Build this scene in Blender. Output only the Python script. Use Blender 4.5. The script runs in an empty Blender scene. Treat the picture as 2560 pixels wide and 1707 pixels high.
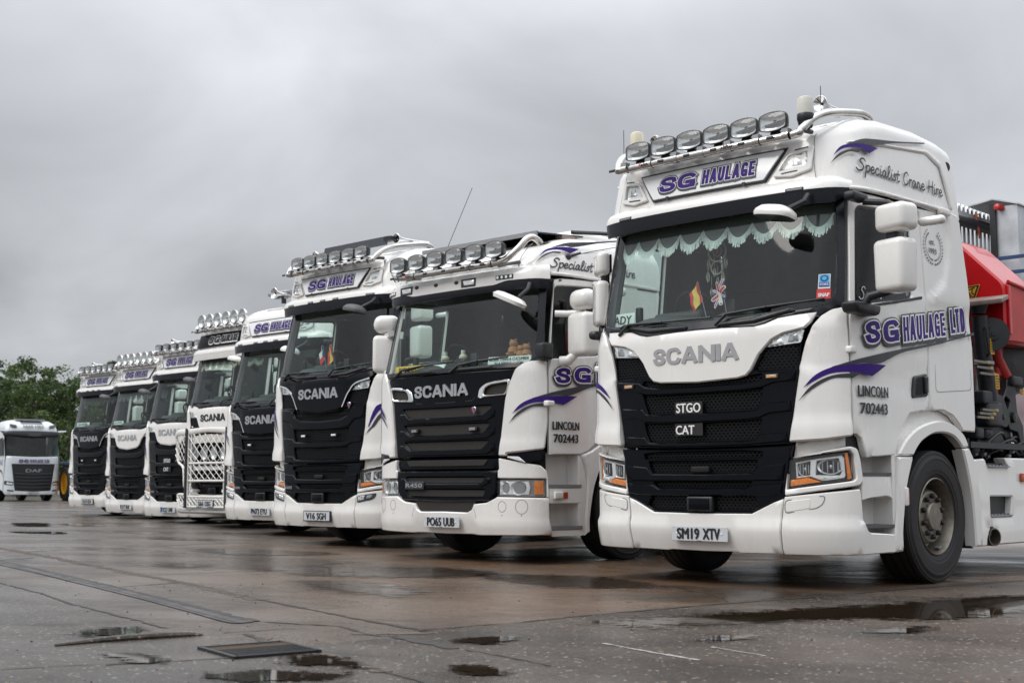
import bpy, bmesh, math, random
import numpy as np
from mathutils import Vector, Matrix
from mathutils.geometry import delaunay_2d_cdt
R_ = math.radians
SC = bpy.context.scene
COL = SC.collection

# ------------------------------------------------------------------ camera
YAW, PITCH = R_(43.5), math.atan(355.5 / 3250)
cam = bpy.data.objects.new('camera', bpy.data.cameras.new('camera'))
COL.objects.link(cam)
cam.location = (5.907, -8.348, 0.775)
cam.rotation_euler = (R_(90) + PITCH, 0, YAW)
cam.data.sensor_width = 36
cam.data.lens = 36 * 3250 / 2560
cam.data.clip_end = 3000
cam.data.dof.use_dof = True
cam.data.dof.focus_distance = 10.6
cam.data.dof.aperture_fstop = 4.0
SC.camera = cam

# ------------------------------------------------------------------ sky (overcast) and soft sun
SUN_EL, SUN_AZ = R_(48), R_(205)
w = bpy.data.worlds.new('World'); SC.world = w; w.use_nodes = True
nt = w.node_tree; nt.nodes.clear()
def N(t, **k):
    n = nt.nodes.new(t)
    for a, v in k.items():
        if a == 'ins':
            for i, x in v.items(): n.inputs[i].default_value = x
        else: setattr(n, a, v)
    return n
def math_(op, a, b=None, clamp=False):
    n = nt.nodes.new('ShaderNodeMath'); n.operation = op; n.use_clamp = clamp
    for i, x in enumerate((a, b)):
        if x is None: continue
        if isinstance(x, (int, float)): n.inputs[i].default_value = x
        else: nt.links.new(x, n.inputs[i])
    return n.outputs[0]
tc = N('ShaderNodeTexCoord'); sep = N('ShaderNodeSeparateXYZ')
nt.links.new(tc.outputs['Generated'], sep.inputs[0])
zc = math_('MAXIMUM', sep.outputs['Z'], 0.0)
den = math_('ADD', zc, 0.42)
comb = N('ShaderNodeCombineXYZ')
nt.links.new(math_('DIVIDE', sep.outputs['X'], den), comb.inputs[0])
nt.links.new(math_('DIVIDE', sep.outputs['Y'], den), comb.inputs[1])
nz1 = N('ShaderNodeTexNoise', ins={'Scale': 2.3, 'Detail': 6.0, 'Roughness': 0.50, 'Distortion': 0.5})
nz2 = N('ShaderNodeTexNoise', ins={'Scale': 0.7, 'Detail': 2.0, 'Roughness': 0.4})
mp = N('ShaderNodeMapping'); mp.inputs['Location'].default_value = (3.3, 1.2, 0.0)
mp.inputs['Rotation'].default_value = (0, 0, -0.3)
nt.links.new(comb.outputs[0], mp.inputs[0])
nt.links.new(mp.outputs[0], nz1.inputs['Vector']); nt.links.new(mp.outputs[0], nz2.inputs['Vector'])
cl = math_('ADD', math_('MULTIPLY', math_('SUBTRACT', nz1.outputs[0], 0.5), 1.15),
           math_('MULTIPLY', math_('SUBTRACT', nz2.outputs[0], 0.5), 0.9))
ramp = N('ShaderNodeValToRGB')                       # brightness by elevation (overcast: brighter zenith)
nt.links.new(sep.outputs['Z'], ramp.inputs[0])
cr = ramp.color_ramp; cr.interpolation = 'EASE'
for p, v in ((0.0, 0.60), (0.06, 0.56), (0.13, 0.47), (0.22, 0.50), (0.32, 0.60), (0.45, 0.95), (0.75, 1.75), (1.0, 2.0)):
    e = cr.elements.new(p) if p not in (0.0, 1.0) else cr.elements[0 if p == 0 else -1]
    e.color = (v * 0.945, v * 0.978, v * 1.03, 1)
mul = N('ShaderNodeMixRGB', blend_type='MULTIPLY'); mul.inputs[0].default_value = 1
nt.links.new(ramp.outputs[0], mul.inputs[1])
fac = math_('ADD', 1.0, cl)
cc = N('ShaderNodeCombineXYZ')
for i in range(3): nt.links.new(fac, cc.inputs[i])
nt.links.new(cc.outputs[0], mul.inputs[2])
sky = N('ShaderNodeTexSky', sky_type='NISHITA', sun_disc=False, sun_elevation=SUN_EL, sun_rotation=SUN_AZ)
skm = N('ShaderNodeMixRGB', blend_type='MULTIPLY'); skm.inputs[0].default_value = 1
nt.links.new(sky.outputs[0], skm.inputs[1]); skm.inputs[2].default_value = (0.1, 0.1, 0.1, 1)
mix = N('ShaderNodeMixRGB'); mix.inputs[0].default_value = 0.95
nt.links.new(skm.outputs[0], mix.inputs[1]); nt.links.new(mul.outputs[0], mix.inputs[2])
bg = N('ShaderNodeBackground'); bg.inputs[1].default_value = 1.0
out = N('ShaderNodeOutputWorld')
nt.links.new(mix.outputs[0], bg.inputs[0]); nt.links.new(bg.outputs[0], out.inputs[0])
sun = bpy.data.lights.new('sun', 'SUN'); sun.energy = 1.4; sun.angle = R_(35); sun.color = (1, 0.965, 0.91)
so = bpy.data.objects.new('sun', sun); COL.objects.link(so)
# sun_rotation in the sky is clockwise from +Y; the lamp shines from the same side
sd = Vector((math.sin(SUN_AZ) * math.cos(SUN_EL), math.cos(SUN_AZ) * math.cos(SUN_EL), math.sin(SUN_EL)))
so.rotation_euler = (-sd).to_track_quat('-Z', 'Y').to_euler()
vs = SC.view_settings
vs.view_transform = 'Standard'; vs.look = 'None'; vs.exposure = 0.15; vs.gamma = 1.0
SC.cycles.max_bounces = 10; SC.cycles.transparent_max_bounces = 24; SC.cycles.caustics_reflective = False; SC.cycles.caustics_refractive = False

# ------------------------------------------------------------------ materials
MATS = {}
def newmat(name):
    m = bpy.data.materials.new(name); m.use_nodes = True
    t = m.node_tree; t.nodes.clear()
    o = t.nodes.new('ShaderNodeOutputMaterial')
    return m, t, o
def nn(t, typ, ins=None, **k):
    n = t.nodes.new(typ)
    for a, v in k.items(): setattr(n, a, v)
    for i, v in (ins or {}).items():
        if hasattr(v, 'is_output') or hasattr(v, 'is_linked') and not isinstance(v, (int, float)): t.links.new(v, n.inputs[i])
        else: n.inputs[i].default_value = v
    return n
def pm(name, col, rough=0.4, metal=0.0, coat=0.0, var=0.0, vs=6.0, rvar=0.0, spec=0.5, bump=0.0, bs=200.0, streak=1.0):
    m, t, o = newmat(name)
    b = nn(t, 'ShaderNodeBsdfPrincipled')
    t.links.new(b.outputs[0], o.inputs[0])
    b.inputs['Base Color'].default_value = (*col, 1); b.inputs['Roughness'].default_value = rough
    b.inputs['Metallic'].default_value = metal; b.inputs['Coat Weight'].default_value = coat
    b.inputs['Coat Roughness'].default_value = 0.04; b.inputs['Specular IOR Level'].default_value = spec
    if var or rvar or bump:
        tc = nn(t, 'ShaderNodeTexCoord')
        mp = nn(t, 'ShaderNodeMapping', {'Vector': tc.outputs['Object']}); mp.inputs['Scale'].default_value = (1, 1, streak)
        nz = nn(t, 'ShaderNodeTexNoise', {'Vector': mp.outputs[0], 'Scale': vs, 'Detail': 6.0, 'Roughness': 0.62})
        if var:
            mr = nn(t, 'ShaderNodeMapRange', {'Value': nz.outputs[0], 'From Min': 0.3, 'From Max': 0.7, 'To Min': 1 - var, 'To Max': 1 + var * 0.4})
            mx = nn(t, 'ShaderNodeVectorMath', operation='SCALE'); mx.inputs[0].default_value = col
            t.links.new(mr.outputs[0], mx.inputs['Scale']); t.links.new(mx.outputs[0], b.inputs['Base Color'])
        if rvar:
            mr = nn(t, 'ShaderNodeMapRange', {'Value': nz.outputs[0], 'From Min': 0.3, 'From Max': 0.7, 'To Min': max(0.02, rough - rvar), 'To Max': rough + rvar})
            t.links.new(mr.outputs[0], b.inputs['Roughness'])
        if bump:
            n2 = nn(t, 'ShaderNodeTexNoise', {'Vector': tc.outputs['Object'], 'Scale': bs, 'Detail': 3.0})
            bp = nn(t, 'ShaderNodeBump', {'Height': n2.outputs[0], 'Strength': bump, 'Distance': 0.01})
            t.links.new(bp.outputs[0], b.inputs['Normal'])
    MATS[name] = m
    return m
pm('white_paint', (0.79, 0.772, 0.742), 0.24, coat=0.8, var=0.06, vs=3.0, rvar=0.08, streak=0.35)
pm('daf_white', (0.66, 0.70, 0.72), 0.30, coat=0.4, var=0.08, vs=2.0)
pm('black_gloss', (0.003, 0.0036, 0.006), 0.14, rvar=0.09, vs=9.0, spec=0.13)
pm('black_plastic', (0.013, 0.014, 0.017), 0.42, rvar=0.12, vs=14, bump=0.05)
pm('visor_black', (0.008, 0.009, 0.014), 0.24, rvar=0.08, vs=6, spec=0.35)
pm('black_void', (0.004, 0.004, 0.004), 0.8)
pm('mesh_black', (0.008, 0.009, 0.011), 0.35, spec=0.3)
pm('mesh_brown', (0.016, 0.013, 0.011), 0.6, bump=0.6, bs=160)
pm('chrome', (0.80, 0.80, 0.80), 0.10, metal=1.0, rvar=0.05, vs=12)
pm('reflector', (0.95, 0.95, 0.95), 0.30, metal=0.6, var=0.12, vs=40)
pm('steel_tube', (0.62, 0.60, 0.57), 0.20, metal=1.0, var=0.2, vs=10, rvar=0.1)
pm('silver_letter', (0.47, 0.48, 0.50), 0.30, metal=0.75)
pm('grey_letter', (0.38, 0.38, 0.39), 0.35, metal=0.3)
pm('rubber', (0.012, 0.0118, 0.0122), 0.62, var=0.35, vs=12, bump=0.15, bs=60)
pm('rim_steel', (0.25, 0.225, 0.19), 0.42, metal=0.75, var=0.3, vs=14)
pm('nut_dark', (0.035, 0.034, 0.033), 0.35, metal=0.5)
pm('amber', (0.86, 0.23, 0.012), 0.22, coat=0.6, var=0.3, vs=40)
pm('amber_led', (0.55, 0.33, 0.18), 0.3)
pm('red_orange', (0.42, 0.06, 0.01), 0.25, coat=0.5)
pm('purple', (0.040, 0.014, 0.165), 0.45, var=0.05, spec=0.15)
pm('decal_grey', (0.028, 0.031, 0.038), 0.38)
pm('decal_white', (0.78, 0.78, 0.77), 0.35)
pm('sign_white', (0.80, 0.81, 0.82), 0.15, coat=0.4)
pm('plate_grey', (0.55, 0.57, 0.60), 0.35, var=0.06, vs=20)
pm('plate_yellow', (0.75, 0.50, 0.02), 0.4)
pm('black_ink', (0.012, 0.012, 0.013), 0.45)
pm('tread_grey', (0.085, 0.085, 0.088), 0.55, bump=0.4, bs=90)
pm('tread_alu', (0.32, 0.32, 0.33), 0.42, metal=0.6, bump=0.3, bs=90)
pm('cab_grey', (0.13, 0.135, 0.14), 0.8, var=0.2)
pm('dash_dark', (0.045, 0.05, 0.053), 0.6, var=0.2)
pm('seat_dark', (0.022, 0.022, 0.024), 0.85)
pm('mint_fringe', (0.82, 0.90, 0.86), 0.8, var=0.2, vs=60)
pm('drape_grey', (0.15, 0.165, 0.16), 0.9)
pm('crane_red', (0.56, 0.006, 0.010), 0.26, coat=0.4, var=0.15, vs=4)
pm('crane_red_faded', (0.50, 0.045, 0.04), 0.45, var=0.25, vs=5)
pm('crane_black', (0.020, 0.023, 0.028), 0.45, var=0.4, vs=9)
pm('hydraulic_steel', (0.6, 0.6, 0.6), 0.15, metal=1)
pm('brass', (0.42, 0.29, 0.10), 0.4, metal=0.3)
pm('label_yellow', (0.60, 0.34, 0.015), 0.5, var=.3, vs=20)
pm('rust_board', (0.30, 0.22, 0.19), 0.5, var=0.35, vs=10, streak=0.2)
pm('galvanised', (0.60, 0.635, 0.66), 0.38, metal=0.55, var=0.30, vs=4)
pm('blue_rail', (0.018, 0.055, 0.16), 0.45, var=0.2)
pm('red_cap', (0.55, 0.02, 0.02), 0.25, coat=0.5)
pm('strap_orange', (0.52, 0.14, 0.06), 0.7)
pm('yellow_rim', (0.75, 0.36, 0.012), 0.45)
pm('tractor_blue', (0.01, 0.06, 0.16), 0.4)
pm('solar', (0.012, 0.014, 0.02), 0.12, coat=0.5)
pm('flag_red', (0.62, 0.03, 0.03), 0.7); pm('flag_yellow', (0.75, 0.55, 0.10), 0.7); pm('flag_blue', (0.02, 0.04, 0.26), 0.7); pm('flag_white', (0.75, 0.75, 0.75), 0.7)
pm('feather', (0.50, 0.50, 0.42), 0.9)
pm('sticker_cyan', (0.10, 0.45, 0.72), 0.4); pm('sticker_blue', (0.01, 0.08, 0.34), 0.4); pm('sticker_red', (0.62, 0.025, 0.03), 0.4)
pm('toy_brown', (0.45, 0.22, 0.10), 0.9); pm('cream', (0.72, 0.68, 0.50), 0.5); pm('toy_green', (0.2, 0.5, 0.3), 0.8)
pm('card_white', (0.72, 0.78, 0.74), 0.6)
pm('bark', (0.06, 0.045, 0.03), 0.9, var=0.3)
pm('hose', (0.012, 0.012, 0.012), 0.5)

def glassmat(name, tint, refl=1.0, rough=0.02):
    m, t, o = newmat(name)
    tr = nn(t, 'ShaderNodeBsdfTransparent'); tr.inputs[0].default_value = (*tint, 1)
    gl = nn(t, 'ShaderNodeBsdfGlossy'); gl.inputs['Roughness'].default_value = rough; gl.inputs[0].default_value = (refl, refl, refl, 1)
    lw = nn(t, 'ShaderNodeLayerWeight'); lw.inputs[0].default_value = .5
    pw = nn(t, 'ShaderNodeMath', {0: lw.outputs['Facing'], 1: 5.0}, operation='POWER'); fr = nn(t, 'ShaderNodeMapRange', {'Value': pw.outputs[0], 'To Min': .042, 'To Max': 1.0})
    mx = nn(t, 'ShaderNodeMixShader')
    t.links.new(fr.outputs[0], mx.inputs[0]); t.links.new(tr.outputs[0], mx.inputs[1]); t.links.new(gl.outputs[0], mx.inputs[2])
    t.links.new(mx.outputs[0], o.inputs[0]); MATS[name] = m
glassmat('windscreen_glass', (0.82, 0.91, 0.88))
glassmat('side_glass', (0.72, 0.83, 0.80))
glassmat('lens_glass', (0.93, 0.95, 0.95))
glassmat('beacon_clear', (0.86, 0.86, 0.82), rough=0.1)
pm('beacon_white', (0.80, 0.78, 0.70), 0.3); MATS['beacon_white'].node_tree.nodes['Principled BSDF'].inputs['Alpha'].default_value = 0.72
pm('beacon_cream', (0.74, 0.68, 0.52), 0.35)

# ------------------------------------------------------------------ mesh helpers
def mesh_of(name, V, F, mats, mi=None, smooth=40):
    me = bpy.data.meshes.new(name)
    me.from_pydata([tuple(v) for v in V], [], F)
    for m in ([mats] if isinstance(mats, str) else mats): me.materials.append(MATS[m])
    if mi is not None: me.polygons.foreach_set('material_index', mi)
    if smooth:
        me.polygons.foreach_set('use_smooth', [True] * len(me.polygons))
        me.set_sharp_from_angle(angle=R_(smooth))
    me.validate(); me.update()
    return me
class MB:
    """collects shapes into one mesh"""
    def __init__(s): s.V, s.F, s.mi, s.mats = [], [], [], []
    def m(s, mat):
        if mat not in s.mats: s.mats.append(mat)
        return s.mats.index(mat)
    def add(s, V, F, mat):
        b = len(s.V); i = s.m(mat)
        s.V += [tuple(v) for v in V]; s.F += [tuple(b + k for k in f) for f in F]; s.mi += [i] * len(F)
        return s
    def box(s, c, d, mat, rot=None):
        V = []
        for x in (-.5, .5):
            for y in (-.5, .5):
                for z in (-.5, .5):
                    p = Vector((x * d[0], y * d[1], z * d[2]))
                    if rot is not None: p = rot @ p
                    V.append(p + Vector(c))
        return s.add(V, [(0, 1, 3, 2), (4, 6, 7, 5), (0, 4, 5, 1), (2, 3, 7, 6), (0, 2, 6, 4), (1, 5, 7, 3)], mat)
    def rbox(s, c, d, r, mat, rot=None, seg=3, taper=None):
        bm = bmesh.new(); bmesh.ops.create_cube(bm, size=1)
        for v in bm.verts: v.co = Vector((v.co.x * d[0], v.co.y * d[1], v.co.z * d[2]))
        bmesh.ops.bevel(bm, geom=bm.edges[:], offset=min(r, min(d) * .49), segments=seg, profile=.5, affect='EDGES')
        V = []
        for v in bm.verts:
            p = v.co.copy()
            if taper: p = taper(p)
            if rot is not None: p = rot @ p
            V.append(p + Vector(c))
        bm.verts.index_update(); F = [[v.index for v in f.verts] for f in bm.faces]; bm.free()
        return s.add(V, F, mat)
    def tube(s, pts, r, mat, n=10, cap=True, smooth_pts=0):
        pts = [Vector(p) for p in pts]
        if smooth_pts: pts = crv(pts, smooth_pts)
        rr = r if isinstance(r, (list, tuple)) else [r] * len(pts)
        V, F = [], []
        up = Vector((0, 0, 1))
        prev = None
        for i, p in enumerate(pts):
            d = (pts[min(i + 1, len(pts) - 1)] - pts[max(i - 1, 0)]).normalized()
            if prev is None:
                a = d.cross(up) if abs(d.z) < .95 else d.cross(Vector((1, 0, 0)))
            else: a = prev - d * prev.dot(d)
            a.normalize(); prev = a; b = d.cross(a)
            for k in range(n):
                t = 2 * math.pi * k / n
                V.append(p + (a * math.cos(t) + b * math.sin(t)) * rr[i])
        for i in range(len(pts) - 1):
            for k in range(n):
                q = (k + 1) % n
                F.append((i * n + k, i * n + q, (i + 1) * n + q, (i + 1) * n + k))
        if cap: F += [tuple(range(n - 1, -1, -1)), tuple((len(pts) - 1) * n + k for k in range(n))]
        return s.add(V, F, mat)
    def lathe(s, prof, mat, c=(0, 0, 0), axis=(0, 0, 1), n=24, cap=False):
        """prof: list of (radius, height along axis)"""
        q = Vector((0, 0, 1)).rotation_difference(Vector(axis).normalized())
        V, F = [], []
        for r, h in prof:
            for k in range(n):
                t = 2 * math.pi * k / n
                V.append(q @ Vector((r * math.cos(t), r * math.sin(t), h)) + Vector(c))
        for i in range(len(prof) - 1):
            for k in range(n):
                p = (k + 1) % n
                F.append((i * n + k, i * n + p, (i + 1) * n + p, (i + 1) * n + k))
        if cap: F += [tuple(range(n - 1, -1, -1)), tuple((len(prof) - 1) * n + k for k in range(n))]
        return s.add(V, F, mat)
    def loft(s, rings, mat, cap0=False, cap1=False, closed=True):
        n = len(rings[0]); V = [p for r in rings for p in r]; F = []
        for i in range(len(rings) - 1):
            for k in range(n if closed else n - 1):
                q = (k + 1) % n
                F.append((i * n + k, i * n + q, (i + 1) * n + q, (i + 1) * n + k))
        if cap0: F.append(tuple(range(n - 1, -1, -1)))
        if cap1: F.append(tuple((len(rings) - 1) * n + k for k in range(n)))
        return s.add(V, F, mat)
    def merge(s, VFm):
        V, F, mat = VFm
        return s.add(V, F, mat)
    def mesh(s, name, smooth=40): return mesh_of(name, s.V, s.F, s.mats, s.mi, smooth)

def crv(P, n=6, closed=False):
    """Catmull-Rom through points (Vectors or 2-tuples)"""
    tup = not isinstance(P[0], Vector)
    Q = [np.array(p, float) for p in P]
    Q = [Q[-1]] + Q + [Q[0], Q[1]] if closed else [2 * Q[0] - Q[1]] + Q + [2 * Q[-1] - Q[-2]]
    o = []
    for i in range(1, len(Q) - 2):
        a, b, c, d = Q[i - 1:i + 3]
        for k in range(n):
            t = k / n
            o.append(.5 * (2 * b + (c - a) * t + (2 * a - 5 * b + 4 * c - d) * t * t + (3 * b - a - 3 * c + d) * t ** 3))
    if not closed: o.append(Q[-2])
    return [tuple(x) for x in o] if tup else [Vector(x) for x in o]
def rnd(poly, r, n=4):
    """round every corner of a 2-D polygon"""
    o = []; P = [np.array(p[:2], float) for p in poly]
    for i, p in enumerate(P):
        rr = poly[i][2] if len(poly[i]) > 2 else r
        a, b = P[i - 1] - p, P[(i + 1) % len(P)] - p
        la, lb = np.linalg.norm(a), np.linalg.norm(b)
        k = min(rr, la * .45, lb * .45)
        if k < 1e-4: o.append(tuple(p)); continue
        s, e = p + a / la * k, p + b / lb * k
        for j in range(n + 1):
            t = j / n; o.append(tuple((1 - t) ** 2 * s + 2 * t * (1 - t) * p + t * t * e))
    return o
def sym(half):
    """half: points of the right half from top centre to bottom centre, x >= 0; returns the whole outline (counter-clockwise)"""
    L = [p for p in half]
    M = [(-p[0],) + tuple(p[1:]) for p in reversed(half) if abs(p[0]) > 1e-6]
    return ccw([p for p in L] + M)
def ccw(P):
    a = sum(P[i - 1][0] * P[i][1] - P[i][0] * P[i - 1][1] for i in range(len(P)))
    return list(P) if a > 0 else list(reversed(P))
def mir(P): return ccw([(-p[0],) + tuple(p[1:]) for p in P])
def pip(X, poly):
    x, y = X[:, 0], X[:, 1]; r = np.zeros(len(X), bool); n = len(poly)
    for i in range(n):
        x1, y1 = poly[i - 1]; x2, y2 = poly[i]
        c = (y1 > y) != (y2 > y)
        with np.errstate(divide='ignore', invalid='ignore'):
            r ^= c & (x < (x2 - x1) * (y - y1) / (y2 - y1) + x1)
    return r
def bdist(X, poly):
    d = np.full(len(X), 1e9)
    for i in range(len(poly)):
        a, b = np.array(poly[i - 1]), np.array(poly[i]); v = b - a; L = v @ v
        if L < 1e-14: continue
        t = np.clip(((X - a) @ v) / L, 0, 1)
        d = np.minimum(d, np.linalg.norm(X - a - t[:, None] * v, axis=1))
    return d
def dens(P, g):
    o = []
    for i in range(len(P)):
        a, b = np.array(P[i - 1][:2], float), np.array(P[i][:2], float)
        n = max(1, int(math.ceil(np.linalg.norm(b - a) / g)))
        for k in range(n): o.append(tuple(a + (b - a) * k / n))
    return o
def cdt2(outline, holes=(), g=.06, e=0.0):
    loops = [dens([p[:2] for p in outline], g)] + [dens([p[:2] for p in h], g) for h in holes]
    pts, edges = [], []
    for L in loops:
        b = len(pts); pts += L; edges += [(b + i, b + (i + 1) % len(L)) for i in range(len(L))]
    A = np.array(loops[0]); lo, hi = A.min(0), A.max(0)
    gx, gy = np.meshgrid(np.arange(lo[0] + g * .5, hi[0], g), np.arange(lo[1] + g * .5, hi[1], g))
    X = np.stack([gx.ravel(), gy.ravel()], 1)
    def inside(X):
        k = pip(X, loops[0])
        for h in loops[1:]: k &= ~pip(X, h)
        return k
    def bd(X):
        d = bdist(X, loops[0])
        for h in loops[1:]: d = np.minimum(d, bdist(X, h))
        return d
    if len(X): X = X[inside(X)]
    if len(X): X = X[bd(X) > max(g * .45, e * 1.6)]
    ring, redges = [], []
    if e > 0:
        for L in loops:
            n = len(L); A_ = np.array(L); t = np.roll(A_, -1, 0) - np.roll(A_, 1, 0); ln = np.linalg.norm(t, axis=1)[:, None] + 1e-12
            nr = np.stack([-t[:, 1], t[:, 0]], 1) / ln
            Y = np.concatenate([A_ + nr * e, A_ - nr * e]); ok = inside(Y); ok[ok] &= bd(Y[ok]) > e * .8
            idx = {}
            for k in np.nonzero(ok)[0]:
                if k % n not in idx: idx[k % n] = len(ring); ring.append(tuple(Y[k]))
            for k in range(n):
                q = (k + 1) % n
                if k in idx and q in idx and np.linalg.norm(np.array(ring[idx[k]]) - ring[idx[q]]) < g * 1.6: redges.append((idx[k], idx[q]))
    b = len(pts); edges = edges + [(b + i, b + j) for i, j in redges]
    allp = pts + ring + [tuple(x) for x in X]
    r = delaunay_2d_cdt([Vector(p) for p in allp], edges, [], 0, 1e-7)
    V = np.array([(v.x, v.y) for v in r[0]])
    F = [tuple(f) for f in r[2]]
    Cn = np.array([V[list(f)].mean(0) for f in F])
    k = inside(Cn)
    F = [f for f, q in zip(F, k) if q]
    o = []
    for f in F:
        a, b, c = V[f[0]], V[f[1]], V[f[2]]
        cr_ = (b[0] - a[0]) * (c[1] - a[1]) - (b[1] - a[1]) * (c[0] - a[0])
        if abs(cr_) < 1e-12: continue
        o.append(f if cr_ > 0 else f[::-1])
    return V, o, bd(V)
def shell(V2, F, surf, off=0.0, depth=0.0, d=None, e=0.0, relief=None):
    """lay a flat mesh on a surface: off outward, depth of its edge walls, e edge rounding"""
    V2 = np.asarray(V2, float)
    h = np.full(len(V2), off, float)
    if relief is not None: h = h + relief(V2[:, 0], V2[:, 1])
    if e > 0 and d is not None:
        k = np.clip(d / e, 0, 1); h = h - e * (1 - np.sqrt(1 - (1 - k) ** 2))
    P = surf(V2[:, 0], V2[:, 1]); eps = 1e-2
    du = surf(V2[:, 0] + eps, V2[:, 1]) - surf(V2[:, 0] - eps, V2[:, 1]); dv = surf(V2[:, 0], V2[:, 1] + eps) - surf(V2[:, 0], V2[:, 1] - eps)
    n = np.cross(du, dv); n /= np.linalg.norm(n, axis=1)[:, None] + 1e-12
    V = P + n * h[:, None]; F = [tuple(f) for f in F]
    if depth:
        cnt = {}
        for f in F:
            for i in range(len(f)):
                a, b = f[i], f[(i + 1) % len(f)]
                cnt[(min(a, b), max(a, b))] = cnt.get((min(a, b), max(a, b)), 0) + 1
        low = {}; W = []
        def lo(i):
            if i not in low: low[i] = len(V2) + len(W); W.append(P[i] + n[i] * (off - depth))
            return low[i]
        E = []
        for f in F:
            for i in range(len(f)):
                a, b = f[i], f[(i + 1) % len(f)]
                if cnt[(min(a, b), max(a, b))] == 1: E.append((b, a, lo(a), lo(b)))
        F = F + E
        V = np.concatenate([V, np.array(W)]) if W else V
    return V, F
def panel(outline, surf, off=0.0, depth=.02, holes=(), g=.07, e=.006, relief=None):
    V, F, d = cdt2(ccw(outline), holes, g, e)
    return shell(V, F, surf, off, depth, d, e, relief)
def ribbon(pts, w):
    """flat stroke of width w along a 2-D path"""
    P = np.array(pts, float); V, F = [], []
    for i in range(len(P)):
        t = P[min(i + 1, len(P) - 1)] - P[max(i - 1, 0)]; t /= np.linalg.norm(t) + 1e-12
        n = np.array((-t[1], t[0])); ww = w[i] if hasattr(w, '__len__') else w
        V += [P[i] + n * ww / 2, P[i] - n * ww / 2]
    for i in range(len(P) - 1): F.append((2 * i, 2 * i + 1, 2 * i + 3, 2 * i + 2))
    # round ends
    for i, sgn in ((0, -1), (len(P) - 1, 1)):
        t = P[1] - P[0] if i == 0 else P[-1] - P[-2]
        a0 = math.atan2(t[1], t[0]) + (math.pi if i == 0 else 0)
        ww = (w[i] if hasattr(w, '__len__') else w) / 2
        b = len(V); V.append(P[i])
        for k in range(7):
            a = a0 - math.pi / 2 + math.pi * k / 6; V.append(P[i] + ww * np.array((math.cos(a), math.sin(a))))
        for k in range(6): F.append((b, b + 1 + k, b + 2 + k))
    return V, F
def frib(pts, w, surf, off=.003):
    V, F = ribbon(pts, w); return shell(V, F, surf, off)
_TX = {}
def text2(s, size=1.0, xs=1.0, shear=0.0, bold=0.0, center=False, sp=1.0):
    """flat lettering as a 2-D mesh; size is the cap height"""
    k = (s, bold, sp)
    if k not in _TX:
        c = bpy.data.curves.new('lettering', 'FONT'); c.body = s; c.size = 1; c.offset = bold; c.space_character = sp; c.resolution_u = 3
        o = bpy.data.objects.new('lettering', c); COL.objects.link(o)
        dg = bpy.context.evaluated_depsgraph_get()
        me = bpy.data.meshes.new_from_object(o.evaluated_get(dg))
        V = np.array([v.co[:2] for v in me.vertices]); F = [tuple(p.vertices) for p in me.polygons]
        o2 = []
        for f in F:
            a = sum(V[f[i - 1]][0] * V[f[i]][1] - V[f[i]][0] * V[f[i - 1]][1] for i in range(len(f)))
            o2.append(f if a > 0 else f[::-1])
        bpy.data.objects.remove(o); bpy.data.curves.remove(c); bpy.data.meshes.remove(me)
        _TX[k] = (V, o2)
    V, F = _TX[k]; V = V / 0.715 * size
    V = np.stack([V[:, 0] * xs + V[:, 1] * shear, V[:, 1]], 1)
    if center: V = V - (V.min(0) + V.max(0)) / 2
    return V, F
def fit_text(s, x0, x1, z0, z1, shear=0.0, bold=0.0, sp=1.0, slope=0.0):
    """lettering stretched to a rectangle"""
    V, F = text2(s, 1, 1, 0, bold, sp=sp); a, b = V.min(0), V.max(0)
    U = (V - a) / (b - a); x = x0 + U[:, 0] * (x1 - x0) + shear * U[:, 1] * (z1 - z0); z = z0 + U[:, 1] * (z1 - z0) + slope * (x - x0)
    return np.stack([x, z], 1), F

def link(name, me, parent=None, loc=None, rot=None):
    o = bpy.data.objects.new(name, me); COL.objects.link(o)
    if parent is not None: o.parent = parent
    if loc is not None: o.location = loc
    if rot is not None: o.rotation_euler = rot
    return o
def tag(o, label=None, cat=None, group=None, kind=None):
    for k, v in (('label', label), ('category', cat), ('group', group), ('kind', kind)):
        if v: o[k] = v
    return o
def thing(name, label, cat, loc=(0, 0, 0), rz=0.0, group=None):
    o = link(name, None, loc=loc, rot=(0, 0, rz)); o.empty_display_size = .3
    return tag(o, label, cat, group)

# ------------------------------------------------------------------ cab surface: (s, z) -> point, s runs round the plan from the centre of the front
_PL = [(0, 0), (.3, .004), (.6, .018), (.85, .045), (1.0, .085), (1.11, .145), (1.19, .24), (1.232, .37), (1.25, .55), (1.255, .85), (1.255, 2.4)]
_PC = np.array(crv(_PL, 24)); _SL = np.concatenate([[0], np.cumsum(np.linalg.norm(np.diff(_PC, axis=0), axis=1))])
def mksurf(LZ, WZ, grow=0.0):
    LZ, WZ = np.array(LZ), np.array(WZ)
    def f(s, z):
        s = np.asarray(s, float); z = np.asarray(z, float)
        x = np.interp(abs(s), _SL, _PC[:, 0]); y = np.interp(abs(s), _SL, _PC[:, 1])
        l = np.interp(z, LZ[:, 0], LZ[:, 1]); wd = np.interp(z, WZ[:, 0], WZ[:, 1])
        y = y + l * np.maximum(0, 1 - y / 2.3)
        return np.stack([np.sign(s) * x * wd + np.sign(s) * grow * (x / 1.255) ** 3, y, z], -1)
    return f
WZ = [(.3, 1.), (1.9, 1.), (2.1, .985), (3.0, .955), (3.3, .935), (3.7, .88)]
Bc = mksurf([(.24, .06), (.30, .03), (.42, 0), (1.93, 0), (2.05, .04), (2.95, .225), (3.1, .25)], WZ)
Br = mksurf([(2.9, .135), (3.05, .135), (3.12, .141), (3.2, .154), (3.3, .176), (3.42, .21), (3.52, .26), (3.7, .30)], WZ, .012)
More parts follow.
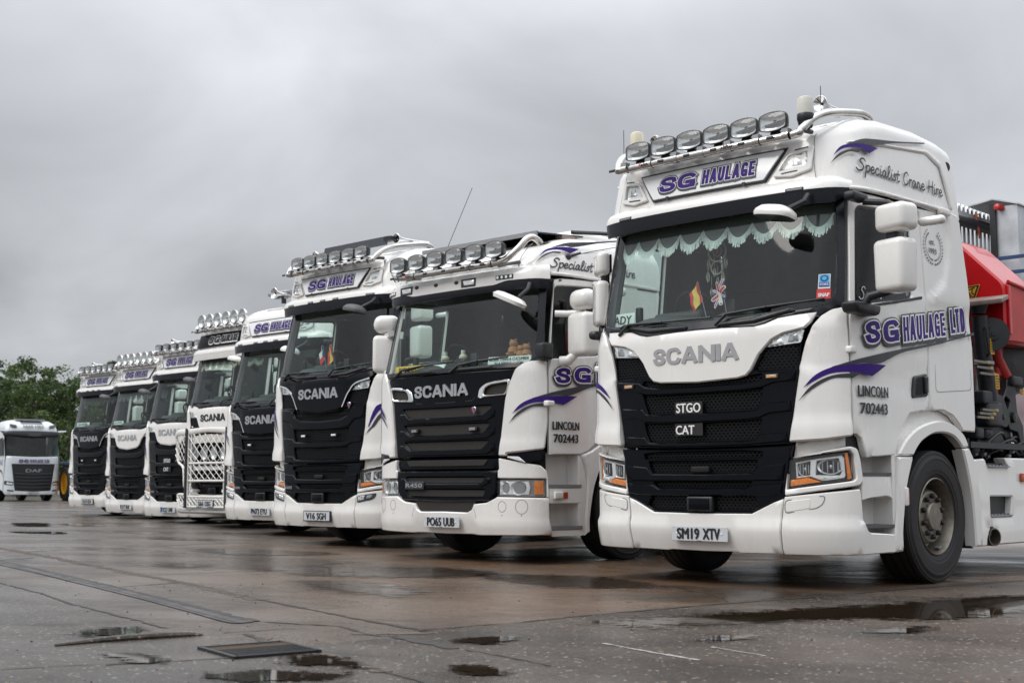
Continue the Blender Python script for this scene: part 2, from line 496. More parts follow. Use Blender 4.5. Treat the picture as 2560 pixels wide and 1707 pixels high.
def sideplane(x0):
    def f(y, z):
        y = np.asarray(y, float); z = np.asarray(z, float)
        return np.stack([np.full_like(y, x0), y, z], -1)
    return f
def frontplane(y0, x0=0.0, lean=0.0):
    def f(x, z):
        x = np.asarray(x, float); z = np.asarray(z, float)
        return np.stack([x + x0, y0 + lean * z, z], -1)
    return f
sstep = lambda a, b, x: (lambda t: t * t * (3 - 2 * t))(np.clip((x - a) / (b - a), 0, 1))

MC = {}
class Truck:
    def __init__(s, root, S=False, drop=0.0): s.root, s.S, s.drop = root, S, drop
    def part(s, name, key, fn, parent=None, label=None, fixed=False):
        if key not in MC: MC[key] = fn(name)
        me = MC[key]
        if s.S:
            if key + '|S' not in MC:
                z = np.empty(len(me.vertices) * 3); me.vertices.foreach_get('co', z)
                if z[2::3].max() > 1.49:
                    z[2::3] += .15 * np.clip((z[2::3] - 1.49) / .095, 0, 1)
                    m2 = me.copy(); m2.vertices.foreach_set('co', z); m2.update(); MC[key + '|S'] = m2
                else: MC[key + '|S'] = me
            me = MC[key + '|S']
        o = link(name, me, parent or s.root)
        if parent is None and not fixed: o.location.z = -s.drop
        if label: o['label'] = label
        return o

def one(VF, mat): return lambda name: MB().add(*VF(), mat).mesh(name)

# ---- outlines (right half or right side), metres on the cab surface
LOGO_PANEL = sym([(0, 1.968), (.21, 1.966), (.51, 1.953), (.60, 1.972), (.70, 2.008), (.85, 2.022), (1.0, 2.032), (.962, 1.96), (.916, 1.917), (.744, 1.887), (.652, 1.847), (.60, 1.797), (.547, 1.741), (.482, 1.63), (.438, 1.588), (.363, 1.572), (0, 1.558)])
CORNER = rnd([(1.205, 2.068), (1.109, 2.050), (1.034, 2.002), (.966, 1.917), (.921, 1.819), (.895, 1.73), (.869, 1.627), (.873, 1.60), (.832, 1.37), (.788, 1.08), (1.04, 1.092), (1.227, 1.120), (1.230, 1.3), (1.231, 1.67), (1.227, 1.9), (1.218, 2.05)], .02)
GLASS = sym([(0, 2.89), (1.10, 2.885), (1.135, 2.44), (1.132, 2.28), (1.128, 2.18, .05), (1.085, 2.10, .05), (.99, 2.077), (.7, 2.052), (0, 2.045)])
SURROUND = sym([(0, 2.93), (1.172, 2.93), (1.196, 2.44), (1.200, 2.18), (1.204, 2.077), (1.10, 2.055), (1.02, 2.012), (.99, 2.038), (.85, 2.028), (.69, 2.012), (.59, 1.978), (.51, 1.960), (.21, 1.973), (0, 1.975)])
UPPER_GRILLE = sym([(0, 1.60), (.45, 1.62), (.55, 1.76), (.60, 1.795), (.885, 1.815), (.864, 1.6), (.868, 1.58), (.826, 1.37), (.776, 1.12), (.79, 1.066), (.35, 1.052), (0, 1.050)])
LOWER_GRILLE = sym([(0, 1.040), (.35, 1.042), (.80, 1.056), (.774, .965), (.745, .75), (.722, .672), (.644, .648), (.457, .562), (0, .556)])
ROW0 = sym([(0, 1.562), (.37, 1.566), (.46, 1.585), (.555, 1.597), (.572, 1.57), (.53, 1.548), (.40, 1.533), (0, 1.527)])
ROW1 = sym([(0, 1.470), (.40, 1.474), (.568, 1.490), (.552, 1.42), (.517, 1.332, .02), (.40, 1.325), (0, 1.320)])
ROW2 = sym([(0, 1.243), (.40, 1.247), (.553, 1.258), (.535, 1.17), (.500, 1.105, .02), (.40, 1.099), (0, 1.095)])
ROW3 = sym([(0, 1.025), (.40, 1.024), (.56, 1.012), (.552, .972), (0, .965)])
ROW4 = sym([(0, .950), (.512, .952), (.500, .90), (.474, .858, .015), (0, .852)])
ROW5 = sym([(0, .790), (.462, .790), (.45, .765), (.405, .744, .015), (0, .741)])
ROW6 = sym([(0, .677), (.480, .684), (.516, .61), (.462, .573), (0, .567)])
TRI = [(.598, 1.783), (.872, 1.805), (.858, 1.627), (.544, 1.615), (.503, 1.626)]
LAMP = rnd([(.600, 1.789), (.642, 1.840), (.734, 1.882), (.910, 1.912), (.880, 1.812)], .012)
BUMP_C = sym([(0, .548), (.457, .553), (.648, .640), (.720, .664), (.704, .552), (.690, .30), (.69, .272), (0, .262)])
BUMP_S = [(.729, .680), (1.292, .738, .02), (1.301, .662), (1.310, .517), (1.322, .477), (1.350, .424, .03), (1.662, .405), (1.640, .272), (.70, .268), (.70, .30), (.714, .55)]
HEAD = rnd([(.752, .738), (.772, .955), (1.213, 1.012), (1.237, .985), (1.253, .818), (1.235, .802)], .012)
HEAD_SUR = rnd([(.777, .962), (1.218, 1.046), (1.275, 1.028), (1.297, .958), (1.319, .808), (1.288, .764), (.733, .688), (.738, .73)], .02)
LOWBLOCK = [(.805, 1.09), (1.213, 1.125), (1.213, 1.03), (.780, .955)]

def honeycomb(out, mb, surf, off, cell=.037, mat='mesh_black', holes=()):
    """expanded hexagonal mesh filling an outline, with a dark back"""
    P = [p[:2] for p in out]; A = np.array(P); lo, hi = A.min(0), A.max(0)
    hx, hz = cell, cell * .74
    V, F = [], []
    row = 0; z = lo[1]
    while z < hi[1] + hz:
        x = lo[0] + (hx * .5 if row % 2 else 0)
        while x < hi[0] + hx:
            V.append((x, z)); x += hx
        row += 1; z += hz * .78
    C_ = np.array(V); C_ = C_[pip(C_, P)]
    vv, ff = [], []
    hexo = np.array([(.5, .20), (.5, -.20), (0, -.5), (-.5, -.20), (-.5, .20), (0, .5)]) * np.array((hx, hz * 1.06))
    for c in C_:
        b = len(vv)
        vv += [tuple(c + h) for h in hexo] + [tuple(c + h * .78) for h in hexo]
        for k in range(6):
            q = (k + 1) % 6; ff.append((b + q, b + k, b + 6 + k, b + 6 + q))
    ff = [f[::-1] for f in ff]
    if vv:
        V3, F3 = shell(vv, ff, surf, off, .008); mb.add(V3, F3, mat)
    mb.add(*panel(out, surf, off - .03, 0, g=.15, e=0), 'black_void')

def slat(mb, half, off, surf, mat='black_gloss'):
    mb.add(*panel(sym(half), surf, off, .05, g=.03, e=.008), mat)

# ---------------------------------------------------------------- shared part meshes of the new-generation cab
def p_logo_panel(mat):
    def f(name):
        mb = MB()
        rel = lambda s, z: .010 * (sstep(.62, .50, abs(s)) * sstep(1.99, 1.93, z))
        return mb.add(*panel(LOGO_PANEL, Bc, .018, .03, g=.045, e=.010, relief=rel), mat).mesh(name)
    return f
def p_corner(sg):
    def f(name):
        rel = lambda s, z: .020 * sstep(1.30, 1.16, z) - .012 * sstep(1.60, 1.68, z) * sstep(1.0, .93, abs(s) - .0 * z) + .012 * sstep(1.62, 1.58, z) * sstep(.86, .97, abs(s))
        return MB().add(*panel(CORNER if sg > 0 else mir(CORNER), Bc, .022, .04, g=.04, e=.012, relief=rel), 'white_paint').mesh(name)
    return f
def p_surround(name):
    return MB().add(*panel(SURROUND, Bc, .008, .03, [GLASS], g=.06, e=.006), 'visor_black').mesh(name)
def p_glass(name): return MB().add(*panel(GLASS, Bc, .0, 0, g=.10, e=0), 'windscreen_glass').mesh(name)
def p_upper_grille(name):
    mb = MB()
    mb.add(*panel(UPPER_GRILLE, Bc, .0, .05, [ROW0, ROW1, ROW2, TRI, mir(TRI)], g=.07, e=.006), 'black_gloss')
    slat(mb, [(0, 1.525), (.40, 1.531), (.54, 1.549), (.60, 1.585), (.84, 1.605), (.83, 1.535), (.66, 1.525), (.56, 1.494), (.40, 1.481), (0, 1.477)], .016, Bc)
    slat(mb, [(0, 1.316), (.40, 1.320), (.52, 1.328), (.565, 1.37), (.79, 1.385), (.80, 1.31), (.62, 1.298), (.54, 1.268), (.40, 1.256), (0, 1.252)], .016, Bc)
    slat(mb, [(0, 1.091), (.40, 1.095), (.50, 1.102), (.545, 1.145), (.75, 1.155), (.762, 1.085), (.35, 1.063), (0, 1.06)], .016, Bc)
    return mb.mesh(name, 30)
def p_lower_grille(name):
    mb = MB()
    mb.add(*panel(LOWER_GRILLE, Bc, .006, .05, [ROW3, ROW4, ROW5, ROW6], g=.07, e=.006), 'black_gloss')
    slat(mb, [(0, .847), (.47, .853), (.52, .905), (.74, .925), (.72, .80), (.50, .798), (0, .795)], .022, Bc)
    slat(mb, [(0, .736), (.41, .739), (.47, .77), (.72, .782), (.705, .70), (.62, .688), (0, .684)], .020, Bc)
    mb.rbox((0, -.005, .622), (.24, .05, .112), .012, 'black_plastic')
    mb.rbox((0, -.03, .622), (.19, .012, .085), .004, 'black_gloss')
    mb.rbox((.0, .0, .885), (.17, .03, .05), .012, 'black_void')
    return mb.mesh(name, 30)
def p_mesh(outs, off=-.022):
    def f(name):
        mb = MB()
        for o in outs: honeycomb(o, mb, Bc, off)
        return mb.mesh(name, 0)
    return f
def p_lamp(sg):
    def f(name):
        mb = MB(); o = LAMP if sg > 0 else mir(LAMP)
        mb.add(*panel(o, Bc, -.012, .0, g=.02, e=0, relief=lambda s, z: .008 * np.sin(s * 170) * np.cos(z * 60)), 'reflector')
        mb.add(*panel([(.62 * sg, 1.800), (.66 * sg, 1.835), (.72 * sg, 1.86), (.75 * sg, 1.815)], Bc, -.002, .01, g=.03, e=.008), 'reflector')
        mb.add(*panel([(.77 * sg, 1.82), (.79 * sg, 1.875), (.86 * sg, 1.89), (.86 * sg, 1.825)], Bc, -.004, .01, g=.03, e=.008), 'silver_letter')
        mb.add(*panel(o, Bc, .012, .02, g=.04, e=.006), 'lens_glass')
        return mb.mesh(name)
    return f
def p_headlight(sg):
    M = (lambda P: ccw(P)) if sg > 0 else mir
    def f(name):
        mb = MB()
        mb.add(*panel(M(HEAD), Bc, -.035, .0, g=.05, e=0), 'black_plastic')
        mb.add(*panel(M([(.812, .815), (.808, .930), (.93, .952), (1.166, .982), (1.186, .962), (1.193, .835), (1.18, .817), (1.01, .797), (.92, .826)]), Bc, -.022, .02, [M([(.965, .838), (.975, .94), (1.14, .958), (1.160, .86), (1.15, .838)]), M([(.825, .828), (.822, .918), (.925, .938), (.918, .838)])], g=.03, e=.006), 'reflector')
        # reflector bowls
        for (cx, cz, rx, rz) in ((1.06, .898, .092, .056), (.873, .880, .050, .052)):
            rings = []
            for k, (q, dp) in enumerate(((1, -.024), (.8, -.045), (.45, -.07), (.12, -.08))):
                s = np.array([cx + rx * q * math.cos(t * math.pi / 10) for t in range(20)]) * sg; z = np.array([cz + rz * q * math.sin(t * math.pi / 10) for t in range(20)])
                P = Bc(s, z); P[:, 1] -= dp; rings.append([tuple(p) for p in P])
            mb.loft(rings, 'reflector', cap1=True)
            P = Bc(np.array([cx * sg]), np.array([cz]))[0]
            mb.lathe([(.018, -.03), (.022, -.005), (.014, .012), (0, .016)], 'hydraulic_steel', (P[0], P[1] + .045, P[2]), (0, -1, 0), 12)
            for q in (-.6, -.2, .25, .6):
                P = Bc(np.array([(cx + rx * q) * sg]), np.array([cz]))[0]
                mb.box((P[0], P[1] + .035, P[2]), (.006, .02, rz * 1.5 * math.sqrt(1 - q * q)), 'silver_letter')
        mb.add(*panel(M([(1.0, .806), (1.18, .822), (1.182, .834), (.99, .825)]), Bc, -.012, .01, g=.05, e=.004), 'reflector')
        mb.add(*panel(M([(.772, .756), (.774, .802), (.906, .819), (1.008, .789)]), Bc, -.006, .02, g=.02, e=.004), 'amber')
        mb.add(*panel(M([(1.184, .998), (1.206, .998), (1.234, .815), (1.205, .808), (1.196, .90)]), Bc, -.006, .02, g=.03, e=.003), 'amber')
        mb.add(*panel(M(HEAD), Bc, .008, .03, g=.05, e=.006), 'lens_glass')
        return mb.mesh(name)
    return f
def p_head_surround(sg):
    M = (lambda P: ccw(P)) if sg > 0 else mir
    def f(name):
        mb = MB()
        hole = M([(.748, .732), (.768, .962), (1.214, 1.018), (1.242, .99), (1.259, .813), (1.238, .796)])
        outer = M(HEAD_SUR)
        mb.add(*panel(outer, Bc, .018, .05, [hole], g=.05, e=.008), 'white_paint')
        mb.add(*panel(M(LOWBLOCK), Bc, -.05, .03, g=.06, e=.006), 'white_paint')
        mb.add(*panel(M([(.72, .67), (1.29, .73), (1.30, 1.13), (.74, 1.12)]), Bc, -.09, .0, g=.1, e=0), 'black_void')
        mb.add(*panel(M([(1.21, 1.03), (1.21, 1.13), (1.31, 1.13), (1.34, .96), (1.30, .96)]), Bc, -.05, .0, g=.1, e=0), 'black_plastic')
        return mb.mesh(name)
    return f
_bumprel = lambda s, z: .016 * sstep(.512, .495, z) * sstep(.30, .33, abs(s))
def p_bumper(name):
    mb = MB()
    mb.add(*panel(BUMP_C, Bc, .012, .06, g=.045, e=.008, relief=_bumprel), 'white_paint')
    for M in (ccw, mir):
        mb.add(*panel(M(rnd(BUMP_S, .012)), Bc, .014, .06, g=.045, e=.008, relief=_bumprel), 'white_paint')
    # underside
    for z, in ((.272,),):
        s = np.linspace(-1.62, 1.62, 41); P = Bc(s, np.full(41, z)); P[:, 1] += .02; P[:, 0] *= .985; P[:, 2] += .012; Q = P.copy(); Q[:, 1] = np.maximum(Q[:, 1], .5) ; Q[:, 0] *= .96
        mb.loft([[tuple(p) for p in P], [tuple(p) for p in Q]], 'black_plastic', closed=False)
    return mb.mesh(name)
def p_fog(sg, lamp):
    M = ccw if sg > 0 else mir
    def f(name):
        mb = MB()
        O = rnd([(.735, .560), (.735, .652), (1.038, .690), (1.02, .632), (.975, .600)], .03)
        if lamp:
            mb.add(*panel(M(O), Bc, .018, .01, g=.04, e=.006), 'black_plastic')
            mb.add(*panel(M([(.75, .58), (.75, .642), (.87, .662), (.86, .602)]), Bc, .022, .01, g=.02, e=.01, relief=lambda s, z: .006 * np.sin(s * 190)), 'reflector')
            mb.add(*panel(M([(.88, .61), (.89, .658), (.99, .674), (.96, .624)]), Bc, .022, .01, g=.02, e=.01), 'silver_letter')
            mb.add(*panel(M(O), Bc, .032, .01, g=.06, e=.006), 'lens_glass')
        else:
            c = M(O); c = [p[:2] for p in c]; mb.add(*frib(c + [c[0]], .005, Bc, .0165), 'tread_grey')
            mb.add(*panel(M(rnd([(.742, .567), (.742, .646), (.93, .668), (.925, .598)], .012)), Bc, .017, .004, g=.05, e=.003), 'white_paint')
        return mb.mesh(name)
    return f
# ---- visor, roof
def p_visor(white):
    def f(name):
        S_ = np.linspace(-1.215, 1.215, 61); mb = MB()
        tp = 1 - .55 * sstep(1.06, 1.215, abs(S_)); up = sstep(1.07, 1.215, abs(S_))
        def ring(o, z, lift=0.0):
            P = Bc(S_, np.full_like(S_, 2.95)); q = Bc(S_ + 2e-2, np.full_like(S_, 2.95)) - Bc(S_ - 2e-2, np.full_like(S_, 2.95))
            n = np.stack([q[:, 1], -q[:, 0]], -1); n /= np.linalg.norm(n, axis=1)[:, None]
            P[:, :2] += n * (o * tp)[:, None] ; P[:, 2] = z + lift * up
            return [tuple(p) for p in P]
        bl = 2.862; mid = 2.975
        mb.loft([ring(-.02, mid, .01), ring(-.02, 3.10, -.01), ring(.06, 3.082, -.02), ring(.115, 3.055, -.02), ring(.14, 3.02, -.01), ring(.146, mid, .01)][::-1], 'white_paint', closed=False)
        mb.loft([ring(.143, mid, .01), ring(.138, 2.92, .045), ring(.130, bl, .09), ring(.118, bl, .09), ring(.112, 2.93, .045), ring(-.02, mid, .01)], 'white_paint' if white else 'visor_black', closed=False)
        return mb.mesh(name, 35)
    return f
def p_visor_lamp(s0, s1, z0=2.972, z1=2.998, off=.149):
    def f(name):
        mb = MB(); V = panel(rnd([(s0, z0), (s1, z0), (s1, z1), (s0, z1)], .006), mksurf([(2.9, .225), (3.1, .225)], WZ), off, .012, g=.05, e=.003)
        mb.add(*V, 'decal_grey'); mb.add(*panel([(s0 + .012, z0 + .007), (s1 - .012, z0 + .007), (s1 - .012, z1 - .007), (s0 + .012, z1 - .007)], mksurf([(2.9, .225), (3.1, .225)], WZ), off + .002, .002, g=.05, e=0), 'tread_alu')
        return mb.mesh(name)
    return f
def ztop(y): return np.interp(y, [.2, .35, .55, .85, 1.5, 1.9, 2.1], [3.52, 3.565, 3.615, 3.655, 3.69, 3.675, 3.64])
def roofshell(mb, surf, zlow, ztopf, mat, smax=3.10, inset=((0, None), (0, -.15), (.008, -.10), (.028, -.05), (.065, -.018), (.13, -.002), (.30, .008), (.62, .018)), nS=91):
    S_ = np.concatenate([-np.linspace(0.0001, smax, nS)[::-1], np.linspace(0.0001, smax, nS)])
    base = surf(S_, np.full_like(S_, zlow)); zt = ztopf(base[:, 1])
    rings = []
    for ins, dz in inset:
        z = np.full_like(S_, zlow) if dz is None else zt + dz
        P = surf(S_, z); q = surf(S_ + 3e-2, z) - surf(S_ - 3e-2, z); n = np.stack([q[:, 1], -q[:, 0], 0 * z], -1); n /= np.linalg.norm(n, axis=1)[:, None] + 1e-9
        w_ = np.clip(1 - abs(S_) * 0, 0, 1)
        P = P - n * ins
        P[:, 2] = z; rings.append([tuple(p) for p in P])
        # rear edge falls away
    mb.loft(rings, mat, closed=False)
    last = rings[-1]; n = len(last); V = last; F = []
    for i in range(n // 2 - 1): F.append((i, i + 1, n - 2 - i, n - 1 - i))
    mb.add(V, F, mat)
    # back wall
    bk = [r[0] for r in rings] + [r[-1] for r in rings][::-1]
    mb.add(bk, [tuple(range(len(bk)))], mat)
def p_roof(name):
    mb = MB(); roofshell(mb, Br, 2.985, ztop, 'white_paint')
    # rolled gutter edge along both sides
    for sg in (1, -1):
        s = np.linspace(1.24, 3.0, 30) * sg; z = np.interp(abs(s), [1.24, 2.7, 3.0], [2.985, 3.02, 2.99])
        P = Br(s, z); mb.tube([(p[0] + .006 * sg, p[1], p[2]) for p in P], .020, 'white_paint', 8)
        # soft raised shoulder on the upper side panel
        V = panel(rnd([(1.25 * sg, 3.365), (2.60 * sg, 3.515), (2.86 * sg, 3.45), (2.98 * sg, 3.05), (2.93 * sg, 3.05), (2.81 * sg, 3.40), (2.56 * sg, 3.475), (1.25 * sg, 3.340)], .03), Br, .012, .014, g=.04, e=.012)
        mb.add(*V, 'white_paint')
    # joint between fascia and side shells
    for sg in (1, -1):
        mb.add(*frib([(sg * x, z) for x, z in crv([(1.0, 3.05), (.985, 3.2), (.985, 3.38), (1.0, 3.43)], 5)], .005, Br, .003), 'tread_grey')
    return mb.mesh(name, 45)
SIGN = [(-.735, 3.325), (-.560, 3.108), (.560, 3.108), (.735, 3.325)]
def p_sign(board='sign_white'):
    def f(name):
        mb = MB(); O = rnd(SIGN, .012)
        if board == 'black_gloss': return mb.add(*panel(rnd([(-.93, 3.335), (-1.0, 3.095), (1.0, 3.095), (.93, 3.335)], .012), Br, .016, .014, g=.08, e=.003), board).mesh(name)
        mb.add(*panel([(-.765, 3.345), (-.572, 3.093), (.572, 3.093), (.765, 3.345)], Br, .010, .02, g=.08, e=.006), 'black_plastic')
        mb.add(*panel(O, Br, .016, .01, g=.08, e=.003), board)
        for x in (-.42, .36): mb.add(*panel([(x, 3.085), (x + .03, 3.085), (x + .03, 3.115), (x, 3.115)], Br, .024, .012, g=.04, e=.004), 'black_plastic')
        return mb.mesh(name)
    return f
BG = {'S': [[(.98, .74), (.88, .93), (.5, 1), (.13, .92), (.03, .73), (.25, .57), (.72, .45), (.97, .26), (.87, .07), (.5, 0), (.12, .06), (0, .25)]],
      'C': [[(1, .80), (.85, .97), (.5, 1), (.14, .90), (0, .5), (.14, .10), (.5, 0), (.85, .03), (1, .20)]],
      'G': [[(.97, .86), (.82, .98), (.5, 1), (.14, .90), (0, .5), (.14, .10), (.5, 0), (.82, .03), (1, .16)], [(1, .02), (1, .38)], [(.96, .38), (.60, .38)]],
      'A': [[(.03, 0), (.46, 1)], [(.54, 1), (.97, 0)], [(.22, .26), (.78, .26)]], 'N': [[(0, 0), (0, 1)], [(.03, 1), (.97, 0)], [(1, 0), (1, 1)]],
      'I': [[(.5, 0), (.5, 1)]], 'H': [[(0, 0), (0, 1)], [(1, 0), (1, 1)], [(0, .5), (1, .5)]], 'U': [[(0, 1), (0, .55), (.02, .22), (.22, .02), (.5, 0), (.78, .02), (.98, .22), (1, .55), (1, 1)]],
      'L': [[(0, 1), (0, 0)], [(0, 0), (1, 0)]], 'E': [[(0, 0), (0, 1)], [(0, 1), (1, 1)], [(0, .5), (.9, .5)], [(0, 0), (1, 0)]],
      'T': [[(0, 1), (1, 1)], [(.5, 1), (.5, 0)]], 'D': [[(0, 0), (0, 1)], [(0, 1), (.4, 1), (.85, .88), (1, .5), (.85, .12), (.4, 0), (0, 0)]],
      'P': [[(0, 0), (0, 1)], [(0, 1), (.6, 1), (.98, .9), (.98, .6), (.6, .48), (0, .48)]], 'R': [[(0, 0), (0, 1)], [(0, 1), (.6, 1), (.98, .9), (.98, .62), (.6, .48), (0, .48)], [(.5, .48), (1, 0)]], 'B': [[(0, 0), (0, 1)], [(0, 1), (.6, 1), (.92, .9), (.9, .6), (.6, .52), (0, .52)], [(.6, .52), (1, .4), (1, .1), (.6, 0), (0, 0)]]}
def sqrib(P, w, wz=None):
    """butt-ended stroke; wz: thinner horizontals"""
    if wz:
        k = wz / w; V, F = sqrib([(p[0] * k, p[1]) for p in P], wz); return [np.array((v[0] / k, v[1])) for v in V], F
    P = [np.array(p, float) for p in P]
    a, b = P[0] - P[1], P[-1] - P[-2]; a /= np.linalg.norm(a); b /= np.linalg.norm(b)
    P = [P[0] + a * w / 2] + P[1:-1] + [P[-1] + b * w / 2]; V, F = [], []
    if len(P) == 2: P = [P[0] + (P[1] - P[0]) * k / 8 for k in range(9)]
    for i in range(len(P)):
        t = P[min(i + 1, len(P) - 1)] - P[max(i - 1, 0)]; t /= np.linalg.norm(t) + 1e-12; n = np.array((-t[1], t[0]))
        V += [P[i] + n * w / 2, P[i] - n * w / 2]
    for i in range(len(P) - 1): F.append((2 * i, 2 * i + 1, 2 * i + 3, 2 * i + 2))
    return V, F
def block_strokes(txt, x0, x1, z0, z1, w, gap, shear=0.0, wz=None):
    """centre lines of heavy lettering filling a rectangle, stroke width w"""
    wt = [.0 if c == 'I' else (.88 if c in 'LEST' else (1.12 if c in 'AN' else 1.0)) for c in txt]
    nI = sum(c == 'I' for c in txt); free = (x1 - x0) - gap * (len(txt) - 1) - nI * w; u = free / max(sum(wt), .01); x = x0; out = []
    for c, k in zip(txt, wt):
        lw = w if c == 'I' else u * k; wv = wz or w; cx0, cw, cz0, ch = x + w / 2, lw - w, z0 + wv / 2, (z1 - z0) - wv
        for P in BG[c]:
            Q = crv(P, 5) if len(P) > 2 else P
            out.append([(cx0 + p[0] * cw + shear * (p[1] * ch), cz0 + p[1] * ch) for p in Q])
        x += lw + gap
    return out
def outlined(mb, surf, off, items, slope=0.0, cols=('decal_grey', 'decal_white', 'purple'), drop=.010, rim=(.0145, .0058)):
    """heavy lettering with a white line and a dark, dropped outline; items: (text, x0, x1, z0, z1, shear, stroke, gap)"""
    n = 0
    for k, (ext, col) in enumerate(((rim[0], cols[0]), (rim[1], cols[1]), (0, cols[2]))):
        for t, x0, x1, z0, z1, sh, wd, gap, wz in items:
            for P in block_strokes(t, x0, x1, z0, z1, wd, gap, sh, wz):
                for dz in ((0, -drop * .5, -drop) if k == 0 else (0,)):
                    V, F = sqrib(P, wd + 2 * ext, wz + 2 * ext); V = np.array(V); V[:, 1] += slope * (V[:, 0] - items[0][1]) + dz
                    V, F, = V, F
                    mb.add(*shell(V, F, surf, off + k * .0016 + .00002 * (n % 60)), col); n += 1
def put_text(mb, t, x0, x1, z0, z1, sh, bd, surf, off, mat, depth=0.0):
    """lettering stretched to a rectangle, made bolder by shifted copies"""
    V, F = fit_text(t, x0, x1, z0, z1, sh, 0.0); d = bd * (z1 - z0)
    for k, (a, b) in enumerate(((0, 0), (d, 0), (-d, 0), (0, d * .5), (0, -d * .5))):
        if k and not bd: break
        mb.add(*shell(V + np.array((a, b)), F, surf, off + .0003 * k, depth), mat)
def p_sign_text(cols=('decal_grey', 'decal_white', 'purple')):
    def f(name):
        mb = MB()
        outlined(mb, Br, .019, [('S', -.500, -.320, 3.155, 3.279, .10, .050, 0, .029), ('G', -.303, -.110, 3.155, 3.279, .06, .053, 0, .030), ('HAULAGE', -.040, .478, 3.158, 3.276, .08, .0285, .010, .024)], cols=cols)
        return mb.mesh(name, 0)
    return f
def p_spot(sg):
    M = ccw if sg > 0 else mir
    def f(name):
        mb = MB()
        mb.add(*panel(M(rnd([(.635, 3.118), (.80, 3.100), (.965, 3.140), (.985, 3.335), (.775, 3.300)], .02)), Br, .012, .02, [M([(.695, 3.160), (.775, 3.268), (.928, 3.288), (.928, 3.172)])], g=.05, e=.006), 'white_paint')
        O = M(rnd([(.695, 3.160), (.775, 3.268), (.928, 3.288), (.928, 3.172)], .012))
        mb.add(*panel(O, Br, -.02, 0, g=.025, e=0, relief=lambda s, z: .012 * np.sin(s * 120 + z * 60)), 'reflector')
        mb.add(*panel(M([(.79, 3.185), (.815, 3.255), (.885, 3.262), (.885, 3.19)]), Br, -.006, .012, g=.03, e=.012), 'silver_letter')
        mb.add(*panel(O, Br, .010, .02, g=.05, e=.005), 'lens_glass')
        for q in ([(.83, 3.308), (.935, 3.320)], [(.72, 3.132), (.85, 3.140)]): mb.add(*frib([(x * sg, z) for x, z in q], .010, Br, .0145), 'black_ink')
        return mb.mesh(name)
    return f
# ---- cab sides
WIN = rnd([(1.262, 2.83), (1.29, 2.862), (1.56, 2.866), (2.05, 2.905), (2.082, 2.87), (2.102, 2.24), (2.08, 2.212), (1.315, 2.092), (1.288, 2.115)], .03)
DOOR = [(1.247, 1.140), (1.241, 1.7), (1.236, 2.06), (1.222, 2.44), (1.196, 2.97), (1.32, 2.965), (2.15, 2.965), (2.262, 2.93), (2.328, 2.25), (2.330, 1.345), (2.2, 1.340), (2.0, 1.315), (1.9, 1.23), (1.81, 1.13), (1.715, .990), (1.36, .968, .02), (1.335, 1.02), (1.31, 1.11, .03), (1.275, 1.138)]
def _door_rel(s, z):
    a = abs(s)
    return .010 * sstep(1.16, 1.06, z) * sstep(1.95, 1.7, a) + .012 * sstep(.06, .0, abs(z - (2.075 + .155 * (a - 1.3)) + .02))  - .010 * sstep(0, .05, (1.60 + .13 * (a - 1.3)) - z) * sstep(1.42, 1.52, z)
def p_door(sg):
    M = ccw if sg > 0 else mir
    def f(name): return MB().add(*panel(M(DOOR), Bc, .010, .05, [M(WIN)], g=.055, e=.008, relief=_door_rel), 'white_paint').mesh(name)
    return f
def p_door_glass(sg):
    M = ccw if sg > 0 else mir
    def f(name):
        mb = MB(); mb.add(*panel(M(WIN), Bc, -.004, 0, g=.12, e=0), 'side_glass')
        V, F, d = cdt2(M(WIN), [M([(1.285, 2.82), (1.30, 2.842), (1.56, 2.848), (2.03, 2.885), (2.06, 2.86), (2.08, 2.25), (2.07, 2.235), (1.33, 2.115), (1.305, 2.13)])], .08, 0)
        mb.add(*shell(V, F, Bc, -.001), 'black_plastic')
        return mb.mesh(name)
    return f
def p_sill(sg):
    def f(name): return MB().add(*panel(rnd((ccw if sg > 0 else mir)([(1.46, 2.084), (2.255, 2.224), (2.255, 2.247), (1.46, 2.107)]), .006), Bc, .026, .02, g=.08, e=.004), 'black_plastic').mesh(name)
    return f
REAR = [(2.342, 1.350), (2.340, 2.25), (2.275, 2.93), (2.20, 2.972), (2.80, 3.005), (3.00, 2.99), (3.03, 2.95), (3.11, 2.49), (3.155, 2.14), (3.158, 1.200), (2.922, 1.202), (2.85, 1.262), (2.744, 1.322), (2.58, 1.357)]
def _rear_rel(s, z):
    a = abs(s)
    edge = np.interp(z, [2.15, 2.24, 2.29, 2.41, 2.6, 2.79, 2.94, 3.05], [2.1, 2.30, 2.50, 2.67, 2.76, 2.80, 2.79, 2.70])
    return .030 * np.where(z > 2.15, sstep(-.035, .045, a - edge), sstep(2.15, 2.05, z) * 0 + 1) * sstep(1.35, 1.45, z) * np.where(z > 2.15, 1, sstep(2.30, 2.42, a)*.35 + .3)
def p_rear(sg):
    M = ccw if sg > 0 else mir
    def f(name):
        mb = MB()
        mb.add(*panel(M(REAR), Bc, .010, .05, g=.035, e=.010, relief=lambda s, z: .028 * sstep(2.12, 2.30, z) * sstep(-.03, .04, abs(s) - np.interp(z, [2.10, 2.24, 2.29, 2.41, 2.6, 2.79, 2.94, 3.05], [2.36, 2.36, 2.50, 2.67, 2.76, 2.80, 2.79, 2.70]))), 'white_paint')
        c = rnd(M([(2.449, 2.014), (3.10, 2.034), (3.10, 1.545), (2.449, 1.496)]), .05)
        mb.add(*frib(c + [c[0]], .004, Bc, .0125), 'tread_grey')
        return mb.mesh(name)
    return f
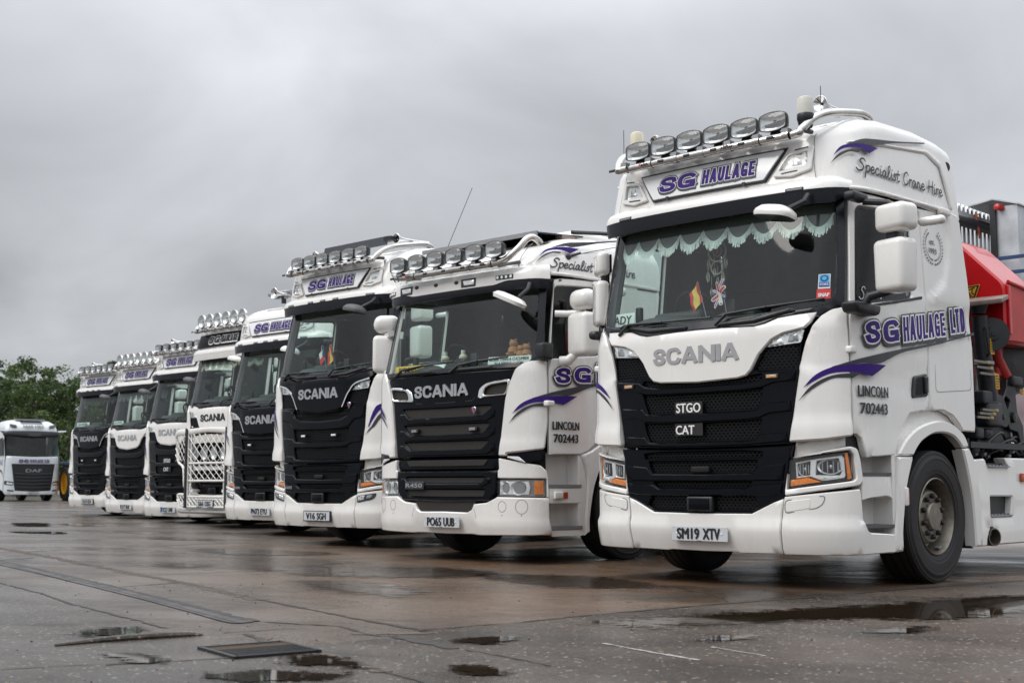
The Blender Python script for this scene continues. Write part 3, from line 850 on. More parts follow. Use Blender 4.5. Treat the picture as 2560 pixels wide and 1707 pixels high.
def p_floor(name):
    """cab floor, rear wall and headliner, seen from inside and from below"""
    mb = MB()
    mb.box((0, 1.28, 1.32), (2.36, 1.66, .06), 'black_plastic')
    mb.box((0, 2.10, 2.15), (2.36, .05, 1.72), 'cab_grey')
    mb.box((0, 1.25, 2.955), (2.22, 1.72, .03), 'cab_grey')
    for sg in (1, -1):
        for q in ((1.22, 1.40, 2.9, 2.0), ):
            mb.add(*panel((ccw if sg > 0 else mir)([(1.24, 1.38), (1.22, 2.05), (2.36, 2.2), (3.1, 2.2), (3.1, 1.38)]), Bc, -.05, 0, g=.2, e=0), 'cab_grey')
            mb.add(*panel((ccw if sg > 0 else mir)([(2.16, 2.1), (2.14, 2.93), (3.0, 2.93), (3.1, 2.1)]), Bc, -.05, 0, g=.2, e=0), 'cab_grey')
        mb.tube([tuple(Bc(np.array(1.17 * sg), np.array(z)) + np.array((-.03 * sg, .06, 0))) for z in (2.05, 2.3, 2.6, 2.93)], .045, 'cab_grey', 8)
    return mb.mesh(name, 30)
def p_dash(name):
    mb = MB()
    xs = np.linspace(-1.08, 1.08, 25)
    prof = [(.13, 2.02), (.20, 2.085), (.40, 2.11), (.60, 2.08), (.70, 1.95), (.74, 1.7), (.74, 1.4)]
    hump = .06 * np.exp(-((xs + .58) / .30) ** 4)
    mb.loft([[(x, y + .16 * abs(x) ** 3, z + (h if 1.9 < z else 0)) for x, h in zip(xs, hump)] for y, z in prof][::-1], 'dash_dark', closed=False)
    mb.rbox((-.58, .62, 2.17), (.50, .24, .10), .04, 'dash_dark')
    mb.rbox((.02, .58, 2.13), (.34, .16, .09), .03, 'dash_dark')
    mb.rbox((-.93, .45, 2.20), (.06, .05, .16), .015, 'black_plastic')
    mb.rbox((.03, .40, 2.17), (.10, .03, .17), .012, 'black_plastic')
    return mb.mesh(name)
def p_wheel_steer(name):
    mb = MB(); R = .225; tilt = Matrix.Rotation(R_(-58), 3, 'X')
    c = Vector((-.58, .84, 2.22))
    mb.tube([c + tilt @ Vector((R * math.cos(t), R * math.sin(t), 0)) for t in [k * math.pi / 16 for k in range(33)]], .017, 'black_plastic', 8, cap=False)
    for a in (0.2, 2.94, 4.71): mb.tube([c, c + tilt @ Vector((R * math.cos(a), R * math.sin(a), 0))], .02, 'black_plastic', 6)
    mb.rbox(c, (.16, .14, .06), .03, 'black_plastic', tilt)
    return mb.mesh(name)
def p_seat(x):
    def f(name):
        mb = MB(); mb.rbox((x, 1.25, 1.78), (.52, .52, .16), .06, 'seat_dark'); mb.rbox((x, 1.52, 2.13), (.50, .16, .70), .07, 'seat_dark', Matrix.Rotation(R_(-8), 3, 'X'))
        mb.rbox((x, 1.57, 2.58), (.30, .11, .22), .05, 'seat_dark'); mb.box((x, 1.3, 1.55), (.4, .4, .4), 'seat_dark'); return mb.mesh(name)
    return f
def p_wiper(k):
    def f(name):
        mb = MB(); P = lambda s, z, o=.02: tuple(Bc(np.array(s), np.array(z)) + np.array((0, -o, 0)))
        s0, z0, s1, z1 = ((.16, 2.045, 1.06, 2.135), (-.83, 2.045, .10, 2.065))[k]
        mb.tube([P(s0, z0 - .05, .03), P(s0 + .1, z0 + .03, .045), P((s0 + s1) / 2, (z0 + z1) / 2 + .012, .045)], [.014, .012, .008], 'black_plastic', 6)
        mb.tube([P(s0 + .02, z0 + .025), P((s0 + s1) / 2, (z0 + z1) / 2 + .015), P(s1, z1)], .009, 'black_plastic', 5)
        return mb.mesh(name)
    return f
def p_scuttle(k):
    O = ([(-.86, 2.055), (-.5, 1.985), (-.12, 1.985), (-.12, 2.012), (-.45, 2.022), (-.80, 2.085)], [(.20, 1.982), (.50, 1.988), (.84, 2.055), (.80, 2.085), (.48, 2.025), (.20, 2.012)])[k]
    return lambda name: MB().add(*panel(rnd(O, .015), Bc, .03, .03, g=.06, e=.01), 'black_plastic').mesh(name)
def p_steps(sg):
    M = ccw if sg > 0 else mir
    def f(name):
        mb = MB()
        mb.add(*panel(M([(1.26, .272), (1.78, .272), (1.78, 1.02), (1.26, 1.02)]), Bc, -.17, .0, g=.1, e=0), 'white_paint')
        mb.add(*panel(M(rnd([(1.318, .835), (1.68, .835), (1.70, .66, .01), (1.63, .688, .04), (1.40, .672, .04), (1.315, .655)], .01)), Bc, .0, .16, g=.06, e=.006), 'white_paint')
        mb.add(*panel(M([(1.71, .27), (1.76, .27), (1.80, 1.0), (1.71, 1.0)]), Bc, -.005, .17, g=.08, e=.005), 'white_paint')
        mb.add(*panel(M([(1.32, .268), (1.66, .268), (1.66, .403), (1.36, .415)]), Bc, .004, .16, g=.08, e=.005), 'white_paint')
        for z0, z1, a, b in ((.834, .858, 1.30, 1.682), (.455, .476, 1.325, 1.732)):
            s = np.linspace(a, b, 12) * sg
            o = Bc(s, np.full(12, z0)); i = o.copy(); i[:, 0] -= .17 * sg
            top = lambda P: [(p[0] + .006 * sg * (1 if P is o else 0), p[1], z1) for p in P]; bot = lambda P: [(p[0] + .006 * sg * (1 if P is o else 0), p[1], z0) for p in P]
            mb.loft([bot(i), bot(o), top(o), top(i)], 'tread_grey', closed=False)
        return mb.mesh(name)
    return f
ARCH = crv([(1.772, .984), (1.825, 1.04), (1.949, 1.132), (2.135, 1.212), (2.389, 1.265), (2.583, 1.272), (2.758, 1.242), (2.915, 1.175), (3.004, 1.075)], 4) + crv([(2.877, 1.066), (2.825, 1.105), (2.727, 1.152), (2.575, 1.175), (2.381, 1.166), (2.189, 1.108), (2.082, 1.045), (2.018, .988)], 4)
ARCH_F = crv([(1.768, .978), (1.752, .80), (1.725, .55), (1.660, .275)], 4) + crv([(1.791, .275), (1.83, .50), (1.900, .76), (2.015, .980)], 4)
ARCH_R = crv([(2.878, 1.058), (2.954, .897), (3.025, .68), (3.058, .45), (3.067, .262)], 4) + crv([(3.190, .266), (3.186, .55), (3.160, .808), (3.105, .95), (3.003, 1.066)], 4)
def p_arch(sg):
    M = ccw if sg > 0 else mir
    def f(name):
        mb = MB()
        for A in (ARCH, ARCH_F, ARCH_R): mb.add(*panel(M(A), Bc, .022, .10, g=.04, e=.014), 'white_paint')
        mb.add(*panel(M([(1.75, 1.0), (1.80, 1.14), (2.0, 1.37), (2.98, 1.37), (2.98, 1.07), (2.88, 1.07)] + crv([(2.834, 1.11), (2.727, 1.18), (2.575, 1.20), (2.381, 1.19), (2.189, 1.13), (2.082, 1.06), (2.0, 1.0)], 3)), Bc, -.05, 0, g=.06, e=0), 'white_paint')
        # liner
        V, F = [], []
        for k in range(21):
            a = math.pi * (-.08 + 1.16 * k / 20)
            for x in (1.215, .78): V.append((sg * x, 1.46 + .66 * math.cos(a), .52 + .665 * math.sin(a)))
        for k in range(20): F.append((2 * k, 2 * k + 1, 2 * k + 3, 2 * k + 2))
        mb.add(V, F, 'black_plastic')
        mb.box((sg * 1.02, 2.06, .70), (.42, .03, .90), 'rubber')
        return mb.mesh(name)
    return f
def tyre_mesh(R=.520, wd=.315):
    def f(name):
        mb = MB(); h = wd / 2
        prof = [(.292, -h * .78), (.33, -h * .93), (.40, -h), (.455, -h * .99), (R - .03, -h * .93), (R - .008, -h * .86)]
        for g0 in (-.62, -.22, .22, .62): prof += [(R, (g0 - .08) * h), (R, (g0 - .035) * h), (R - .014, (g0 - .03) * h), (R - .014, (g0 + .03) * h), (R, (g0 + .035) * h), (R, (g0 + .08) * h)]
        prof += [(R - .006, h * .88), (R - .020, h * .91), (R - .022, h * .945), (R - .034, h * .955), (R - .036, h * .94), (.462, h * .985), (.458, h * 1.005), (.446, h * 1.008), (.443, h * .995), (.40, h * 1.0), (.365, h * .985), (.362, h * .965), (.335, h * .94), (.332, h * .90), (.315, h * .88), (.292, h * .78)]
        return mb.lathe(prof, 'rubber', axis=(1, 0, 0), n=56).mesh(name, 28)
    return f
def rim_mesh(name):
    mb = MB(); h = .1575
    mb.lathe([(.302, h * .80), (.304, h * .90), (.296, h * .93), (.286, h * .80), (.272, h * .35), (.262, .0), (.240, -.01), (.215, .055), (.205, .088), (.196, .098), (.116, .098), (.112, .09)], 'rim_steel', axis=(1, 0, 0), n=48)
    mb.lathe([(.113, .085), (.111, .118), (.102, .130), (0, .132)], 'rim_steel', axis=(1, 0, 0), n=36)
    for k in range(10):
        a = 2 * math.pi * k / 10
        mb.lathe([(.022, .09), (.022, .115), (.016, .130), (0, .134)], 'nut_dark', (0, .160 * math.cos(a), .160 * math.sin(a)), (1, 0, 0), 10)
    mb.box((h * .62, .02, -.262), (.04, .05, .012), 'tread_alu')
    return mb.mesh(name)
def add_wheels(T, rear=True):
    axles = [(1.46, 1.075, False)] + ([(5.15, 1.0, True)] if rear else [])
    for y, x, tw in axles:
        for sg in (1, -1):
            t = link('wheel', MC.setdefault('tyre', tyre_mesh()('tyre')), T.root, (sg * x, y, .520), (0.3, 0, 0 if sg > 0 else math.pi))
            link('rim', MC.setdefault('rim', rim_mesh('rim')), t)
def p_chassis(name):
    mb = MB()
    for sg in (1, -1): mb.box((sg * .40, 3.6, .93), (.09, 5.8, .27), 'crane_black')
    mb.box((0, 1.0, .88), (1.15, 1.5, .50), 'black_void'); mb.rbox((0, 1.5, .75), (.7, 1.2, .5), .08, 'black_void')
    mb.tube([(-.95, 1.46, .52), (-.6, 1.46, .46), (.6, 1.46, .46), (.95, 1.46, .52)], .07, 'crane_black', 10)
    mb.tube([(-.9, 5.15, .52), (.9, 5.15, .52)], .10, 'crane_black', 10); mb.lathe([(0, -.2), (.2, -.12), (.24, 0), (.2, .12), (0, .2)], 'crane_black', (0, 5.15, .52), (0, 1, 0), 16)
    for sg in (1, -1): mb.rbox((sg * .86, 3.2, .60), (.58, 1.5, .58), .08, 'black_plastic')
    mb.box((0, 2.4, 1.0), (1.9, .5, .5), 'black_void')
    mb.box((0, 4.3, 1.10), (2.42, 4.3, .05), 'crane_black'); mb.box((0, 6.4, .75), (2.4, .06, .55), 'crane_black')  # unseen underbody plate and rear panel, added to keep the ground beneath dark
    for sg in (1, -1): mb.box((sg * .9, 5.85, .60), (.62, .03, .75), 'rubber'); mb.box((sg * 1.17, 3.2, .62), (.04, 2.0, .66), 'crane_black')  # rear flaps and side panels, added to block light entering under the lorry
    return mb.mesh(name, 30)
# ---- mirrors
def p_mirror(sg):
    def f(name):
        if sg < 0: return p_mirror_right(name)
        mb = MB()
        tp = lambda p: Vector((p.x * (1 - .10 * sstep(.05, .22, float(p.z))), p.y, p.z))
        Rz = Matrix.Rotation(R_(-14) * sg, 3, 'Z')
        mb.rbox((sg * 1.512, .36, 2.705), (.275, .20, .205), .05, 'white_paint', Rz, 4)
        mb.rbox((sg * 1.496, .36, 2.352), (.275, .20, .395), .05, 'white_paint', Rz, 4, lambda p: Vector((p.x * (1 + .18 * p.z), p.y, p.z)))
        mb.rbox((sg * 1.47, .40, 2.58), (.09, .10, .14), .02, 'black_plastic')
        for z, hh in ((2.705, .16), (2.352, .33)): mb.rbox((sg * 1.50, .455, z), (.235, .03, hh), .02, 'black_gloss', Rz)
        mb.rbox((sg * 1.72, .50, 2.675), (.20, .08, .065), .03, 'white_paint')
        mb.tube([(sg * 1.28, .30, 2.085), (sg * 1.31, .30, 2.14), (sg * 1.42, .36, 2.17), (sg * 1.50, .38, 2.20)], [.035, .035, .032, .03], 'black_plastic', 10)
        mb.rbox((sg * 1.275, .24, 2.045), (.14, .36, .085), .03, 'black_plastic', None, 3, lambda p: Vector((p.x, p.y * (1 + 2.2 * p.z), p.z)))
        mb.rbox((sg * 1.225, .30, 2.895), (.10, .22, .065), .025, 'black_plastic')
        mb.tube([(sg * 1.25, .36, 2.865), (sg * 1.42, .42, 2.84), (sg * 1.50, .40, 2.74)], .026, 'black_plastic', 8)
        return mb.mesh(name)
    return f
def p_mirror_right(name):
    mb = MB(); Rz = Matrix.Rotation(R_(-40), 3, 'Z')
    mb.rbox((-1.27, .36, 2.68), (.24, .115, .205), .045, 'white_paint', Rz, 4)
    mb.rbox((-1.285, .36, 2.335), (.25, .115, .395), .045, 'white_paint', Rz, 4, lambda p: Vector((p.x * (1 + .15 * p.z), p.y, p.z)))
    mb.rbox((-1.25, .38, 2.56), (.09, .07, .12), .02, 'black_plastic', Rz)
    for z, hh in ((2.68, .16), (2.335, .33)): mb.rbox((-1.235, .41, z), (.21, .02, hh), .008, 'black_gloss', Rz)
    mb.tube([(-1.24, .34, 2.085), (-1.26, .35, 2.13), (-1.27, .37, 2.16)], [.03, .03, .03], 'black_plastic', 10)
    mb.rbox((-1.235, .30, 2.045), (.09, .26, .075), .03, 'black_plastic')
    return mb.mesh(name)
def p_front_mirror(mat):
    def f(name):
        mb = MB(); Rm = Matrix.Rotation(R_(10), 3, 'Y') @ Matrix.Rotation(R_(-8), 3, 'X')
        rings = []
        for k, (sx, sy, z) in enumerate(((.0, .0, .062), (.45, .4, .060), (.72, .74, .045), (.95, .95, .015), (1, 1, -.012), (.95, .94, -.035))):
            rings.append([Rm @ Vector((.165 * sx * math.copysign(abs(math.cos(t)) ** .6, math.cos(t)) - .02 * z, .11 * sy * math.copysign(abs(math.sin(t)) ** .7, math.sin(t)), z)) + Vector((.775, -.09, 2.775)) for t in [2 * math.pi * i / 28 for i in range(28)]])
        mb.loft(rings[::-1], mat, cap1=True, cap0=False)
        mb.loft([rings[-1], [p * .96 + Vector((.031, -.0036, .111)) * 1.0 for p in rings[-1]]], 'black_plastic', cap1=True)
        mb.tube([(.86, -.05, 2.80), (.95, .03, 2.86), (.94, .10, 2.92)], .022, 'black_plastic', 8)
        return mb.mesh(name)
    return f
# ---- roof bar and lamps
def p_bar(name):
    mb = MB(); half = [(.83, .105, 3.405), (.88, .12, 3.43), (.915, .18, 3.50), (.95, .28, 3.565), (.985, .42, 3.61), (1.0, .76, 3.675), (1.0, .90, 3.685), (.995, .98, 3.66), (.98, 1.0, 3.60)]
    pts = [(-x, y, z) for x, y, z in reversed(half)] + [(-.4, .085, 3.402), (.4, .085, 3.402)] + half
    mb.tube(crv([Vector(p) for p in pts], 5), .032, 'steel_tube', 14)
    for x in (-.78, -.52, -.26, 0, .26, .52, .78):
        mb.lathe([(.0365, -.028), (.0365, .028)], 'steel_tube', (x, .085, 3.402), (1, 0, 0), 16); mb.box((x, .085, 3.435), (.056, .06, .035), 'tread_alu')
    for x in (-.90, -.39, -.13, .13, .39, .65):
        mb.rbox((x, .054, 3.402), (.062, .012, .024), .006, 'black_plastic'); mb.rbox((x, .047, 3.402), (.04, .006, .014), .003, 'lens_glass')
    for t, x, m in (('HiBar', .20, 'black_ink'), ('K', -.615, 'red_cap'), ('elsa', -.592, 'black_ink')):
        V, F = text2(t, .030, 1.15, .12, .03); P = [(x + v[0], .0475, 3.388 + v[1]) for v in V]; mb.add(P, F, m)
    for sg in (1, -1): mb.tube([(sg * .9, .12, 3.43), (sg * .88, .28, 3.45)], .02, 'black_plastic', 6)
    return mb.mesh(name)
def lampring(kind, sx, sy):
    """outline of a driving-lamp face"""
    if kind == 'round': return [(sx * math.cos(t), sy * math.sin(t)) for t in [2 * math.pi * i / 32 for i in range(32)]]
    b = .22 if kind == 'arched' else .04
    P = [(-sx, -sy * .72), (-sx * .5, -sy * (.72 + b)), (0, -sy * (.78 + b)), (sx * .5, -sy * (.72 + b)), (sx, -sy * .72), (sx * 1.02, 0), (sx, sy * .70), (sx * .5, sy * (.74 + b)), (0, sy * (.80 + b)), (-sx * .5, sy * (.74 + b)), (-sx, sy * .70), (-sx * 1.02, 0)]
    return dens(rnd(P, .02), .03)
def p_drivelamp(kind, sx, sy, dp=.09):
    def f(name):
        mb = MB(); O = ccw(lampring(kind, sx, sy)); R_r = lambda q, y: [(x * q, y, z * q) for x, z in O]
        body = 'chrome' if kind == 'round' else 'black_plastic'
        mb.loft([R_r(.45, dp), R_r(.80, dp * .75), R_r(.97, .02), R_r(1, 0), R_r(1, -.012), R_r(.93, -.014)][::-1], body, cap1=True)
        mb.loft([R_r(.93, -.010), R_r(.92, .006)][::-1], 'reflector')
        mb.loft([R_r(.92, .004), R_r(.80, .018), R_r(.55, .030), R_r(.30, .037), R_r(.12, .040)][::-1], 'reflector', cap0=True)
        mb.lathe([(.016, .0), (.020, .02), (.014, .035)], 'silver_letter', (.01, .045, 0), (0, -1, 0), 12)
        if kind == 'round': mb.box((0, .0, 0), (sx * 1.8, .012, .006), 'silver_letter')
        else:
            mb.add([(-sx * .75, .012, -sy * .1), (sx * .8, .012, .10 * sy), (sx * .75, .03, -.42 * sy), (-sx * .6, .03, -.55 * sy)], [(0, 1, 2, 3)], 'silver_letter')
            mb.box((0, .004, -sy * .05), (sx * 1.7, .004, .004), 'silver_letter', Matrix.Rotation(R_(-9), 3, 'Y'))
        return mb.mesh(name)
    return f
def p_lampglass(kind, sx, sy):
    def f(name):
        mb = MB(); O = ccw(lampring(kind, sx, sy)); R_r = lambda q, y: [(x * q, y, z * q) for x, z in O]
        mb.loft([R_r(.94, -.012), R_r(.75, -.022), R_r(.4, -.028), R_r(.1, -.03)], 'lens_glass', cap1=True)
        return mb.mesh(name)
    return f
def p_lampstalk(sy):
    def f(name): return MB().rbox((0, .045, -sy - .022), (.085, .06, .06), .012, 'black_plastic').mesh(name)
    return f
def add_lamps(T, xs, y, z, kind, sx, sy):
    for x in xs:
        k = f'{kind}{sx}{sy}'
        o = T.part('driving_lamp', 'dl' + k, p_drivelamp(kind, sx, sy)); o.location = (x, y, z - T.drop + (.15 if T.S else 0))
        T.part('lens', 'dg' + k, p_lampglass(kind, sx, sy), o); T.part('lamp_foot', 'df' + k, p_lampstalk(sy), o)
def p_horn(x, y, z, L=.55, r=.062):
    def f(name):
        mb = MB(); mb.lathe([(r * .2, .02), (r, -.012), (r * 1.05, -.01), (r * .98, .006), (r * .55, .06), (r * .30, .14), (r * .2, L * .6), (r * .26, L), (0, L)], 'chrome', (x, y, z), (0, 1, .03), 22)
        mb.lathe([(r * .75, .012), (0, .03)], 'black_plastic', (x, y, z), (0, 1, .03), 16)
        mb.box((x, y + L * .45, z - .03), (.03, .05, .06), 'tread_alu'); return mb.mesh(name)
    return f
def p_beacon(x, y, z, r, h, mat='beacon_white'):
    def f(name):
        mb = MB(); mb.lathe([(r * .8, -.10), (r * .95, -.05), (r * 1.02, -.04), (r * 1.02, 0), (r * .98, .005)], 'black_plastic', (x, y, z), n=24, cap=True)
        mb.lathe([(r * .97, .004), (r * .95, h * .8), (r * .88, h * .95), (r * .7, h)], mat, (x, y, z), n=24, cap=True)
        for q in (.15, .30, .45, .60): mb.lathe([(r * .75, h * q), (r * .8, h * (q + .04)), (r * .75, h * (q + .08))], 'silver_letter', (x, y, z), n=20)
        mb.lathe([(r * .5, .01), (r * .45, h * .7)], 'tread_alu', (x, y, z), n=14, cap=True); return mb.mesh(name)
    return f
def p_aerial(pts, r=.003): return lambda name: MB().tube(pts, r, 'black_ink', 5).mesh(name)
# ---- lettering and emblems
def p_emblem(mat, surf=Bc, s0=-.425, s1=.385, z0=1.716, z1=1.846, off=.020, depth=.012, slope=0.0):
    def f(name):
        mb = MB()
        for k, P in enumerate(block_strokes('SCANIA', s0, s1, z0, z1, (z1 - z0) * .29, (s1 - s0) * .010, 0, (z1 - z0) * .205)):
            V, F = sqrib(P, (z1 - z0) * .29, (z1 - z0) * .205); mb.add(*shell(V, F, surf, off + depth + .00015 * k, depth), mat)
        return mb.mesh(name, 30)
    return f
def p_text(items, surf, off, mat, depth=.0):
    """items: (text, x0, x1, z0, z1, shear, bold)"""
    def f(name):
        mb = MB()
        for t, x0, x1, z0, z1, sh, bd in items:
            put_text(mb, t, x0, x1, z0, z1, sh, bd, surf, off, mat, depth)
        return mb.mesh(name, 0)
    return f
def p_plate(reg, frame=False, yshift=0.0, band=None):
    def f(name):
        mb = MB(); sf = frontplane(-.032 + yshift, 0, 0)
        if frame: mb.add(*panel(rnd([(-.275, .325), (.275, .325), (.275, .46), (-.275, .46)], .01), frontplane(-.028 + yshift), 0, .02, g=.3, e=.003), 'black_plastic')
        mb.add(*panel(rnd([(-.26, .338), (.26, .338), (.26, .449), (-.26, .449)], .008), sf, 0, .006, g=.3, e=.002), 'plate_grey')
        if not frame:
            for x in (-.212, .205): mb.lathe([(.009, 0), (.007, .003), (0, .004)], 'decal_white', (x, -.033 + yshift, .395), (0, -1, 0), 12)
        if band: mb.add(*panel([(-.255, .345), (-.215, .345), (-.215, .443), (-.255, .443)], sf, .002, 0, g=.3, e=0), band)
        mb.add(*panel([(-.022, .340), (.022, .340), (.022, .343), (-.022, .343)], sf, .002, 0, g=.3, e=0), 'black_ink')
        return mb.mesh(name)
    return f
def p_platetext(reg, yshift=0.0, x0=-.205, x1=.19):
    a, b = reg.split()
    n = len(reg) + .2; xa = x0 + (x1 - x0) * (len(a) / (len(a) + len(b) + .75))
    xb = x1 - (x1 - x0) * (len(b) / (len(a) + len(b) + .75))
    return p_text([(a, x0, xa, .354, .435, 0, .055), (b, xb, x1, .354, .435, 0, .055)], frontplane(-.036 + yshift), 0, 'black_ink')
def p_griffin(cx, cz, r, surf=Bc, off=.03):
    def f(name):
        mb = MB(); sh = [(-.8, .7), (-.5, .95), (0, 1.0), (.5, .95), (.8, .7), (.75, 0), (.45, -.6), (0, -1), (-.45, -.6), (-.75, 0)]
        mb.add(*panel([(cx + x * r, cz + z * r) for x, z in sh], surf, off, .02, g=.02, e=.005), 'chrome')
        mb.add(*panel([(cx + x * r * .72, cz + z * r * .72) for x, z in sh], surf, off + .002, .002, g=.03, e=0), 'sticker_blue')
        mb.add(*panel([(cx - .3 * r, cz - .45 * r), (cx + .25 * r, cz - .4 * r), (cx + .35 * r, cz + .2 * r), (cx + .1 * r, cz + .5 * r), (cx - .3 * r, cz + .3 * r)], surf, off + .004, .002, g=.03, e=0), 'flag_red')
        return mb.mesh(name)
    return f
def band(up, lo): return ccw(crv(up, 6) + crv(lo, 6)[::-1])
def p_swoosh(items, surf, off):
    def f(name):
        mb = MB()
        for up, lo, mat in items:
            V, F, d = cdt2(band(up, lo), (), .05, 0); mb.add(*shell(V, F, surf, off), mat)
        return mb.mesh(name, 0)
    return f
def swz(sg): return lambda P: [(p[0] * sg, p[1]) for p in P]
def door_swoosh(sg, front_only=None):
    q = swz(sg)
    A = (q([(.903, 1.473), (.984, 1.560), (1.096, 1.617), (1.232, 1.641), (1.42, 1.652), (1.597, 1.652)]), q([(.903, 1.473), (.983, 1.522), (1.095, 1.574), (1.230, 1.585), (1.32, 1.575), (1.411, 1.560)]), 'purple')
    B_ = (q([(.865, 1.376), (.96, 1.486), (1.094, 1.557), (1.230, 1.576), (1.26, 1.575), (1.290, 1.570)]), q([(.865, 1.376), (.959, 1.456), (1.094, 1.533), (1.18, 1.542), (1.215, 1.541), (1.237, 1.539)]), 'decal_grey')
    C_ = (q([(1.103, 1.623), (1.344, 1.696), (1.758, 1.777), (2.336, 1.869), (2.8, 1.95), (3.15, 2.027)]), q([(1.103, 1.620), (1.343, 1.655), (1.512, 1.662), (1.838, 1.762), (2.335, 1.852), (3.15, 2.003)]), 'decal_grey')
    return A, B_, C_
def roof_swoosh(q):
    return [(q([(1.104 + .03, 3.24), (1.18, 3.30), (1.26, 3.328), (1.40, 3.345), (1.614, 3.347)]), q([(1.104 + .03, 3.235), (1.20, 3.285), (1.30, 3.305), (1.40, 3.300), (1.475, 3.281)]), 'purple'),
            (q([(1.104, 3.163), (1.17, 3.245), (1.245, 3.281), (1.31, 3.288), (1.364, 3.284)]), q([(1.104, 3.163), (1.17, 3.22), (1.245, 3.262), (1.30, 3.268), (1.335, 3.266)]), 'decal_grey'),
            (q([(1.233, 3.328), (1.40, 3.39), (1.581, 3.418), (1.933, 3.468), (2.528, 3.565)]), q([(1.233, 3.326), (1.40, 3.352), (1.526, 3.356), (1.933, 3.448), (2.528, 3.552)]), 'decal_grey')]
GL = {'S': (.62, [[(.55, .85), (.42, 1.0), (.22, .95), (.18, .75), (.35, .58), (.45, .38), (.38, .12), (.15, .05), (-.02, .2)]]),
      'p': (.42, [[(.02, .55), (.05, .2), (.0, -.38)], [(.04, .35), (.17, .53), (.33, .46), (.33, .2), (.2, .03), (.06, .1)]]),
      'e': (.42, [[(.03, .25), (.25, .31), (.28, .46), (.15, .53), (.03, .36), (.06, .1), (.2, .01), (.38, .15)]]),
      'c': (.40, [[(.31, .43), (.18, .53), (.03, .35), (.04, .12), (.16, .0), (.35, .13)]]),
      'i': (.26, [[(.06, .52), (.04, .15), (.11, .01), (.22, .12)], [(.09, .74), (.10, .78)]]),
      'a': (.50, [[(.32, .46), (.15, .53), (.02, .3), (.07, .04), (.2, .08), (.33, .47), (.31, .1), (.38, .01), (.47, .12)]]),
      'l': (.34, [[(.02, .15), (.20, .6), (.23, .93), (.13, 1.0), (.06, .7), (.08, .1), (.18, .0), (.3, .12)]]),
      's': (.34, [[(.26, .46), (.12, .53), (.05, .4), (.2, .26), (.2, .08), (.08, .0), (-.02, .08)]]),
      't': (.36, [[(.13, .88), (.09, .2), (.16, .0), (.28, .1)], [(-.05, .56), (.3, .61)]]),
      'C': (.60, [[(.5, .8), (.36, 1.0), (.13, .86), (.03, .45), (.11, .08), (.3, .0), (.52, .2)]]),
      'r': (.36, [[(.05, .53), (.06, .0)], [(.06, .25), (.15, .49), (.3, .51)]]),
      'n': (.48, [[(.05, .53), (.05, .0)], [(.05, .3), (.18, .52), (.28, .42), (.27, .1), (.35, .01), (.45, .12)]]),
      'H': (.62, [[(.10, 1.0), (.04, .0)], [(.50, 1.0), (.44, .0)], [(-.03, .46), (.57, .56)]]), ' ': (.34, [])}
def p_script(txt, surf, s0, s1, z0, h, off, mat='decal_grey', wd=.14, slope=0.0):
    def f(name):
        mb = MB(); tot = sum(GL[c][0] for c in txt); kx = (s1 - s0) / tot; x = 0
        for c in txt:
            a, st = GL[c]
            for P in st:
                q = crv(P, 6) if len(P) > 2 else P
                mb.add(*frib([(s0 + (x + u + .10 * v) * kx, z0 + v * h + slope * (x * kx)) for u, v in q], wd * h, surf, off), mat)
            x += a
        return mb.mesh(name, 0)
    return f
def p_laurel(surf, off):
    def f(name):
        mb = MB(); cx, cz, rx, rz = 2.515, 2.690, .165, .135
        for sg in (1, -1):
            for k in range(13):
                a = math.radians(-86 + k * 11.2); x, z = cx + sg * rx * math.cos(a), cz + rz * math.sin(a)
                for d in (-1, 1):
                    tx, tz = -math.sin(a) * sg, math.cos(a); ox, oz = math.cos(a) * sg, math.sin(a)
                    b = (x + d * .012 * ox, z + d * .012 * oz); t = (b[0] + .030 * tx + d * .014 * ox, b[1] + .022 * tz + d * .010 * oz)
                    m = ((b[0] + t[0]) / 2, (b[1] + t[1]) / 2); n = (-(t[1] - b[1]) * .26, (t[0] - b[0]) * .26)
                    V, F, dd = cdt2(ccw([b, (m[0] - n[0], m[1] - n[1]), t, (m[0] + n[0], m[1] + n[1])]), (), .1, 0); mb.add(*shell(V, F, surf, off), 'decal_grey')
        for t, x0, x1, z0, z1 in (('est.', 2.445, 2.54, 2.700, 2.737), ('1993', 2.425, 2.57, 2.625, 2.668)):
            put_text(mb, t, x0, x1, z0, z1, 0, .01, surf, off, 'decal_grey')
        return mb.mesh(name, 0)
    return f
def p_side_lettering(name):
    mb = MB()
    outlined(mb, Bc, .027, [('S', 1.365, 1.540, 1.798, 1.957, .03, .056, 0, .033), ('G', 1.585, 1.820, 1.788, 1.952, .02, .066, 0, .036), ('HAULAGE', 1.900, 2.625, 1.775, 1.965, .0, .036, .016, .028), ('LTD', 2.735, 3.015, 1.785, 1.985, 0, .042, .016, .030)], slope=.145, drop=.016, rim=(.023, .0125))
    return mb.mesh(name, 0)
def p_handle(sg):
    M = ccw if sg > 0 else mir
    def f(name):
        mb = MB(); mb.add(*panel(M(rnd([(2.075, 1.600), (2.292, 1.634), (2.296, 1.455), (2.025, 1.428)], .025)), Bc, .022, .02, g=.05, e=.008), 'black_plastic')
        mb.add(*panel(M(rnd([(2.11, 1.585), (2.20, 1.60), (2.18, 1.46), (2.07, 1.45)], .02)), Bc, .0235, .0, g=.05, e=0), 'black_void')
        mb.add(*panel(M(rnd([(2.205, 1.605), (2.265, 1.613), (2.262, 1.475), (2.215, 1.468)], .015)), Bc, .045, .03, g=.04, e=.01), 'black_plastic'); return mb.mesh(name)
    return f
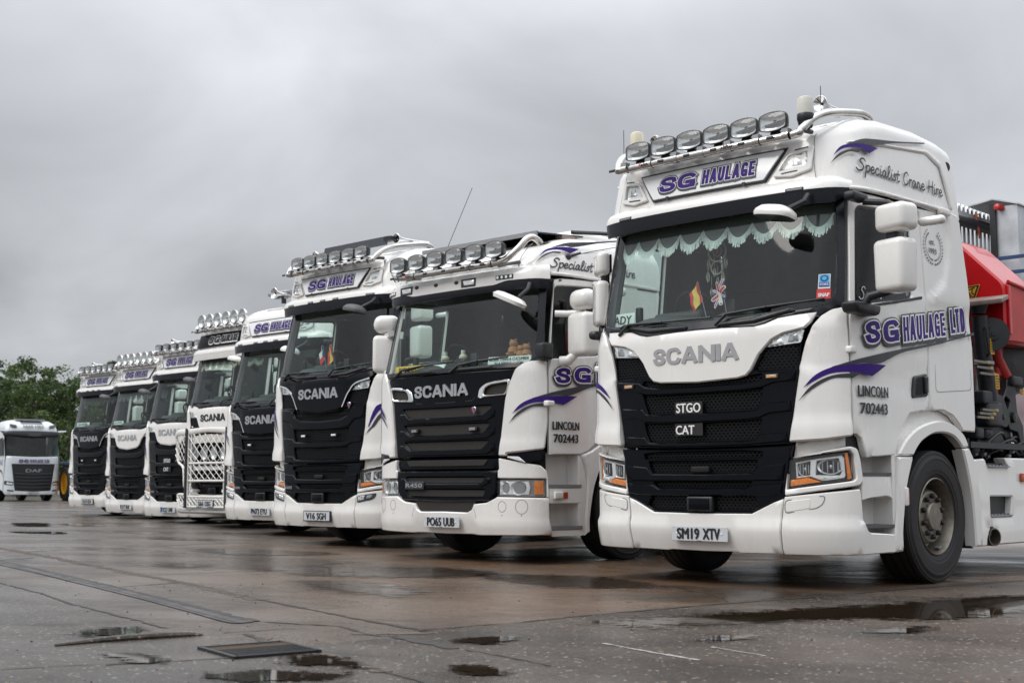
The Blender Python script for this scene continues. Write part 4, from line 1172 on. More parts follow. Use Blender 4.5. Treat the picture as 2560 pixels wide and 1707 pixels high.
def p_hinge(sg):
    def f(name):
        p = Bc(np.array(1.236 * sg), np.array(1.750)); return MB().rbox((p[0] + .012 * sg, p[1], p[2]), (.06, .085, .052), .015, 'white_paint').mesh(name)
    return f
# ---- curtain with scalloped fringe, inside the windscreen
def p_curtain(n, fringe, cloth, seed, z0=2.818, sag=.105, smax=1.09):
    def f(name):
        rn = random.Random(seed); mb = MB(); wv = 2 * smax / n; off = -.055
        for k in range(n):
            a = -smax + k * wv; pts = []
            for i in range(13):
                t = i / 12; pts.append((a + wv * t, z0 - sag * math.sin(math.pi * t) ** .8))
            up = [(x, 2.90) for x, z in pts]
            V = pts + up; F = [(i, i + 1, 13 + i + 1, 13 + i) for i in range(12)]
            mb.add(*shell(V, F, Bc, off - .004), cloth)
            V, F = ribbon(pts, .018); mb.add(*shell(V, F, Bc, off), fringe)
            V, F = [], []
            m = 34
            for i in range(m):
                t = (i + rn.random() * .5) / m; x = a + wv * t; z = z0 - sag * math.sin(math.pi * t) ** .8; L = .062 + rn.uniform(-.012, .016); dx = rn.uniform(-.008, .008); ww = .0042
                b = len(V); V += [(x - ww, z), (x + ww, z), (x + dx + ww * 1.1, z - L), (x + dx - ww * 1.1, z - L)]; F.append((b + 3, b + 2, b + 1, b))
            mb.add(*shell(V, F, Bc, off + .003), fringe)
        return mb.mesh(name, 0)
    return f

# ---------------------------------------------------------------- assemble a new-generation truck
def build_ng(T, o):
    P = T.part; wb = o.get('white_front', False)
    pm_ = 'white_paint' if wb else 'black_gloss'
    lp = P('front_panel', 'logo' + pm_, p_logo_panel(pm_))
    P('maker_lettering', 'emb' + o['emblem'], p_emblem(o['emblem'], off=.0285, depth=.006), lp)
    if not wb:
        for sg in (1, -1):
            P('chrome_trim', f'trim{sg}', lambda n, sg=sg: MB().add(*frib([(sg * x, z) for x, z in crv([(.918, 1.925), (.744, 1.893), (.652, 1.853), (.60, 1.800), (.547, 1.741), (.482, 1.63), (.462, 1.60)], 4)], .016, Bc, .031), 'chrome').mesh(n), lp)
    for sg in (1, -1):
        P('corner_panel', f'corner{sg}', p_corner(sg))
        P('marker_lamp', f'lamp{sg}', p_lamp(sg))
        P('headlight', f'head{sg}', p_headlight(sg))
        P('headlight_surround', f'hsur{sg}', p_head_surround(sg))
        d = P('door', f'door{sg}', p_door(sg))
        P('window', f'dglass{sg}', p_door_glass(sg), d); P('window_sill', f'sill{sg}', p_sill(sg), d)
        P('door_handle', f'handle{sg}', p_handle(sg), d); P('hinge_cover', f'hinge{sg}', p_hinge(sg), d)
        P('rear_side_panel', f'rear{sg}', p_rear(sg))
        P('step_well', f'steps{sg}', p_steps(sg)); P('wheel_arch', f'arch{sg}', p_arch(sg))
        if sg > 0 or o.get('right_mirror'): P('door_mirror', f'mirror{sg}', p_mirror(sg))
    g = P('grille', 'ugrille', p_upper_grille)
    P('grille_mesh', 'umesh', p_mesh([ROW0, ROW1, ROW2]), g)
    for sg in (1, -1): P('corner_mesh', f'tri{sg}', p_mesh([TRI if sg > 0 else mir(TRI)], -.012), g)
    g2 = P('lower_grille', 'lgrille', p_lower_grille); P('grille_mesh', 'lmesh', p_mesh([ROW3, ROW4, ROW5, ROW6]), g2)
    bp = P('bumper', 'bumper', p_bumper)
    for sg in (1, -1): P('fog_lamp' if o.get('fog') else 'bumper_cover', f"fog{sg}{bool(o.get('fog'))}", p_fog(sg, o.get('fog')), bp)
    pl = P('number_plate', f"plate{o.get('frame')}{o.get('band')}{o.get('py', 0)}", p_plate(o['reg'], o.get('frame', False), o.get('py', 0.0), o.get('band')))
    P('plate_lettering', 'pt' + o['reg'], p_platetext(o['reg'], o.get('py', 0.0)), pl)
    P('windscreen_surround', 'surround', p_surround); P('windscreen', 'wglass', p_glass); [(P('wiper', f'wiper{k}', p_wiper(k)), P('scuttle_moulding', f'scut{k}', p_scuttle(k))) for k in (0, 1)]
    v = P('sun_visor', f"visor{o.get('white_visor')}", p_visor(o.get('white_visor')))
    if not o.get('white_visor'):
        for k, (a, b) in enumerate(((.76, .90), (-.90, -.76)) + (((-.42, -.30), (-.15, -.03), (.12, .24)) if o.get('five_lamps') else ())): P('visor_lamp', f'vl{a}', p_visor_lamp(a, b), v)
    rf = P('roof_fairing', 'roof', p_roof)
    dark = o.get('dark_sign')
    sn = P('roof_sign', 'sign' + str(dark), p_sign('black_gloss' if dark else 'sign_white'))
    P('sign_lettering', 'signtx' + str(dark), p_sign_text(('decal_white', 'black_ink', 'black_ink') if dark else ('decal_grey', 'decal_white', 'purple')), sn)
    if not o.get('no_spots'):
        for sg in (1, -1): P('roof_spotlight', f'spot{sg}', p_spot(sg))
    P('cab_shell', 'floor', p_floor); P('dashboard', 'dash', p_dash); P('steering_wheel', 'swheel', p_wheel_steer)
    for x in (-.58, .58): P('seat', f'seat{x}', p_seat(x))
    P('front_mirror', 'fm' + o.get('fm', 'white_paint'), p_front_mirror(o.get('fm', 'white_paint')))
    P('chassis', 'chassis', p_chassis, fixed=True)
    add_wheels(T, o.get('rear_wheels', True))
    k = o.get('lamps')
    if k:
        P('light_bar', 'bar', p_bar)
        z0 = 3.535
        if k == 'round': add_lamps(T, [-.66, -.40, -.14, .14, .40, .66], .10, 3.585, 'round', .118, .124)
        elif k == 'arched': add_lamps(T, [-.655, -.393, -.131, .131, .393, .655], .10, z0, 'arched', .122, .078)
        else: add_lamps(T, [-.70, -.42, -.14, .14, .42, .70], .10, 3.53, 'square', .105, .085)
    for q in o.get('horns', ()): P('air_horn', f'horn{q}', p_horn(*q))
    for q in o.get('beacons', ()): P('beacon', f'beacon{q}', p_beacon(*q))
    for q in o.get('aerials', ()): P('aerial', f'aerial{q}', p_aerial(q))
    if o.get('led'):
        for s, z in o['led']: P('strobe_light', f'led{s}{z}', lambda n, s=s, z=z: MB().merge((*panel(rnd([(s - .055, z - .018), (s + .055, z - .018), (s + .055, z + .018), (s - .055, z + .018)], .006), Bc, .030, .03, g=.1, e=.004), 'black_plastic')).merge((*panel(rnd([(s - .042, z - .012), (s + .042, z - .012), (s + .042, z + .012), (s - .042, z + .012)], .004), Bc, .034, .006, g=.02, e=.003, relief=lambda a, b: .002 * np.sin(a * 400)), o.get('ledmat', 'silver_letter'))).mesh(n))
    if o.get('model'): P('model_badge', 'mb' + o['model'], p_text([(o['model'], -.70, -.54, .575 + .155, .612 + .155, 0, .03)], Bc, .03, 'silver_letter', .006))
    if o.get('griffin'): P('shield_badge', f"grif{o['griffin']}", p_griffin(*o['griffin']))
    if o.get('curtain'): P('windscreen_curtain', 'cur' + str(o['curtain']), p_curtain(*o['curtain']))
    sides = (1, -1) if o.get('side', True) else ()
    for sg in (-1, 1):
        P('swoosh_decal', f'sw{sg}', p_swoosh([x for x in door_swoosh(sg)][:2], Bc, .038 if True else .03))
    if o.get('full_side'):
        P('swoosh_decal', 'sw3', p_swoosh(door_swoosh(1)[2:], Bc, .0385))
        P('side_lettering', 'sidelet', p_side_lettering)
        P('town_lettering', 'lincoln', p_text([('LINCOLN', 1.287, 1.637, 1.410, 1.489, 0, .06)], Bc, .022, 'decal_grey')); P('phone_lettering', 'phone', p_text([('702443', 1.301, 1.622, 1.285, 1.363, 0, .06)], Bc, .022, 'decal_grey'))
        P('laurel_badge', 'laurel', p_laurel(Bc, .016))
        P('window_lettering', 'wintx', p_script('Scania', Bc, 1.33, 1.62, 2.135, .10, .001, 'mint_fringe', .07, .12))
    if o.get('roof_text'):
        P('roof_lettering', 'rooftx', p_script('Specialist Crane Hire', Br, 1.33, 2.80, 3.128, .105, .006, slope=.008))
        P('swoosh_decal', 'swroof', p_swoosh(roof_swoosh(lambda q: q), Br, .020))

GROUP = 'white haulage lorries parked side by side'
def ng(name, label, x, y, yaw, S, drop, **o):
    r = thing(name, label, 'lorry', (x, y, 0), R_(yaw), GROUP)
    T = Truck(r, S, drop); build_ng(T, o); return T

T1 = ng('crane_lorry', 'white lorry reading SM19 XTV, STGO and CAT, with a red crane behind its cab', 0, 0, 0, False, 0, reg='SM19 XTV', white_front=True, emblem='grey_letter',
        lamps='arched', horns=[(.81, .55, 3.745, .55, .06), (-.735, .45, 3.70, .5, .055)], beacons=[(.885, .19, 3.565, .064, .135), (-.735, .19, 3.62, .058, .11, 'beacon_cream')], aerials=[((-1.06, .42, 3.40), (-1.06, .42, 3.86)), ((.955, .30, 3.60), (.955, .30, 3.80))],
        led=[(.655, 1.572), (-.70, 1.560)], ledmat='amber_led', curtain=(9, 'mint_fringe', 'drape_grey', 3), full_side=True, roof_text=True, rear_wheels=True, right_mirror=True)
for key, items in (('stgo', [('STGO', -.215, .015, 1.330, 1.402, 0, .04), ]), ('cat', [('CAT', -.222, -.046, 1.160, 1.229, 0, .04)])):
    b = T1.part('grille_board', key, lambda n, z=items[0][3]: MB().add(*panel([(-.235, z - .012), (.03, z - .012), (.03, z + .084), (-.235, z + .084)], Bc, .010, .012, g=.2, e=.003), 'black_ink').mesh(n))
    T1.part('board_lettering', key + 't', p_text(items, Bc, .0125, 'decal_white'), b)
def sticker(T, key, x0, x1, z0, z1, col, parts):
    o = T.part('window_sticker', key, lambda n: MB().add(*panel([(x0, z0), (x1, z0), (x1, z1), (x0, z1)], Bc, .003, .001, g=.1, e=0), col).mesh(n))
    T.part('sticker_print', key + 'p', parts, o)
def p_fors(x0, x1, z0, z1):
    def f(n):
        mb = MB(); q = lambda u, v: (x0 + u * (x1 - x0), z0 + v * (z1 - z0)); pn = lambda P, o, m: mb.add(*panel([q(*p) for p in P], Bc, o, 0, g=.1, e=0), m)
        pn([(.07, .12), (.93, .12), (.93, .96), (.07, .96)], .0042, 'sticker_cyan'); pn([(.07, .12), (.93, .12), (.93, .42), (.07, .42)], .0052, 'sticker_blue')
        c = [(.5 + .34 * math.cos(t), .70 + .23 * math.sin(t)) for t in [k * math.pi / 10 for k in range(20)]]; pn(c, .0052, 'sticker_blue')
        c = [(.5 + .19 * math.cos(t), .70 + .13 * math.sin(t)) for t in [k * math.pi / 10 for k in range(20)]]; pn(c, .0062, 'sticker_cyan')
        a, b = q(.16, .20), q(.86, .36); put_text(mb, 'FORS', a[0], b[0], a[1], b[1], 0, .04, Bc, .0064, 'decal_white'); return mb.mesh(n, 0)
    return f
sticker(T1, 'fors', 1.000, 1.090, 2.213, 2.325, 'decal_white', p_fors(1.000, 1.090, 2.213, 2.325))
sticker(T1, 'snap', .992, 1.096, 2.135, 2.208, 'sticker_red', p_text([('SNAP', 1.004, 1.086, 2.150, 2.178, 0, .06)], Bc, .0045, 'decal_white'))

# ---- loader crane, side skirts and exhaust of the crane lorry
def p_crane_house(n):
    mb = MB(); prof = [(1.25, 2.00), (1.25, 2.53), (.80, 2.99), (.55, 3.05), (.0, 3.05), (-.2, 2.9), (-.25, 2.5), (-.25, 2.06)]
    rr = lambda y, k: [(x * k, y, 2.0 + (z - 2.0) * k) for x, z in rnd(prof, .05, 3)]
    mb.loft([rr(2.86, .985), rr(2.88, 1), rr(3.55, 1), rr(3.57, .985)], 'crane_red', cap0=True, cap1=True)
    mb.box((.2, 3.25, 1.65), (1.3, .5, .9), 'crane_red'); mb.rbox((.98, 3.10, 1.62), (.10, .26, .34), .02, 'crane_red_faded'); mb.rbox((1.0, 3.2, 1.98), (.12, .16, .5), .03, 'crane_red_faded'); mb.box((.5, 3.0, 1.25), (1.1, .7, .35), 'crane_black')
    return mb.mesh(n, 35)
def p_crane_side(n):
    mb = MB(); mb.add(*panel([(2.90, 2.03), (3.56, 2.03), (3.56, 2.50), (2.90, 2.54)], sideplane(1.254), .006, .01, g=.2, e=.006), 'crane_red_faded')
    mb.tube([(1.265, 2.91, 2.55), (1.268, 3.2, 2.53), (1.265, 3.56, 2.50)], .016, 'crane_red', 8); mb.rbox((1.26, 2.92, 2.30), (.03, .05, .44), .008, 'crane_red'); return mb.mesh(n)
def p_crane_leg(n):
    mb = MB(); mb.tube([(1.10, 2.66, 2.235), (1.10, 2.68, 2.10), (1.10, 2.72, 1.84)], [.068, .073, .075], 'crane_black', 20)
    mb.lathe([(.085, -.015), (.085, .012)], 'tread_alu', (1.10, 2.725, 1.825), (0, 0, 1), 20, cap=True)
    mb.tube([(1.10, 2.73, 1.82), (1.10, 2.80, 1.50)], [.072, .078], 'crane_black', 20); mb.tube([(1.10, 2.655, 2.25), (1.10, 2.655, 2.34)], [.055, .085], 'crane_black', 16)
    mb.tube([(1.16, 2.62, 2.12), (1.185, 2.60, 2.10), (1.19, 2.63, 1.90), (1.165, 2.66, 1.88)], .011, 'black_plastic', 8)
    mb.rbox((1.08, 2.72, 1.52), (.16, .30, .12), .02, 'crane_black'); mb.rbox((1.06, 2.80, 1.38), (.20, .30, .22), .03, 'crane_black')
    return mb.mesh(n)
def p_crane_plate(n):
    mb = MB(); V = [(2.90, 1.56), (3.0, 1.55), (3.12, 1.40), (3.14, 1.32), (3.05, 1.27), (2.90, 1.29)]; mb.add(*panel(rnd(V, .02), sideplane(1.14), 0, .03, g=.1, e=.004), 'crane_black')
    mb.lathe([(.026, 0), (.024, .02), (0, .024)], 'nut_dark', (1.14, 2.97, 1.36), (1, 0, 0), 14)
    V = [(3.20, 1.71), (3.52, 1.70), (3.50, 1.60), (3.38, 1.58), (3.40, 1.42), (3.52, 1.30), (3.54, 1.10), (3.46, 1.12), (3.40, 1.24), (3.22, 1.26), (3.16, 1.36), (3.26, 1.52), (3.16, 1.56), (3.06, 1.46), (3.06, 1.50), (3.18, 1.62)]
    mb.add(*panel(rnd(V, .02), sideplane(1.10), 0, .06, g=.1, e=.006), 'crane_black'); mb.lathe([(.05, 0), (.046, .03), (0, .036)], 'nut_dark', (1.10, 3.28, 1.37), (1, 0, 0), 14)
    mb.rbox((1.09, 3.34, 1.70), (.12, .22, .09), .02, 'crane_black'); mb.tube([(1.06, 3.02, 2.05), (1.05, 3.12, 1.9), (1.07, 3.3, 1.7)], .05, 'crane_red_faded', 10)
    return mb.mesh(n)
CR = T1.part('loader_crane', 'crane', p_crane_house)
T1.part('crane_side_plate', 'craneside', p_crane_side, CR)
T1.part('stabiliser_leg', 'craneleg', p_crane_leg, CR); T1.part('crane_bracket', 'cranepl', p_crane_plate, CR)
T1.part('pulley', 'pulley', lambda n: MB().lathe([(.145, -.03), (.148, 0), (.145, .03), (.06, .035), (.055, .05), (.02, .052), (.018, .06), (0, .06)], 'crane_black', (1.165, 2.76, 2.075), (.62, -.78, 0), 32, cap=True).mesh(n), CR)
T1.part('hose_reel', 'reel', lambda n: MB().lathe([(.26, -.05), (.27, .0), (.26, .05), (.10, .06), (0, .07)], 'hose', (1.04, 3.36, 1.86), (1, -.3, 0), 28).mesh(n), CR)
T1.part('foot_plate', 'footpl', lambda n: MB().rbox((1.10, 2.72, 2.375), (.42, .52, .045), .012, 'rust_board', Matrix.Rotation(R_(12), 3, 'X') @ Matrix.Rotation(R_(14), 3, 'Z')).mesh(n), CR)
for k, (y, z) in enumerate(((2.56, 1.812), (2.62, 1.765), (2.68, 1.715), (2.70, 1.405), (2.64, 1.372), (2.59, 1.338))):
    o = T1.part('brass_fitting', f'brass{k}', lambda n, y=y, z=z: MB().rbox((1.20, y, z), (.030, .055, .026), .004, 'brass').box((1.20, y - .16, z - .002), (.022, .26, .020), 'rim_steel').mesh(n), CR)
for k, (y, z, h, ww) in enumerate(((2.735, 1.965, .135, .042), (2.81, 1.665, .135, .042), (3.36, 1.60, .05, .035))):
    def lab(n, y=y, z=z, h=h, ww=ww):
        mb = MB(); sf = sideplane(1.178 if y < 3 else 1.165); mb.add(*panel(rnd([(y - ww, z - h / 2), (y + ww, z - h / 2), (y + ww * .9, z + h / 2), (y - ww * 1.1, z + h / 2)], .008), sf, 0, .004, g=.1, e=0), 'label_yellow')
        rn = random.Random(k)
        for i in range(5):
            zz = z + h * (.34 - .17 * i); mb.add(*frib([(y - ww * .8, zz), (y + ww * rn.uniform(.2, .8), zz)], h * .055, sf, .002), 'black_ink')
        return mb.mesh(n, 0)
    T1.part('warning_label', f'label{k}', lab, CR)
def p_warn(n):
    mb = MB(); sf = frontplane(2.852); c = (.955, 2.49)
    tri = lambda r: [(c[0] - r * .95, c[1] + r * .50), (c[0] + r * .98, c[1] + r * .66), (c[0] + r * .32, c[1] - r * 1.05)]
    mb.add(*panel(rnd(tri(.085), .012), sf, 0, .003, g=.1, e=0), 'label_yellow'); mb.add(*panel(rnd(tri(.075), .008), sf, .0015, 0, g=.1, e=0), 'black_ink'); mb.add(*panel(rnd(tri(.054), .006), sf, .003, 0, g=.1, e=0), 'label_yellow')
    mb.add(*frib([(c[0] - .02, c[1] + .012), (c[0] + .03, c[1] + .028)], .010, sf, .0045), 'black_ink'); mb.add(*frib([(c[0] + .01, c[1] + .022), (c[0] + .006, c[1] - .018)], .009, sf, .0045), 'black_ink'); mb.add(*frib([(c[0] + .006, c[1] - .018), (c[0] + .02, c[1] - .03)], .012, sf, .0045), 'black_ink')
    return mb.mesh(n, 0)
T1.part('warning_sign', 'warn', p_warn, CR)
T1.part('crane_ram', 'ram', lambda n: MB().tube([(1.0, 2.8, 1.13), (1.0, 4.6, 1.13)], .028, 'hydraulic_steel', 12).mesh(n), CR)
def p_hoses(n):
    mb = MB(); rn = random.Random(4)
    for k in range(16):
        y0 = 2.35 + rn.random() * .9; x = 1.15 - rn.random() * .5; mb.tube(crv([Vector((x, y0, 1.0 + rn.random() * .08)), Vector((x + rn.uniform(-.1, .1), y0 + .3, 1.05 + rn.random() * .2)), Vector((x, y0 + .7, 1.02 + rn.random() * .1)), Vector((x, y0 + 1.2, 1.0))], 5), .014, 'hose', 6)
    for k in range(10): mb.rbox((1.1 - rn.random() * .4, 2.4 + rn.random() * .7, 1.05 + rn.random() * .2), (.12, .14, .10), .02, 'crane_black')
    for k in range(8): mb.lathe([(.018, 0), (.018, .05)], 'tread_alu', (1.16 - rn.random() * .1, 2.35 + rn.random() * .8, 1.0 + rn.random() * .1), (0, 1, .2), 8, cap=True)
    return mb.mesh(n)
T1.part('hose_bundle', 'hoses', p_hoses, CR)
def p_skirt(n):
    mb = MB(); sp = sideplane(1.25); st = rnd([(2.398, .67), (2.852, .667), (2.815, .503), (2.398, .504)], .015)
    out = rnd([(2.10, .972), (2.35, .986), (2.392, .92), (2.812, .923), (2.765, .998), (4.6, 1.0), (4.6, .262), (2.515, .266), (2.49, .36, .05), (2.43, .425, .06), (2.35, .41, .05), (2.29, .32), (2.28, .262), (2.185, .262), (2.185, .5), (2.17, .74)], .012)
    mb.add(*panel(out, sp, 0, .12, [st], g=.10, e=.012, relief=lambda y, z: -.012 * sstep(.73, .76, z) + .012 * sstep(.43, .41, z)), 'white_paint')
    mb.add(*panel([(2.38, .48), (2.88, .48), (2.88, .70), (2.38, .70)], sp, -.11, 0, g=.3, e=0), 'white_paint')
    mb.box((1.20, 2.61, .507), (.12, .43, .014), 'tread_alu'); mb.box((1.20, 2.6, .921), (.12, .42, .012), 'tread_alu')
    for i in range(6): mb.box((1.22, 2.44 + i * .07, .517), (.05, .03, .012), 'tread_alu'); mb.box((1.22, 2.44 + i * .07, .93), (.05, .03, .012), 'tread_alu')
    mb.add(*panel([(2.26, .25), (2.53, .25), (2.53, .46), (2.26, .46)], sp, -.20, 0, g=.3, e=0), 'black_void')
    mb.rbox((1.255, 3.09, .83), (.02, .10, .075), .004, 'red_orange')
    return mb.mesh(n)
T1.part('side_skirt', 'skirt', p_skirt)
T1.part('exhaust_pipe', 'exhaust', lambda n: MB().lathe([(.072, -.3), (.074, 0), (.066, 0), (.062, -.25), (0, -.26)], 'rim_steel', (1.275, 2.405, .332), (1, -.30, 0), 24).mesh(n))
T1.part('marker_reflector', 'mref', lambda n: MB().rbox((1.275, .845, .68), (.03, .045, .14), .012, 'white_paint').box((1.275, .873, .68), (.02, .012, .12), 'red_orange').mesh(n))
T1.part('air_deflector_lamp', 'dfl', lambda n: MB().rbox((1.24, 1.73, 2.995), (.06, .16, .06), .018, 'white_paint').lathe([(.04, 0), (.045, .05), (.04, .06), (0, .06)], 'black_plastic', (1.10, 2.02, 3.44), (1, -.3, 0), 14, cap=True).mesh(n))

# ---------------------------------------------------------------- the other new-generation lorries
PA = [(.81, .55, 3.745, .55, .06), (-.735, .45, 3.70, .5, .055)]
COMMON = dict(frame=True)
T3 = ng('black_grille_lorry', 'white lorry with black grille, plate V16 SGH and two small dashboard flags', -7.19, 1.92, -.4, True, .02, reg='V16 SGH', frame=True, emblem='silver_letter', lamps='arched', horns=PA, beacons=[], fog=True, five_lamps=True,
        fm='tread_grey', model='660S', griffin=(.585, 1.615, .036), led=[(-.31, 1.40), (.31, 1.40)], ledmat='decal_white')
T4 = ng('black_grille_lorry', 'white lorry with black grille, plate PN73 EYU and roof beacon bar but no lamp bar', -10.47, 3.40, 0, False, .034, reg='PN73 EYU', emblem='silver_letter', lamps=None, horns=[(-.25, .35, 3.78, .5, .085)], five_lamps=True, fog=True, model='500R', led=[(-.30, 1.40)], ledmat='decal_white', py=0.0)
T5 = ng('bull_bar_lorry', 'all white lorry with a mesh bull bar and plate S66 OSG', -14.10, 4.95, -1.0, True, -.03, reg='S66 OSG', frame=True, white_front=True, white_visor=True, dark_sign=True, no_spots=True, emblem='black_ink', lamps='round', fog=True, griffin=(-.74, 1.605, .04), py=-.13, led=[(-.55, 1.585)], ledmat='decal_white', curtain=(9, 'cream', 'drape_grey', 5, 2.84, .08))
T6 = ng('white_nosed_lorry', 'white lorry with white nose over black grille, plate FX22 UNK, square roof lamps', -17.0, 5.87, .7, True, .13, reg='FX22 UNK', white_front=True, emblem='grey_letter', lamps='square', horns=PA, fog=True, fm='tread_grey', model='500S', band='sticker_blue')
T7 = ng('white_nosed_lorry', 'white lorry with white nose over black grille, plate FX17 KUK, round roof lamps', -20.52, 6.97, .4, True, .13, reg='FX17 KUK', white_front=True, emblem='grey_letter', lamps='round', fog=True, fm='tread_grey', model='500S', band='decal_white', curtain=(9, 'drape_grey', 'drape_grey', 6))
T8 = ng('black_grille_lorry', 'white lorry with black grille and plate SG74 SGH, farthest from the camera in the row', -23.85, 7.85, 2.0, True, .05, reg='SG74 SGH', frame=True, emblem='silver_letter', lamps='arched', horns=PA, fog=True, five_lamps=True, fm='tread_grey', model='500S', led=[(-.31, 1.40), (.31, 1.40)], ledmat='decal_white', curtain=(11, 'dash_dark', 'dash_dark', 7))
sticker(T3, 'fors3', 1.000, 1.090, 2.213, 2.325, 'decal_white', p_fors(1.000, 1.090, 2.213, 2.325))
for key, items in (('stgo', [('STGO', -.215, .015, 1.330, 1.402, 0, .04), ]), ('cat', [('CAT', -.222, -.046, 1.160, 1.229, 0, .04)])):
    b = T6.part('grille_board', key, None); T6.part('board_lettering', key + 't', None, b)
# roof beacon bar and solar panel
def p_beaconbar(n):
    mb = MB()
    for x in (-.55, .0, .55): mb.rbox((x, .72, 3.84), (.50, .22, .075), .03, 'tread_alu')
    mb.box((0, .72, 3.79), (1.5, .10, .03), 'black_plastic')
    for x in (-.5, .5): mb.box((x, .72, 3.73), (.05, .06, .10), 'black_plastic')
    return mb.mesh(n)
T4.part('beacon_bar', 'bbar', p_beaconbar)
T3.part('solar_panel', 'solar3', lambda n: MB().box((.02, .52, 3.735), (1.30, .012, .12), 'solar', Matrix.Rotation(R_(-12), 3, 'X')).box((.74, .50, 3.74), (.14, .10, .055), 'black_plastic').mesh(n))
# bull bar
def p_bullbar(n):
    mb = MB(); Y = -.12; X = .64; W = 'white_paint'
    mb.tube(crv([Vector((-X, Y, 1.565)), Vector((0, Y - .02, 1.58)), Vector((X, Y, 1.565))], 6), .025, W, 10)
    for z in (1.115, .80, .515, .335): mb.tube([(-X, Y, z), (0, Y - .02, z), (X, Y, z)], .022, W, 10)
    for sg in (1, -1):
        mb.tube([(sg * X, Y, .33), (sg * X, Y, 1.565)], .028, W, 10); mb.tube([(sg * (X - .10), Y, .33), (sg * (X - .10), Y, 1.565)], .016, W, 8)
        mb.tube(crv([Vector((sg * X, Y, 1.565)), Vector((sg * 1.10, Y + .04, 1.56)), Vector((sg * 1.19, Y + .10, 1.48)), Vector((sg * 1.16, Y + .10, 1.27)), Vector((sg * 1.04, Y + .05, 1.14)), Vector((sg * .84, Y + .02, 1.05)), Vector((sg * .78, Y + .01, .88)), Vector((sg * .74, Y, .70)), Vector((sg * X, Y, .62))], 5), .025, W, 10)
        mb.tube(crv([Vector((sg * X, Y, .545)), Vector((sg * 1.04, Y + .06, .55)), Vector((sg * 1.10, Y + .10, .46)), Vector((sg * .95, Y + .05, .37)), Vector((sg * X, Y, .335))], 5), .025, W, 10)
        mb.box((sg * (X + .015), Y - .04, .95), (.055, .025, 1.28), 'black_plastic')
        mb.tube([(sg * .5, Y, .62), (sg * .5, .1, .62)], .03, W, 8)
    mb.add(*panel(sym([(0, 1.545), (.52, 1.535), (.52, 1.47), (0, 1.48)]), frontplane(Y + .012), 0, .01, g=.3, e=.003), W); mb.add(*panel(sym([(0, 1.06), (.52, 1.06), (.52, .99), (0, .99)]), frontplane(Y + .03), 0, .01, g=.3, e=.003), W)
    return mb.mesh(n)
def p_bullmesh(n):
    mb = MB(); Y = -.135
    def lattice(x0, x1, z0, z1, d, k_, bend=0.0):
        for sg in (1, -1):
            for k in range(-40, 60):
                P = [(x0 + (x1 - x0) * i / 80, z0 + k * d + sg * k_ * (x1 - x0) * i / 80) for i in range(81)]; P = [p for p in P if z0 <= p[1] <= z1]
                if len(P) > 1: mb.tube([(x, Y + .004 * sg + bend * (abs(x) - .64 if abs(x) > .64 else 0), z) for x, z in (P[0], P[-1])], .0062, 'white_paint', 5, cap=False)
    lattice(-.62, .62, 1.13, 1.55, .135, .72); lattice(-.62, .62, .82, 1.10, .135, .72); lattice(-.62, .62, .35, .50, .09, .72)
    for sg in (1, -1): lattice(*((-1.15, -.66) if sg < 0 else (.66, 1.15)), 1.16, 1.54, .12, .9, .12); lattice(*((-1.05, -.66) if sg < 0 else (.66, 1.05)), .37, .53, .09, .8, .12); lattice(*((-.80, -.66) if sg < 0 else (.66, .80)), .72, 1.08, .09, .9, .1)
    return mb.mesh(n)
bb = T5.part('bull_bar', 'bullbar', p_bullbar); T5.part('bar_mesh', 'bullmesh', p_bullmesh, bb)
for x in (-.465, -.155, .155, .465):
    o = T5.part('driving_lamp', 'bbl', p_drivelamp('round', .115, .120, .06), bb); o.location = (x, -.085, 1.285)
    T5.part('lens', 'bblg', p_lampglass('round', .115, .120), o)
T5.part('light_tube', 'ltube', lambda n: MB().tube([(-1.0, -.06, .255), (-.85, -.10, .245), (.85, -.10, .245), (1.0, -.06, .255)], .034, 'steel_tube', 12).mesh(n))
T5.part('grille_lettering', 'super', p_text([('SUPER', -.26, .22, 1.560, 1.583, .15, .05)], Bc, .034, 'decal_white', .004))

